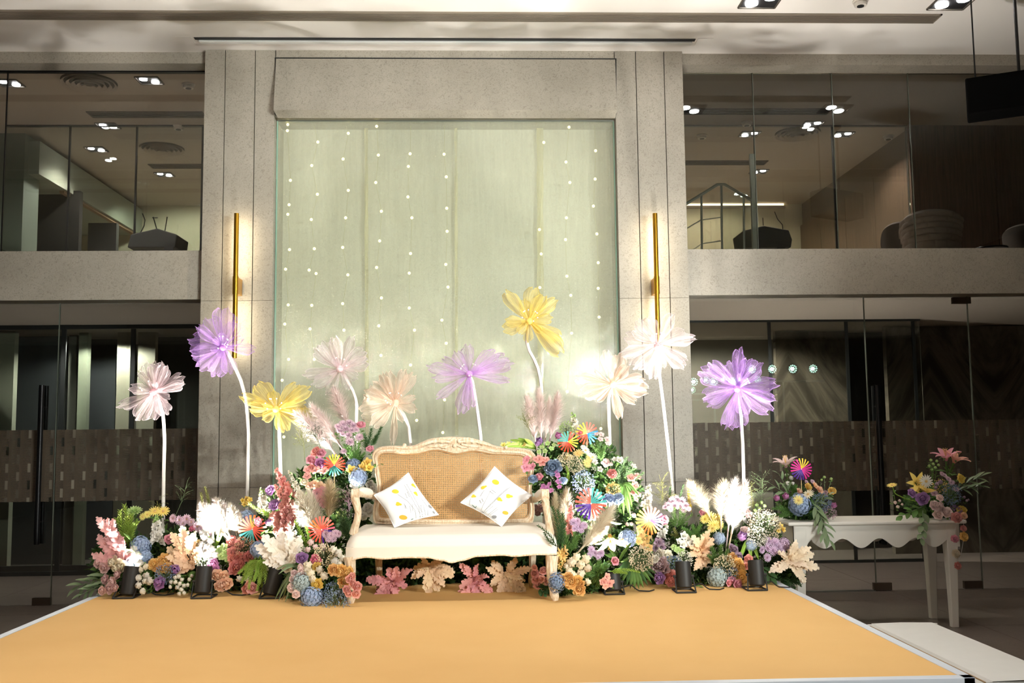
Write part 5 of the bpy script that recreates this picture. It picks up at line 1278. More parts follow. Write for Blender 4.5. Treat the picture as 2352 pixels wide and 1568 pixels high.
# ---- painted lobed leaves
def lobed_mesh(mat, seed):
    rg = random.Random(seed); mid = []; Lf = []; Rt = []; n = 33
    for i in range(n):
        u = i / (n - 1); lobe = abs(sin(u * pi * 5.2 + .4)) ** .7; ser = .08 * (i % 2)
        w = .225 * sin(pi * (.1 + .88 * u)) ** .7 * (.42 + .58 * lobe) * (1 + ser * 2) + .012
        z = -.35 * u * u + .05 * sin(u * 9 + seed)
        mid.append((u, 0, z)); x = u + .12 * lobe * sin(pi * u)
        Lf.append((x, w, z + .10 * w + .04 * sin(u * 14 + seed))); Rt.append((x, -w, z + .10 * w + .04 * cos(u * 13 + seed)))
    mb = MB(); V = mid + Lf + Rt; F = []
    for i in range(n - 1): F += [(i, i + 1, n + i + 1, n + i), (i + 1, i, 2 * n + i, 2 * n + i + 1)]
    mb.add(V, F, [(.3 + .7 * (i % n) / n, .5) for i in range(3 * n)]); mb.tube([(x, 0, z + .003) for x, _, z in mid[::3]], .012, 4, False)
    return mb.mesh('lobed_leaf', mat, 60)
LB = {}
for k, (c, c2) in dict(pink=(lin(244, 190, 190), lin(232, 160, 162)), peach=(lin(250, 218, 184), lin(240, 190, 146)), white=(lin(252, 246, 236), lin(244, 232, 214)), cream=(lin(248, 230, 206), lin(236, 206, 172)), tan=(lin(232, 202, 166), lin(214, 176, 136)), rosepink=(lin(228, 160, 158), lin(206, 130, 130))).items():
    LB[k] = [lobed_mesh(petalmat('painted_leaf_' + k, c, c2, .22, .06), s_) for s_ in (1, 4)]
def painted_branch(col, base, leaves, label, Y=None, dY=-.06):
    Y = Y or D(*base); a = at(*base, Y); o = thing('painted_leaf_branch', label, 'painted leaves', a)
    leaves = list(leaves) + [(base[0] + (px - base[0]) * RG.uniform(.72, .95) + RG.uniform(-12, 12), base[1] + (py - base[1]) * RG.uniform(.72, .95) + RG.uniform(-10, 10), s_ * .78) for px, py, s_ in leaves]
    for i, (px, py, s_) in enumerate(leaves):       # px,py: leaf tip ; s_: length in px
        tp = at(px, py, Y + dY - RG.uniform(0, .05)); b0 = at(base[0] + (px - base[0]) * .12, base[1] + (py - base[1]) * .12, Y - .02)
        d = (tp - a).normalized(); L = pxm(s_ * 1.06, Y); root = tp - d * L
        MB().tube([a, (a + root) / 2 + V3((0, .01, .004)), root + d * L * .1], .0024, 4).build('stalk', LB[col][0].materials[0], o)
        nrm = V3((RG.uniform(-.5, .5), -1, RG.uniform(-.1, .8)))
        link('leaf', LB[col][i % 2], o, root - a, basis(d, nrm), L)
def fan_palm(base, tips, label, Y=None):
    Y = Y or D(*base); a = at(*base, Y); o = thing('fan_palm_leaf', label, 'palm leaf', a)
    for tp in tips:
        b = at(tp[0], tp[1], Y - .14); ax = b - a; lat = ax.cross(V3((0, -1, 0))).normalized(); L = ax.length
        mb = MB(); mb.grid(8, 2, lambda u, v: a + ax * u + V3((0, -.05 * sin(pi * u), .0)) + lat * (v - .5) * 2 * L * .055 * sin(pi * (.14 + .85 * u)) ** .7 + V3((0, .006 * abs(2 * v - 1), 0)))
        mb.build('leaflet', G1 if RG.random() < .7 else G2, o)
    MB().tube([a + V3((0, .2, -.05)), a], .006, 5).build('stalk', G1, o)
# ---- background foliage that nobody could count
def foliage(label, blobs, mats, leaf=.055, narrow=.3, seed=0):
    rg = random.Random(seed); mb = MB()
    for (px, py, rx, ry, Y, rY, n) in blobs:
        Y += .12 if px < 1830 else .03; c = at(px, py, Y); ax, az = pxm(rx, Y) * .92, pxm(ry, Y) * .9; rY *= .75; n = int(n * .8)
        for i in range(n):
            d = V3((rg.gauss(0, 1), rg.gauss(0, 1), rg.gauss(0, 1))).normalized() * rg.uniform(.2, 1) ** .45
            p = c + V3((d.x * ax, d.y * rY, d.z * az))
            if p.z < ST + .012 and p.y < 7.35 and px < 1900: p.z = ST + .012 + rg.random() * .05
            if px > 1900 and p.z < ztop + .01: p.z = ztop + .015 + rg.random() * .03
            ld = V3((d.x + rg.uniform(-.8, .8), d.y - .3 + rg.uniform(-.7, .7), d.z + rg.uniform(-.5, .9))).normalized(); L = leaf * rg.uniform(.5, 1.3)
            lat = ld.cross(V3((rg.uniform(-1, 1), rg.uniform(-1, 1), rg.uniform(-1, 1)))).normalized() * L * narrow * rg.uniform(.6, 1.2); nn = ld.cross(lat).normalized() * L * .1
            mi = rg.randrange(len(mats))
            mb.add([p, p + ld * L * .45 + lat + nn, p + ld * L, p + ld * L * .45 - lat + nn, p + ld * L * .45], [(0, 1, 4), (1, 2, 4), (2, 3, 4), (3, 0, 4)], [(0, .5), (.5, 1), (1, .5), (.5, 0), (.5, .5)], mi)
    o = mb.build('foliage', mats, smooth=0); o['kind'] = 'stuff'; o['label'] = label; o['category'] = 'foliage'
    return o
# ================================================================ green background of the flower banks
foliage('dark green leaves filling the low flower bank on the left', [(285, 1290, 75, 70, 6.98, .2, 1100), (400, 1285, 90, 75, 7.0, .22, 1500), (520, 1290, 80, 70, 6.98, .22, 1300), (400, 1345, 190, 26, 6.85, .14, 900), (590, 1290, 60, 80, 6.9, .2, 900)], [G1, G2, G2], seed=1)
foliage('dark green leaves filling the tall flower bank left of the settee', [(640, 1210, 50, 90, 6.98, .2, 900), (725, 1170, 70, 110, 6.98, .2, 1500), (800, 1120, 55, 90, 7.0, .16, 1200), (720, 1320, 80, 70, 6.62, .22, 1500), (770, 1250, 45, 80, 6.78, .2, 900), (820, 1180, 28, 50, 7.02, .1, 300), (740, 1385, 80, 14, 6.4, .12, 400)], [G1, G2, G2], seed=2)
foliage('dark green leaves filling the tall flower bank right of the settee', [(1270, 1090, 50, 75, 7.02, .16, 1000), (1350, 1080, 80, 80, 7.0, .2, 1700), (1420, 1140, 60, 90, 6.98, .2, 1200), (1330, 1230, 60, 90, 6.82, .2, 1500), (1330, 1330, 75, 55, 6.55, .2, 1200), (1420, 1290, 60, 70, 6.8, .2, 1100), (1290, 1370, 40, 18, 6.4, .1, 250)], [G1, G2, G2], seed=3)
foliage('dark green leaves filling the low flower bank on the right', [(1530, 1270, 75, 85, 6.98, .2, 1300), (1640, 1275, 85, 80, 7.0, .22, 1500), (1740, 1270, 70, 75, 6.98, .2, 1200), (1800, 1320, 45, 30, 6.88, .14, 500), (1640, 1338, 170, 20, 6.8, .14, 800)], [G1, G2, G2], seed=4)
foliage('very dark broad leaves behind and under the settee', [(1040, 1325, 250, 80, 7.08, .1, 4600), (920, 1330, 130, 70, 7.0, .08, 1400), (1180, 1330, 120, 70, 7.0, .08, 1400)], [G2, G2, G1], .075, .34, 5)
foliage('green leaves at the foot of the left flower arrangement on the console table', [(1838, 1158, 50, 42, 7.68, .12, 700), (1850, 1185, 45, 18, 7.66, .12, 300)], [G1, G2], .05, .3, 6)
foliage('green leaves at the foot of the right flower arrangement on the console table', [(2140, 1155, 62, 40, 7.68, .12, 800), (2150, 1182, 50, 14, 7.66, .12, 250)], [G1, G2], .05, .3, 7)

# ================================================================ left low bank
painted_branch('pink', (285, 1300), [(228, 1187, 42), (250, 1197, 46), (222, 1232, 48), (248, 1222, 46), (213, 1276, 50), (243, 1255, 54), (276, 1256, 50), (264, 1225, 50), (290, 1268, 44)], 'pale pink painted leaves at the far left of the flowers')
painted_branch('peach', (440, 1300), [(372, 1290, 46), (405, 1255, 42), (398, 1225, 48), (420, 1212, 50), (440, 1225, 44), (382, 1262, 50), (384, 1306, 56), (412, 1285, 48), (455, 1262, 44)], 'peach painted leaves in the middle of the low left bank')
painted_branch('white', (660, 1300), [(592, 1250, 56), (612, 1232, 60), (640, 1222, 56), (668, 1226, 54), (690, 1242, 52), (606, 1276, 54), (648, 1262, 58), (684, 1268, 48), (628, 1290, 50)], 'white painted leaves glowing above the leaning uplight')
needle_sprig((296, 1255), [(285, 1159), (267, 1190), (276, 1172), (302, 1180), (317, 1198), (290, 1190)], 'bright green feathery fern fronds above the first uplight', 90, 16, G3)
needle_sprig((480, 1180), [(470, 1118)], 'curved olive goldenrod tip above the white pampas on the left', 70, 10, G5); needle_sprig((458, 1195), [(461, 1131)], 'upright olive green spike left of the white pampas on the left', 70, 9, G5)
wisp((400, 1190), (428, 1115), 'fine wispy grass before the lower left glass', n=18, mat=G4, dots=False); wisp((372, 1210), (360, 1150), 'thin wispy grass beside the yellow daisies on the left', n=14)
leaf_branch((262, 1318), (182, 1345), 9, 40, 'sage leaf branch sticking out at the far left, upper one', 's'); leaf_branch((262, 1328), (192, 1362), 8, 36, 'sage leaf branch sticking out at the far left, lower one', 's')
leaf_branch((330, 1330), (300, 1240), 7, 26, 'olive leaf branch between the blue hydrangeas on the left', 'g')
cluster('mum', 'lime', 'greenish white chrysanthemum behind the bright fern on the left', [(308, 1175, 34)], centre='g', dirn=V3((0, -.5, 1)))
cluster('daisy', 'yellow', 'large yellow daisy at the top of the low left bank', [(356, 1174, 26), (375, 1174, 26)], dirn=V3((.1, -.7, .7)))
cluster('daisy', 'lemon', 'small yellow daisy left of the two large yellow daisies', [(328, 1186, 16), (338, 1181, 16)])
spike('bell', 'white', (362, 1246), (360, 1186), 'white snapdragon spike below the yellow daisies on the left', 12, 24, name='snapdragon_spike', tipcol='lime')
cluster('mum', 'mauve', 'mauve chrysanthemum along the top of the low left bank', [(398, 1190, 20), (412, 1194, 20), (429, 1192, 22), (440, 1199, 18), (453, 1209, 22), (466, 1216, 22), (478, 1224, 20), (420, 1202, 16)])
cluster('rose', 'pink', 'pink rose among the peach painted leaves on the left', [(388, 1238, 19)])
cluster('rose', 'hotpink', 'small red pink rose under the mauve chrysanthemums on the left', [(441, 1214, 13)])
hydrangea('blue', 323, 1254, 46, 'pale blue hydrangea below the bright fern on the left'); hydrangea('blue', 333, 1280, 34, 'smaller blue hydrangea touching the first uplight glow'); hydrangea('paleblue', 294, 1296, 28, 'small pale blue hydrangea left above the first uplight')
cluster('bud', 'white', 'white lisianthus glaring above the first uplight', [(310, 1262, 22), (318, 1276, 24), (308, 1284, 22), (324, 1296, 24), (298, 1272, 20)])
cluster('peony', 'orange', 'orange ranunculus in the low left bank beside the purple rose', [(354, 1296, 24), (379, 1286, 28), (367, 1306, 20), (385, 1304, 22), (376, 1296, 20)])
cluster('orchid', 'gold', 'golden orange freesia under the white pampas on the left', [(426, 1249, 18), (440, 1246, 20), (453, 1248, 18), (434, 1256, 16), (446, 1259, 16)])
cluster('bud', 'ivory', 'round ivory ranunculus at the front right of the first uplight', [(321, 1326, 18), (337, 1322, 20), (345, 1334, 22), (334, 1334, 16), (320, 1344, 18), (330, 1357, 17)])
cluster('rose', 'cream', 'cream rose left above the first uplight', [(260, 1292, 28), (276, 1300, 28), (268, 1304, 22)]); cluster('rose', 'dustypink', 'faded beige rose at the far left bottom', [(226, 1292, 20), (240, 1303, 22)])
cluster('tulip', 'purple', 'dark purple lisianthus under the peach painted leaves', [(403, 1308, 28)]); cluster('rose', 'purple', 'purple rose low between the two left uplights', [(367, 1338, 28)])
cluster('rose', 'magenta', 'magenta rose beside the second uplight', [(488, 1294, 22), (494, 1308, 18)])
cluster('rose', 'dustypink', 'dusty pink rose left of the first uplight', [(243, 1330, 20), (260, 1336, 22), (252, 1351, 22), (271, 1320, 20), (235, 1356, 18), (266, 1350, 16)])
cluster('bud', 'cream', 'pale cream bud right above the first uplight', [(324, 1308, 20), (336, 1302, 18)])
babys_breath('steelblue', 380, 1318, 24, 'dark blue baby\'s breath between the two left uplights', 260); babys_breath('white', 467, 1288, 20, 'white baby\'s breath above the second uplight', 220)
cluster('bud', 'ivory', 'tiny cream berry bloom left of the second uplight', [(402, 1326, 12), (412, 1323, 12), (418, 1330, 11), (394, 1336, 11), (404, 1337, 12), (414, 1340, 12), (422, 1344, 12), (408, 1349, 12), (417, 1353, 12), (424, 1361, 11), (412, 1363, 11), (392, 1347, 10), (436, 1330, 11), (432, 1343, 10), (440, 1322, 10)])
blades((448, 1312), [(424, 1330), (430, 1344), (438, 1352), (446, 1340)], 'short green grass blades left of the second uplight', 5, 'g')
cluster('bud', 'white', 'white bloom glaring above the second uplight', [(470, 1236, 24), (484, 1244, 24), (476, 1258, 26), (488, 1262, 22), (464, 1252, 22), (478, 1272, 24), (494, 1276, 20), (460, 1268, 20), (468, 1224, 20)])
cluster('rose', 'peach', 'peach rose low right of the second uplight', [(499, 1321, 24), (513, 1322, 22), (511, 1342, 26), (522, 1338, 24), (504, 1345, 20)])
cluster('orchid', 'lime', 'lime green hellebore above the second uplight', [(505, 1262, 18), (514, 1256, 18), (518, 1270, 18), (508, 1278, 18), (522, 1284, 16)], centre='g')
for i, (b, t_) in enumerate((((520, 1230), (462, 1158)), ((528, 1232), (484, 1150)), ((522, 1236), (464, 1180)), ((544, 1230), (530, 1156)), ((548, 1232), (552, 1178)))):
    plume('w', b, t_, 'white pampas plume in the left bank, %s of its bunch from the left' % ('third', 'fourth', 'lowest', 'fifth', 'last')[i], fat=.85 if i != 4 else .7, Y=6.92)
plume('p', (530, 1226), (512, 1156), 'pinkish pampas plume in the middle of the white bunch on the left', Y=6.98)
blades((494, 1260), [(476, 1222), (488, 1216), (505, 1214), (512, 1224)], 'thin yellow green blades right of the white glare on the left', 4, 'l', arch=.0)
hydrangea('blue', 566, 1194, 46, 'blue hydrangea behind the orange and teal pinwheel')
pinwheel(580, 1215, 32, [(0, 'coral'), (60, 'orange'), (100, 'coral'), (195, 'teal'), (285, 'coral')], 'coral and teal pinwheel in the left bank', stick=70)
cluster('rose', 'pink', 'pink rose in front of the coral and teal pinwheel', [(592, 1198, 18)], Y=6.82)
cluster('bell', 'yellow', 'small yellow blossom above the coral and teal pinwheel', [(557, 1150, 12), (566, 1146, 13), (574, 1148, 12), (562, 1158, 12), (569, 1156, 10)])
needle_sprig((640, 1195), [(570, 1155), (600, 1172)], 'green and yellow leafy sprig under the small yellow blossoms', 50, 12, G3)
cluster('peony', 'coral', 'coral ranunculus right of the magenta rose', [(532, 1244, 22), (547, 1252, 24), (536, 1270, 24), (534, 1283, 20), (553, 1280, 22), (571, 1278, 22), (541, 1302, 30), (551, 1294, 20)])
babys_breath('peach', 561, 1257, 26, 'peach baby\'s breath below the coral and teal pinwheel', 320)
cluster('rose', 'salmon', 'salmon bloom lying low left of the leaning uplight', [(566, 1352, 22), (580, 1351, 22), (573, 1342, 18)]); cluster('bud', 'ivory', 'ivory bloom behind the drooping green left of the leaning uplight', [(569, 1330, 20), (550, 1328, 18)])
leaf_branch((600, 1232), (622, 1218), 5, 22, 'round green leaf branch right of the coral and teal pinwheel', 'g', wide=True)
for i, (bx_, by, tx, ty) in enumerate(((590, 1280, 556, 1338), (598, 1276, 572, 1352), (606, 1274, 590, 1356), (612, 1276, 604, 1358), (600, 1280, 584, 1330))):
    needle_sprig((bx_, by), [(tx, ty), (tx + 7, ty - 16), (tx - 8, ty - 22)], 'drooping yellow green feathery frond left of the leaning uplight, %s' % ('farthest left', 'second from left', 'middle one', 'nearest the uplight', 'shortest one')[i], 70, 11, G3, Y=6.62)
hydrangea('blue', 594, 1262, 40, 'blue hydrangea left of the glaring white leaves')

# ================================================================ tall bank left of the settee
cluster('rose', 'purple', 'purple rose at the left rim of the tall left bank, upper one', [(621, 1126, 20)]); cluster('rose', 'purple', 'large purple rose at the left rim of the tall left bank', [(631, 1160, 24)]); cluster('tulip', 'purple', 'purple lisianthus bud right of the coral and teal pinwheel', [(620, 1201, 20)])
spike('bell', 'ivory', (606, 1172), (602, 1124), 'ivory snapdragon spike at the left rim of the tall left bank', 10, 22, name='snapdragon_spike', tipcol='lime')
spike('bell', 'coral', (668, 1140), (634, 1078), 'coral gladiolus spike rising at the left rim of the tall left bank', 14, 22, name='gladiolus_spike'); spike('bell', 'salmon', (664, 1160), (632, 1116), 'salmon gladiolus spike below the coral one', 12, 22, name='gladiolus_spike')
cluster('peony', 'salmon', 'round salmon pink bloom in the big bunch beside the white pampas', [(652, 1162, 22), (661, 1177, 28), (628, 1188, 22), (642, 1184, 22), (638, 1203, 20), (655, 1199, 22), (638, 1219, 22), (653, 1215, 22), (670, 1190, 20), (666, 1205, 18)])
for i, (b, t_, f_) in enumerate((((728, 1226), (676, 1136), 1.0), ((736, 1226), (700, 1128), .95), ((742, 1222), (716, 1146), .8))): plume('w', b, t_, 'big white pampas plume left of the settee, %s' % ('leaning farthest left', 'second one', 'short one at the back')[i], Y=6.60 + .03 * i, fat=f_)
plume('c', (754, 1196), (766, 1102), 'cream pampas plume standing upright beside the left arm of the settee', Y=6.62, fat=.85)
for i, (b, t_) in enumerate((((772, 1044), (688, 938)), ((786, 1030), (716, 926)))): plume('p', b, t_, 'pink pampas plume over the tall left bank, %s' % ('lower one', 'upper one')[i], Y=7.05, fat=.62)
plume('p', (802, 978), (757, 892), 'broad pale pink pampas plume under the blush organza flower', Y=7.1, fat=.8)
cluster('mum', 'mauve', 'mauve chrysanthemum in the tall dome left of the settee back', [(776, 980, 18), (788, 974, 20), (802, 971, 20), (812, 977, 20), (780, 990, 18), (794, 985, 22), (808, 988, 20), (818, 986, 16), (800, 1000, 20), (804, 1015, 24), (826, 1004, 20), (787, 998, 14), (790, 1036, 16)], centre='p')
cluster('rose', 'pink', 'pink rose standing alone above the mauve chrysanthemums', [(829, 976, 19)]); cluster('rose', 'pink', 'pink rose touching the top left corner of the settee', [(850, 1031, 16)])
needle_sprig((838, 1034), [(853, 984), (836, 996)], 'dark rosemary sprig left of the settee corner', 55, 12, G2); needle_sprig((850, 1026), [(876, 980), (864, 1002)], 'dark rosemary sprig reaching over the settee corner', 60, 12, G2)
needle_sprig((810, 1060), [(800, 1010), (815, 1012), (825, 1018), (790, 1020), (838, 1040)], 'green needle stems under the mauve chrysanthemums', 40, 12, G1)
cluster('peony', 'coral', 'coral pink rose at the top left of the tall left bank', [(726, 1037, 20), (716, 1074, 14)]); cluster('rose', 'pink', 'pink rose beside the yellow, red and teal pinwheel', [(738, 1041, 20), (714, 1057, 20)])
cluster('rose', 'magenta', 'violet rose left of the yellow, red and teal pinwheel', [(735, 1064, 22)])
pinwheel(768, 1068, 25, [(0, 'red'), (52, 'yellow'), (128, 'red'), (222, 'darkteal'), (318, 'red')], 'yellow, red and teal pinwheel high in the tall left bank', stick=50)
cluster('orchid', 'salmon', 'salmon orchid below the violet rose', [(724, 1080, 26), (707, 1079, 22), (745, 1082, 22), (706, 1094, 20)])
cluster('bell', 'yellow', 'bright yellow daisy left of the settee back', [(844, 1061, 18), (832, 1074, 20), (848, 1075, 18), (806, 1080, 22), (817, 1080, 14), (836, 1064, 14)])
hydrangea('steelblue', 812, 1070, 36, 'deep blue hydrangea behind the yellow daisies'); hydrangea('blue', 822, 1095, 44, 'blue hydrangea above the white roses at the settee arm')
cluster('rose', 'white', 'white rose behind the left arm of the settee', [(816, 1113, 22), (831, 1127, 20), (845, 1134, 22), (854, 1121, 24), (850, 1112, 18), (828, 1110, 16), (848, 1176, 18), (834, 1186, 18), (845, 1165, 20), (838, 1172, 16)], Y=6.96)
spike('bell', 'ivory', (690, 1140), (664, 1082), 'cream blossom spray between the coral spike and the tall left bank', 16, 14, name='blossom_spray'); wisp((700, 1060), (690, 985), 'fine wispy grass under the yellow organza flower', w=34); wisp((740, 1040), (716, 985), 'fine dark wispy grass under the pink pampas', w=30, mat=G2)
cluster('rose', 'cream', 'single cream rose under the pink pampas', [(700, 1108, 16)])
cluster('orchid', 'peach', 'peach orchid above the big white pampas', [(712, 1116, 22), (724, 1112, 22), (736, 1118, 24), (728, 1124, 20)]); cluster('orchid', 'pink', 'pink orchid hanging beside the cream pampas', [(728, 1134, 26), (742, 1128, 24), (736, 1146, 24), (748, 1140, 22), (744, 1156, 22)])
cluster('bud', 'lime', 'green button bloom left of the settee arm', [(776, 1176, 8), (783, 1172, 8), (789, 1178, 8), (781, 1181, 8), (788, 1184, 8), (793, 1176, 8), (774, 1184, 7)])
wisp((800, 1230), (800, 1130), 'tiny lilac filler twigs left of the settee arm', w=26, mat=pm('mauve'), n=34); needle_sprig((800, 1240), [(782, 1170), (795, 1160), (808, 1168), (790, 1195)], 'dark green needle stems left of the settee arm', 50, 14, G2)
pinwheel(739, 1216, 30, [(0, 'pink'), (20, 'coral'), (75, 'coral'), (120, 'orange'), (170, 'coral'), (262, 'purple'), (285, 'coral'), (345, 'purple')], 'coral pinwheel with purple blades in front of the white pampas', stick=60, Y=6.52)
cluster('mum', 'mauve', 'pale lilac blossom right of the coral pinwheel', [(748, 1226, 18), (760, 1230, 20), (770, 1224, 18), (754, 1238, 16), (778, 1226, 16), (766, 1238, 16)], centre='p', Y=6.5)
spike('bell', 'ivory', (690, 1262), (664, 1200), 'glowing ivory blossom spray above the leaning uplight', 14, 16, name='blossom_spray'); needle_sprig((706, 1262), [(676, 1196), (700, 1205)], 'lime green sprig left of the coral pinwheel', 50, 10, G3)
cluster('rose', 'purple', 'purple rose right above the leaning uplight', [(694, 1281, 24)]); cluster('rose', 'hotpink', 'hot pink rose low left of the settee', [(726, 1286, 24)])
cluster('bud', 'blush', 'blush bud below the coral pinwheel', [(714, 1246, 18), (724, 1256, 16), (740, 1254, 16), (742, 1262, 14), (708, 1262, 16)])
babys_breath('cream', 746, 1274, 26, 'cream baby\'s breath beside the hot pink rose', 300)
cluster('bud', 'cream', 'cream lisianthus left of the settee leg', [(708, 1298, 26), (715, 1318, 24), (734, 1308, 22), (743, 1323, 24), (720, 1330, 22), (704, 1310, 18)]); cluster('bud', 'ivory', 'ivory lisianthus under the front left corner of the seat', [(766, 1262, 22), (779, 1270, 24), (788, 1281, 22), (768, 1290, 24), (780, 1294, 20)], Y=6.36)
cluster('peony', 'yellow', 'golden yellow rose above the front blue hydrangea', [(727, 1301, 18), (728, 1342, 24)]); cluster('peony', 'orange', 'orange yellow rose left of the settee leg', [(766, 1308, 24), (784, 1310, 26), (797, 1318, 26), (790, 1336, 24), (802, 1312, 18)], Y=6.28)
cluster('rose', 'salmon', 'small pink rose in front of the left settee leg', [(804, 1329, 18), (811, 1340, 16), (820, 1346, 20), (795, 1352, 15), (801, 1362, 16), (818, 1363, 18), (810, 1322, 14)], Y=6.2)
hydrangea('greyblue', 694, 1340, 50, 'grey blue hydrangea right of the leaning uplight'); hydrangea('blue', 716, 1372, 54, 'large blue hydrangea lowest at the front of the left bank', Y=6.30)
cluster('rose', 'blush', 'beige pink rose between the long blades and the hydrangeas', [(673, 1330, 16), (669, 1350, 18), (680, 1364, 16), (694, 1314, 20), (690, 1302, 14), (676, 1316, 14)])
babys_breath('steelblue', 764, 1360, 24, 'blue and white baby\'s breath left of the settee leg', 260, Y=6.3); babys_breath('blue', 772, 1384, 32, 'bright blue baby\'s breath on the carpet at the settee leg', 340, Y=6.24)
blades((690, 1302), [(632, 1376), (640, 1380), (648, 1378), (656, 1382), (644, 1352), (660, 1340), (640, 1318), (636, 1308)], 'long arching green grass blades before the leaning uplight', 6, 's', Y=6.46, arch=.18)
leaf_branch((860, 1075), (872, 1066), 2, 22, 'single green leaf lying on the left settee corner', 'g', Y=6.78)

# ================================================================ under the settee
painted_branch('rosepink', (905, 1335), [(846, 1330, 48), (866, 1352, 50), (884, 1374, 46), (868, 1380, 52), (930, 1308, 52), (926, 1334, 48), (912, 1360, 46), (890, 1318, 46), (904, 1312, 40)], 'dusty pink painted leaves under the left half of the settee', Y=6.72)
painted_branch('tan', (985, 1300), [(948, 1324, 40), (956, 1298, 40), (980, 1362, 56), (1000, 1352, 52), (1040, 1308, 44), (1036, 1320, 42), (1018, 1338, 44), (970, 1290, 36), (1005, 1290, 34)], 'beige painted leaves hanging under the middle of the settee', Y=6.72)
painted_branch('rosepink', (1090, 1330), [(1052, 1370, 50), (1062, 1300, 38), (1090, 1302, 36), (1080, 1366, 46), (1098, 1370, 44), (1122, 1356, 44), (1112, 1318, 38), (1060, 1336, 44), (1104, 1334, 40)], 'dusty pink painted leaves under the right half of the settee', Y=6.72)
painted_branch('tan', (1160, 1320), [(1126, 1308, 40), (1140, 1292, 38), (1132, 1336, 42), (1166, 1366, 50), (1190, 1366, 52), (1148, 1362, 44), (1200, 1330, 44), (1180, 1290, 38), (1214, 1306, 40), (1205, 1352, 42)], 'beige painted leaves left of the right settee leg', Y=6.72)
cluster('rose', 'salmon', 'small pink rose beside the right settee leg', [(1229, 1317, 18), (1249, 1311, 18), (1231, 1331, 18), (1243, 1329, 16), (1259, 1334, 18), (1234, 1344, 16), (1228, 1303, 12)], Y=6.5)
leaf_branch((1236, 1345), (1250, 1362), 4, 20, 'small dark leaf branch under the pink roses at the right leg', 'd', Y=6.52, wide=True)

# ================================================================ tall bank right of the settee
for i, (b, t_, f_) in enumerate((((1231, 1018), (1212, 906), .62), ((1242, 1012), (1246, 890), .62), ((1252, 1010), (1268, 912), .5), ((1262, 1012), (1290, 902), .62))): plume('p', b, t_, 'pale pink pampas plume over the tall right bank, %s from the left' % ('first', 'second', 'third', 'fourth')[i], Y=7.08, fat=f_)
wisp((1222, 1010), (1200, 950), 'fine wispy twigs left of the pink pampas on the right', w=30); blades((1230, 1030), [(1160, 1022), (1172, 1010), (1190, 1006), (1150, 1028), (1206, 1008)], 'yellow green striped blades lying behind the settee back', 9, 'l', Y=7.1, arch=.08)
cluster('bell', 'lemon', 'yellow green blossom behind the top edge of the settee', [(1156, 1022, 12), (1168, 1020, 12), (1180, 1022, 12), (1192, 1021, 12), (1204, 1022, 12)], Y=7.05)
spike('bell', 'ivory', (1320, 996), (1316, 950), 'ivory snapdragon spike at the top of the tall right bank', 10, 20, name='snapdragon_spike', tipcol='lime'); babys_breath('lime', 1302, 985, 20, 'greenish filler blossoms beside the ivory snapdragon', 200)
pinwheel(1304, 1014, 24, [(0, 'yellow'), (38, 'red'), (85, 'teal'), (185, 'red'), (320, 'yellow')], 'teal, red and yellow pinwheel, the smaller of the two at the top right', stick=40, n=18); pinwheel(1348, 995, 26, [(0, 'blue'), (20, 'coral'), (105, 'yellow'), (195, 'red'), (285, 'blue')], 'coral, yellow and blue pinwheel at the top of the tall right bank', stick=50, n=18)
cluster('tulip', 'purple', 'purple lisianthus right of the settee corner', [(1241, 1014, 22), (1236, 1020, 16)]); cluster('tulip', 'magenta', 'violet lisianthus left of the smaller pinwheel', [(1282, 1003, 20)]); cluster('rose', 'hotpink', 'magenta rose between the two top pinwheels', [(1333, 995, 15)])
cluster('orchid', 'blush', 'blush blossom right of the coral, yellow and blue pinwheel', [(1381, 998, 14), (1395, 1009, 16), (1379, 1009, 14), (1370, 996, 11), (1396, 1018, 12)])
cluster('orchid', 'lime', 'lime green bell blossom right of the settee corner', [(1245, 1027, 12), (1258, 1018, 12), (1266, 1030, 13), (1252, 1036, 12), (1238, 1038, 11), (1272, 1022, 10)], centre='g')
cluster('daisy', 'gold', 'golden yellow daisy in the tall right bank', [(1329, 1041, 24), (1306, 1051, 20), (1348, 1064, 20), (1354, 1053, 18)]); cluster('daisy', 'white', 'white daisy beside the golden daisies', [(1345, 1034, 20), (1361, 1050, 20), (1356, 1044, 16), (1340, 1027, 14)])
babys_breath('cream', 1298, 1058, 20, 'cream baby\'s breath left of the golden daisies', 220); babys_breath('cream', 1320, 1068, 22, 'cream baby\'s breath below the golden daisies', 260)
cluster('orchid', 'pink', 'pink orchid over the right corner of the settee back', [(1210, 1056, 22), (1208, 1074, 22), (1223, 1072, 20)], Y=6.70); cluster('orchid', 'salmon', 'coral pink orchid just right of the settee corner', [(1238, 1055, 22), (1246, 1062, 20), (1254, 1056, 18), (1230, 1054, 14)], Y=6.80)
cluster('peony', 'steelblue', 'large blue rose right of the settee corner', [(1270, 1074, 34)], dirn=V3((-.1, -1, .1))); cluster('rose', 'pink', 'pink rose beside the right edge of the settee back', [(1238, 1096, 18)]); cluster('peony', 'blue', 'blue rose half hidden behind the pink rose', [(1224, 1100, 20), (1294, 1104, 16)])
cluster('orchid', 'blush', 'white and pink bloom at the right of the tall right bank', [(1394, 1064, 28)]); cluster('bell', 'white', 'white bell blossom at the right rim of the tall right bank', [(1412, 1056, 14), (1424, 1058, 18), (1454, 1071, 14), (1378, 1078, 14), (1366, 1062, 14)])
cluster('peony', 'coral', 'coral carnation at the right of the tall right bank', [(1406, 1088, 20)]); cluster('orchid', 'salmon', 'salmon orchid at the outer right rim of the tall right bank', [(1450, 1098, 22), (1464, 1094, 18), (1458, 1114, 20), (1456, 1132, 18), (1466, 1136, 16), (1460, 1146, 14)])
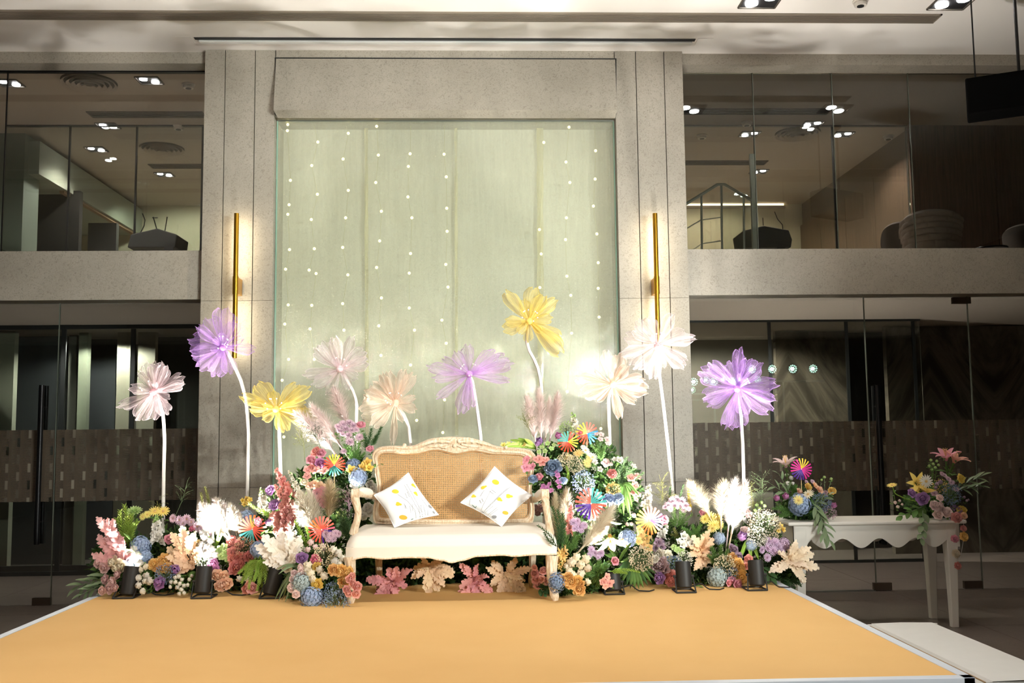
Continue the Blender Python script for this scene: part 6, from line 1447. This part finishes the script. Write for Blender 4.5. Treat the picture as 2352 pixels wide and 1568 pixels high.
cluster('orchid', 'magenta', 'small magenta blossom left of the blue baby\'s breath', [(1256, 1122, 14), (1248, 1116, 12), (1262, 1112, 12), (1266, 1126, 12), (1283, 1106, 14), (1281, 1092, 13), (1285, 1118, 12), (1278, 1084, 10), (1244, 1124, 10)])
babys_breath('blue', 1340, 1108, 28, 'blue baby\'s breath in the middle of the tall right bank', 420); cluster('peony', 'blue', 'blue ranunculus left of the draping green blades', [(1398, 1148, 26), (1420, 1146, 24)])
blades((1428, 1110), [(1452, 1166), (1442, 1178), (1432, 1184), (1424, 1170), (1460, 1150), (1448, 1190), (1466, 1136), (1436, 1160)], 'broad green blades draping at the right of the tall right bank', 9, 'g', arch=.2)
needle_sprig((1420, 1110), [(1440, 1050), (1460, 1075), (1400, 1050), (1478, 1085), (1450, 1060)], 'thin dark asparagus fern at the right of the tall right bank', 60, 12, G2); needle_sprig((1380, 1060), [(1370, 1012), (1392, 1018), (1358, 1020), (1384, 1030)], 'green needle stems under the blush blossoms at the top right', 50, 12, G1); needle_sprig((1302, 1110), [(1300, 1070), (1306, 1090)], 'upright lime green catkin left of the blue baby\'s breath', 80, 7, G3)
pinwheel(1357, 1156, 36, [(0, 'teal'), (8, 'teal'), (98, 'coral'), (188, 'purple'), (268, 'coral')], 'large coral, teal and purple pinwheel right of the settee arm', stick=70, Y=6.58)
babys_breath('gold', 1409, 1124, 18, 'golden filler blossoms below the coral carnation', 260)
cluster('bell', 'white', 'glowing white bloom behind the large pinwheel', [(1350, 1132, 20), (1372, 1140, 20), (1340, 1150, 22), (1368, 1170, 22), (1344, 1176, 22), (1330, 1166, 18), (1360, 1186, 20), (1378, 1158, 16)], Y=6.72)
cluster('rose', 'dustypink', 'dusty pink rose seen between the right arm and the settee back', [(1229, 1168, 17), (1241, 1166, 18), (1236, 1178, 14)], Y=6.98); cluster('bell', 'yellow', 'yellow blossom above the right arm of the settee', [(1242, 1136, 14), (1250, 1130, 12), (1236, 1142, 10)])
plume('c', (1290, 1262), (1300, 1124), 'cream pampas plume right behind the right settee arm', Y=6.66, fat=.62); plume('c', (1282, 1250), (1272, 1132), 'cream pampas plume hidden partly by the right settee arm', Y=6.72, fat=.55)
plume('w', (1330, 1266), (1418, 1166), 'cream white pampas plume leaning right below the large pinwheel', Y=6.48, fat=.62, lean=.04); plume('c', (1334, 1262), (1404, 1190), 'shorter cream pampas plume under the leaning one', Y=6.52, fat=.6)
spike('mum', 'coral', (1306, 1226), (1312, 1160), 'coral flower spike right of the settee arm', 12, 22, Y=6.55, name='gladiolus_spike')
cluster('mum', 'lilac', 'lilac chrysanthemum below the large pinwheel', [(1317, 1200, 20), (1331, 1210, 22), (1342, 1206, 18), (1326, 1196, 16), (1320, 1214, 16), (1336, 1218, 14)], centre='p', Y=6.5)
needle_sprig((1285, 1268), [(1268, 1162), (1280, 1170), (1292, 1178), (1300, 1200)], 'dark rosemary branch before the cream pampas', 80, 15, G2, Y=6.42); needle_sprig((1278, 1254), [(1234, 1206), (1250, 1222)], 'thin rosemary sprig lying over the right seat corner', 40, 10, G2, Y=6.26); needle_sprig((1310, 1270), [(1296, 1220), (1318, 1222), (1330, 1230)], 'bushy green leaves below the coral spike', 60, 16, G1, Y=6.45)
cluster('lily', 'yellow', 'glowing yellow lily hanging right of the pampas', [(1402, 1244, 56)], dirn=V3((0, -.5, -.9)))
hydrangea('blue', 1441, 1236, 42, 'pale blue hydrangea left of the fan palm top'); cluster('orchid', 'gold', 'golden orchid below the orange and purple pinwheel', [(1473, 1226, 20), (1486, 1238, 22), (1466, 1242, 20), (1478, 1252, 20), (1490, 1258, 20), (1468, 1216, 16)])
pinwheel(1492, 1195, 32, [(0, 'purple'), (35, 'coral'), (130, 'yellow'), (225, 'orange'), (320, 'purple')], 'orange, yellow and purple pinwheel right of the tall right bank', stick=90, lean=.03)
cluster('bell', 'plum', 'plum blossom right of the golden orchids', [(1512, 1246, 20), (1520, 1256, 18), (1506, 1258, 16)])
hydrangea('plum', 1514, 1246, 28, 'small mauve hydrangea right of the golden orchids', Y=6.98)
spike('bell', 'white', (1518, 1234), (1532, 1196), 'bright white flower spike right of the golden orchids', 9, 18, name='snapdragon_spike'); spike('bell', 'ivory', (1484, 1164), (1490, 1116), 'ivory snapdragon spike before the stone wall on the right', 11, 20, name='snapdragon_spike', Y=7.0)
cluster('rose', 'pink', 'pink rose at the right of the orange and purple pinwheel', [(1525, 1194, 20)], Y=6.9); cluster('bud', 'blush', 'small blush bud left of the orange and purple pinwheel', [(1455, 1184, 13), (1440, 1204, 11), (1450, 1203, 10)])
wisp((1520, 1190), (1520, 1100), 'pale wispy grass before the stone wall on the right', w=36); wisp((1540, 1180), (1528, 1140), 'second pale wispy grass left of the mauve dome', w=30)
cluster('bud', 'cream', 'cream ranunculus right of the settee leg', [(1313, 1292, 28), (1325, 1279, 24), (1346, 1283, 26), (1333, 1297, 26), (1348, 1303, 22), (1308, 1312, 24), (1319, 1322, 22), (1335, 1318, 26), (1349, 1335, 20), (1302, 1300, 18)], Y=6.34)
cluster('peony', 'orange', 'orange rose low right of the settee leg', [(1298, 1330, 24), (1313, 1337, 26), (1326, 1333, 22), (1331, 1354, 24), (1306, 1324, 18), (1332, 1341, 18)], Y=6.28)
hydrangea('steelblue', 1278, 1338, 38, 'grey blue hydrangea touching the right settee leg', Y=6.24, sq=1.35)
spike('lily', 'gold', (1292, 1266), (1286, 1308), 'golden hanging blossoms under the right corner of the seat', 9, 22, Y=6.34, name='hanging_blossom_spray')
cluster('mum', 'lilac', 'pale lilac blossom left of the yellow lily', [(1358, 1262, 18), (1366, 1270, 16), (1380, 1270, 18), (1374, 1280, 14), (1354, 1274, 14)], centre='p')
cluster('rose', 'pink', 'pink rose left of the fan palm', [(1412, 1288, 18)]); cluster('orchid', 'salmon', 'salmon orchid before the hidden uplight', [(1394, 1324, 18), (1386, 1336, 18), (1399, 1340, 20), (1390, 1346, 14), (1406, 1336, 12)])
needle_sprig((1372, 1320), [(1352, 1290), (1376, 1284), (1396, 1300), (1360, 1340), (1384, 1306), (1350, 1316), (1370, 1350)], 'fine green fern before the hidden uplight', 50, 14, G1); needle_sprig((1400, 1312), [(1470, 1314), (1440, 1316)], 'long green needle twig crossing the fan palm', 60, 8, G3, Y=6.5)
fan_palm((1448, 1276), [(1412, 1316), (1420, 1328), (1428, 1338), (1438, 1346), (1448, 1352), (1458, 1354), (1468, 1353), (1478, 1350), (1488, 1345), (1497, 1338), (1504, 1330), (1508, 1318), (1424, 1290), (1500, 1300)], 'dark green fan palm leaf low right of the settee', Y=6.72)
blades((1420, 1290), [(1388, 1272), (1400, 1262), (1440, 1256), (1450, 1246), (1392, 1290)], 'green blades around the yellow lily', 7, 'g', arch=.06)
babys_breath('cream', 1473, 1282, 30, 'cream baby\'s breath above the fan palm', 420)

# ================================================================ right low bank
cluster('peony', 'ivory', 'ivory carnation right of the cream baby\'s breath', [(1512, 1272, 24), (1532, 1276, 22), (1504, 1284, 16)]); cluster('peony', 'fadedpink', 'large faded mauve peony right of the fan palm', [(1516, 1300, 38)]); cluster('rose', 'purple', 'purple rose right below the faded mauve peony', [(1516, 1327, 24)]); cluster('peony', 'coral', 'coral stock bloom left of the fifth uplight', [(1536, 1320, 24), (1548, 1328, 26), (1556, 1338, 18), (1540, 1336, 20)])
babys_breath('steelblue', 1546, 1294, 20, 'blue and white baby\'s breath left above the fifth uplight', 240); babys_breath('white', 1572, 1284, 20, 'white baby\'s breath glaring above the fifth uplight', 240)
cluster('mum', 'mauve', 'mauve chrysanthemum in the round dome before the stone wall on the right', [(1534, 1160, 18), (1544, 1150, 20), (1555, 1146, 20), (1566, 1150, 20), (1574, 1160, 18), (1550, 1160, 20), (1562, 1162, 20), (1540, 1168, 16), (1570, 1170, 16), (1582, 1168, 12), (1528, 1164, 14)], centre='p')
needle_sprig((1555, 1210), [(1536, 1160), (1550, 1165), (1562, 1166), (1574, 1170), (1590, 1180), (1530, 1190)], 'green stems under the mauve dome on the right', 30, 12, G1); needle_sprig((1588, 1176), [(1582, 1122)], 'yellow goldenrod right of the mauve dome', 90, 8, petalmat('goldenrod', lin(226, 196, 50), lin(170, 150, 40))); needle_sprig((1546, 1170), [(1540, 1118), (1570, 1112)], 'tall dark green tips behind the mauve dome', 50, 8, G2)
for i, (c_, b, t_, f_) in enumerate((('c', (1630, 1186), (1592, 1098), .85), ('c', (1656, 1196), (1656, 1100), .85), ('p', (1672, 1220), (1684, 1098), .6), ('w', (1680, 1226), (1704, 1104), .78))): plume(c_, b, t_, 'pampas plume in the right bank, %s' % ('cream one leaning farthest left', 'upright cream one', 'pinkish one at the back', 'white one glaring on the right')[i], Y=6.96 - .02 * i, fat=f_)
cluster('rose', 'pink', 'pink rose left of the yellow chrysanthemums', [(1614, 1177, 16)]); cluster('mum', 'lemon', 'bright yellow chrysanthemum before the cream pampas', [(1630, 1188, 28), (1646, 1192, 28), (1638, 1206, 26), (1618, 1192, 20), (1652, 1204, 22), (1634, 1214, 18)])
cluster('bell', 'white', 'white blossom above the peach painted leaves on the right', [(1570, 1230, 18), (1580, 1240, 20), (1568, 1250, 18), (1588, 1248, 16), (1560, 1244, 16)]); cluster('orchid', 'lime', 'pale green blossom above the fifth uplight', [(1556, 1262, 16), (1566, 1268, 18), (1548, 1256, 14)], centre='g')
needle_sprig((1600, 1240), [(1566, 1212), (1590, 1206), (1610, 1205), (1630, 1220), (1580, 1218)], 'green feathery fern right of the mauve dome', 60, 12, G1); needle_sprig((1560, 1240), [(1548, 1212), (1540, 1226)], 'brownish fern tip left of the white blossoms on the right', 40, 9, G5)
painted_branch('peach', (1612, 1266), [(1622, 1222, 44), (1584, 1246, 42), (1590, 1268, 42), (1640, 1248, 40), (1618, 1300, 46), (1632, 1282, 40), (1604, 1302, 38), (1600, 1236, 40)], 'peach painted leaves right above the fifth uplight')
needle_sprig((1645, 1300), [(1634, 1256), (1656, 1250), (1672, 1262), (1640, 1280), (1664, 1280), (1626, 1276)], 'bushy green foliage in the middle of the right bank', 60, 14, G1); blades((1720, 1240), [(1700, 1276), (1724, 1290), (1742, 1284), (1706, 1262), (1734, 1262), (1694, 1296)], 'broad lime green lily leaves above the last uplight', 9, 'l', arch=.12)
hydrangea('greyblue', 1648, 1326, 50, 'pale grey blue hydrangea low between the last two uplights'); babys_breath('cream', 1666, 1300, 28, 'cream baby\'s breath above the pale grey blue hydrangea', 380); babys_breath('steelblue', 1684, 1316, 14, 'small blue tuft left of the orange roses on the right', 120)
cluster('peony', 'orange', 'orange rose left of the last uplight', [(1681, 1281, 22), (1693, 1293, 24), (1701, 1305, 22), (1702, 1324, 28), (1690, 1306, 16)]); cluster('rose', 'pink', 'pink rose lying low left of the last uplight', [(1694, 1341, 20), (1682, 1331, 16), (1674, 1338, 14)]); cluster('rose', 'coral', 'coral rose hidden behind the last uplight', [(1719, 1283, 18), (1716, 1300, 16)])
cluster('tulip', 'purple', 'purple and white lisianthus below the white glaring pampas', [(1702, 1234, 28)]); cluster('rose', 'blush', 'blush rose right of the white glaring pampas', [(1711, 1218, 18), (1718, 1180, 16), (1712, 1168, 14)]); cluster('rose', 'plum', 'plum bloom under the purple and white lisianthus', [(1686, 1262, 18), (1696, 1278, 18), (1680, 1256, 14)])
babys_breath('cream', 1756, 1208, 40, 'big cream baby\'s breath cloud beside the console table', 700); babys_breath('white', 1738, 1232, 26, 'white baby\'s breath glaring above the last uplight', 360); cluster('bell', 'yellow', 'yellow blossom at the outer right of the right bank', [(1792, 1208, 14), (1798, 1216, 14), (1788, 1218, 10)])
cluster('mum', 'lilac', 'lilac chrysanthemum above the last uplight', [(1766, 1243, 20), (1780, 1245, 22), (1776, 1264, 24), (1763, 1259, 20), (1788, 1256, 20), (1762, 1280, 20), (1796, 1269, 20), (1750, 1262, 18)], centre='p'); hydrangea('lilac', 1800, 1250, 32, 'lilac hydrangea at the outer right of the right bank'); hydrangea('paleblue', 1652, 1236, 30, 'pale blue hydrangea under the yellow chrysanthemums'); hydrangea('paleblue', 1724, 1252, 28, 'small pale blue hydrangea left of the lilac chrysanthemums')
painted_branch('cream', (1808, 1288), [(1880, 1300, 52), (1866, 1276, 50), (1856, 1258, 46), (1854, 1328, 50), (1830, 1252, 44), (1838, 1310, 46), (1776, 1306, 44), (1796, 1304, 40), (1850, 1290, 46), (1800, 1268, 36)], 'big cream painted leaves at the far right end of the flowers')
needle_sprig((1800, 1330), [(1840, 1345), (1826, 1350), (1812, 1348), (1846, 1335)], 'dark green fern at the right corner of the stage', 50, 12, G2, Y=6.9); leaf_branch((1590, 1345), (1612, 1354), 5, 22, 'small leafy twig on the carpet right of the fifth uplight', 'g'); leaf_branch((1752, 1300), (1770, 1325), 5, 26, 'dark leaf branch right of the last uplight', 'd', wide=True)
wisp((1740, 1190), (1752, 1098), 'tall pale panicle grass left of the console table arrangement', n=34, w=34, mat=G4); wisp((1730, 1200), (1724, 1120), 'short panicle grass right of the white glaring pampas', n=24, w=26); cluster('bud', 'lime', 'green seed pod below the tall panicle grass', [(1738, 1160, 10), (1748, 1154, 10), (1744, 1168, 10), (1756, 1162, 10), (1734, 1172, 9)])

# ================================================================ console table arrangements
TA = 7.62
cluster('lily', 'blush', 'pink lily bud opening at the top of the left table arrangement', [(1804, 1060, 44)], Y=TA, dirn=V3((-.15, -.25, 1))); needle_sprig((1826, 1150), [(1806, 1072)], 'lily stem of the left table arrangement', 6, 22, G1, Y=TA + .02, thick=.006)
pinwheel(1840, 1077, 25, [(0, 'magenta'), (45, 'yellow'), (112, 'magenta'), (205, 'purple'), (292, 'magenta')], 'magenta, yellow and purple pinwheel on the console table', Y=TA - .08, stick=80, ring=True)
cluster('tulip', 'magenta', 'violet tulip at the left of the left table arrangement', [(1785, 1146, 18), (1806, 1142, 20)], Y=TA - .1, dirn=V3((-.4, -.6, .7))); cluster('tulip', 'magenta', 'violet tulip at the right of the left table arrangement', [(1914, 1162, 17)], Y=TA - .08)
hydrangea('blue', 1836, 1158, 52, 'blue hydrangea in the left table arrangement', Y=TA - .12); cluster('daisy', 'lemon', 'yellow gerbera on the blue hydrangea of the left table arrangement', [(1834, 1148, 22)], Y=TA - .22, dirn=V3((0, -1, .2))); cluster('daisy', 'cream', 'cream daisy seen from the side in the left table arrangement', [(1856, 1135, 26)], Y=TA - .14, dirn=V3((-.6, -.5, .8)))
cluster('peony', 'yellow', 'yellow rose in the left table arrangement', [(1856, 1119, 18), (1911, 1127, 17)], Y=TA - .06); cluster('rose', 'peach', 'peach rose in the left table arrangement', [(1836, 1130, 17), (1882, 1125, 18), (1871, 1114, 13)], Y=TA - .06)
cluster('bud', 'white', 'white bud under the magenta pinwheel', [(1816, 1098, 12), (1808, 1110, 12), (1820, 1110, 9)], Y=TA); cluster('bud', 'lime', 'pale green bud on a thin stem of the left table arrangement', [(1893, 1096, 8), (1909, 1100, 8), (1886, 1102, 6)], Y=TA); needle_sprig((1892, 1150), [(1893, 1100), (1908, 1104), (1886, 1106)], 'thin bud stems of the left table arrangement', 5, 10, G4, Y=TA + .02)
babys_breath('steelblue', 1888, 1154, 24, 'blue baby\'s breath in the left table arrangement', 320, Y=TA - .08); babys_breath('mauve', 1906, 1178, 16, 'pink filler blossoms at the foot of the left table arrangement', 140, Y=TA - .1); cluster('mum', 'mauve', 'small mauve chrysanthemum in the left table arrangement', [(1852, 1108, 13), (1866, 1106, 12), (1896, 1132, 14)], Y=TA, centre='p')
leaf_branch((1864, 1150), (1906, 1240), 11, 34, 'sage leaf branch hanging over the table edge', 's', Y=TA - .14, Y2=7.36, sag=.02); leaf_branch((1876, 1170), (1892, 1236), 7, 28, 'second sage leaf branch hanging beside the longer one', 's', Y=TA - .14, Y2=7.36)
leaf_branch((1824, 1146), (1772, 1112), 6, 34, 'sage leaf branch pointing left from the left table arrangement', 's', Y=TA); leaf_branch((1820, 1140), (1790, 1090), 5, 30, 'narrow leaf branch pointing up from the left table arrangement', 's', Y=TA + .03); needle_sprig((1820, 1176), [(1774, 1168), (1778, 1180), (1784, 1160), (1792, 1188)], 'green fern at the left foot of the left table arrangement', 50, 12, G1, Y=TA - .08); leaf_branch((1870, 1160), (1900, 1140), 5, 26, 'broad leaves on the right of the left table arrangement', 's', Y=TA - .1, wide=True)
cluster('lily', 'pink', 'open pink lily at the top of the right table arrangement', [(2172, 1044, 46)], Y=TA, dirn=V3((-.2, -.25, 1))); cluster('lily', 'salmon', 'second open pink lily leaning right at the top', [(2196, 1050, 46)], Y=TA - .03, dirn=V3((.35, -.3, 1))); needle_sprig((2170, 1130), [(2172, 1058), (2188, 1062)], 'lily stems of the right table arrangement', 8, 22, G1, Y=TA + .02, thick=.006)
cluster('bud', 'lime', 'green button bloom of the right table arrangement', [(2138, 1057, 8), (2151, 1059, 8), (2143, 1066, 8), (2134, 1070, 8), (2155, 1068, 8), (2148, 1074, 8), (2140, 1078, 7)], Y=TA); needle_sprig((2146, 1120), [(2138, 1064), (2146, 1070), (2152, 1066)], 'stems of the green button blooms', 12, 9, G1, Y=TA + .02)
cluster('daisy', 'white', 'white gerbera in the right table arrangement', [(2127, 1105, 28)], Y=TA - .16, dirn=V3((0, -1, .15))); cluster('lily', 'yellow', 'yellow lily behind the white gerbera', [(2108, 1108, 38), (2118, 1126, 38)], Y=TA - .1, dirn=V3((-.2, -1, .3)))
cluster('peony', 'yellow', 'yellow rose at the right of the right table arrangement', [(2207, 1099, 18), (2209, 1171, 19)], Y=TA - .06)
cluster('daisy', 'yellow', 'yellow gerbera on a curved stem reaching left', [(2049, 1114, 22)], Y=TA - .1, dirn=V3((-.3, -.3, 1)))
tag(MB().tube(resample([at(2050, 1118, TA - .1), at(2056, 1134, TA - .1), at(2078, 1144, TA - .08), at(2106, 1152, TA)], 14), .004, 6).build('gerbera_stem', G3), 'curved green stem of the yellow gerbera reaching left', 'stem')
cluster('rose', 'purple', 'purple rose in the right table arrangement', [(2094, 1133, 20), (2119, 1145, 27)], Y=TA - .16); cluster('rose', 'blush', 'pink garden rose in the right table arrangement', [(2146, 1161, 21), (2159, 1161, 17), (2175, 1177, 22), (2155, 1182, 20), (2158, 1143, 16), (2166, 1170, 12)], Y=TA - .18)
cluster('mum', 'mauve', 'mauve chrysanthemum in the right table arrangement', [(2169, 1092, 14), (2178, 1100, 14), (2163, 1088, 12), (2146, 1133, 16), (2186, 1108, 14), (2196, 1124, 14)], Y=TA - .08, centre='p'); cluster('bud', 'plum', 'plum filler bloom in the right table arrangement', [(2152, 1112, 12), (2160, 1108, 12), (2148, 1120, 10)], Y=TA - .1)
babys_breath('steelblue', 2184, 1136, 26, 'blue baby\'s breath in the right table arrangement', 340, Y=TA - .1); babys_breath('purple', 2192, 1176, 18, 'purple filler blossoms at the right foot of the right table arrangement', 180, Y=TA - .12); babys_breath('gold', 2160, 1116, 18, 'yellow filler blossoms in the right table arrangement', 160, Y=TA - .06)
leaf_branch((2196, 1120), (2252, 1094), 7, 34, 'sage leaf branch pointing right from the right table arrangement', 's', Y=TA); leaf_branch((2196, 1126), (2250, 1116), 6, 30, 'lower sage leaf branch pointing right from the right table arrangement', 's', Y=TA); leaf_branch((2120, 1172), (2116, 1236), 7, 26, 'leaf branch hanging over the front of the table on the right', 's', Y=TA - .16, Y2=7.36, wide=True); leaf_branch((2126, 1160), (2072, 1184), 7, 26, 'leaf branch at the left foot of the right table arrangement', 'g', Y=TA - .1, wide=True)
cluster('bud', 'blush', 'small blush bud at the left of the right table arrangement', [(2055, 1154, 9), (2062, 1164, 9), (2066, 1150, 8), (2072, 1158, 7)], Y=TA - .08); needle_sprig((2110, 1160), [(2056, 1155), (2063, 1164), (2070, 1146)], 'thin bud stems at the left of the right table arrangement', 14, 8, G2, Y=TA - .06); cluster('bud', 'plum', 'tiny plum bud at the right of the right table arrangement', [(2214, 1142, 8), (2220, 1150, 7), (2224, 1148, 6)], Y=TA)
# threaded paper flower garland hanging off the table end
ga = at(2205, 1180, 7.40)
gd = thing('paper_flower_garland', 'threaded paper flowers hanging from the right end of the table', 'garland', ga)
for px, py, s_, c_ in ((2197, 1188, 24, 'salmon'), (2214, 1184, 16, 'peach'), (2213, 1213, 14, 'salmon'), (2214, 1232, 21, 'orange'), (2193, 1237, 17, 'pink'), (2196, 1271, 19, 'cream'), (2200, 1299, 17, 'coral')):
    p = at(px, py, 7.38); link('paper_flower', bloom_mesh('peony', c_, 1), gd, p - ga, V3((RG.uniform(-.3, .3), -1, .2)).to_track_quat('Z', 'Y'), pxm(s_, 7.38))
MB().tube([at(2213, 1184, 7.39), at(2214, 1232, 7.39), at(2208, 1270, 7.39), at(2201, 1299, 7.39)], .0012, 4).tube([at(2197, 1188, 7.39), at(2193, 1237, 7.39), at(2196, 1271, 7.39), at(2200, 1299, 7.39)], .0012, 4).build('thread', m_pearl, gd)
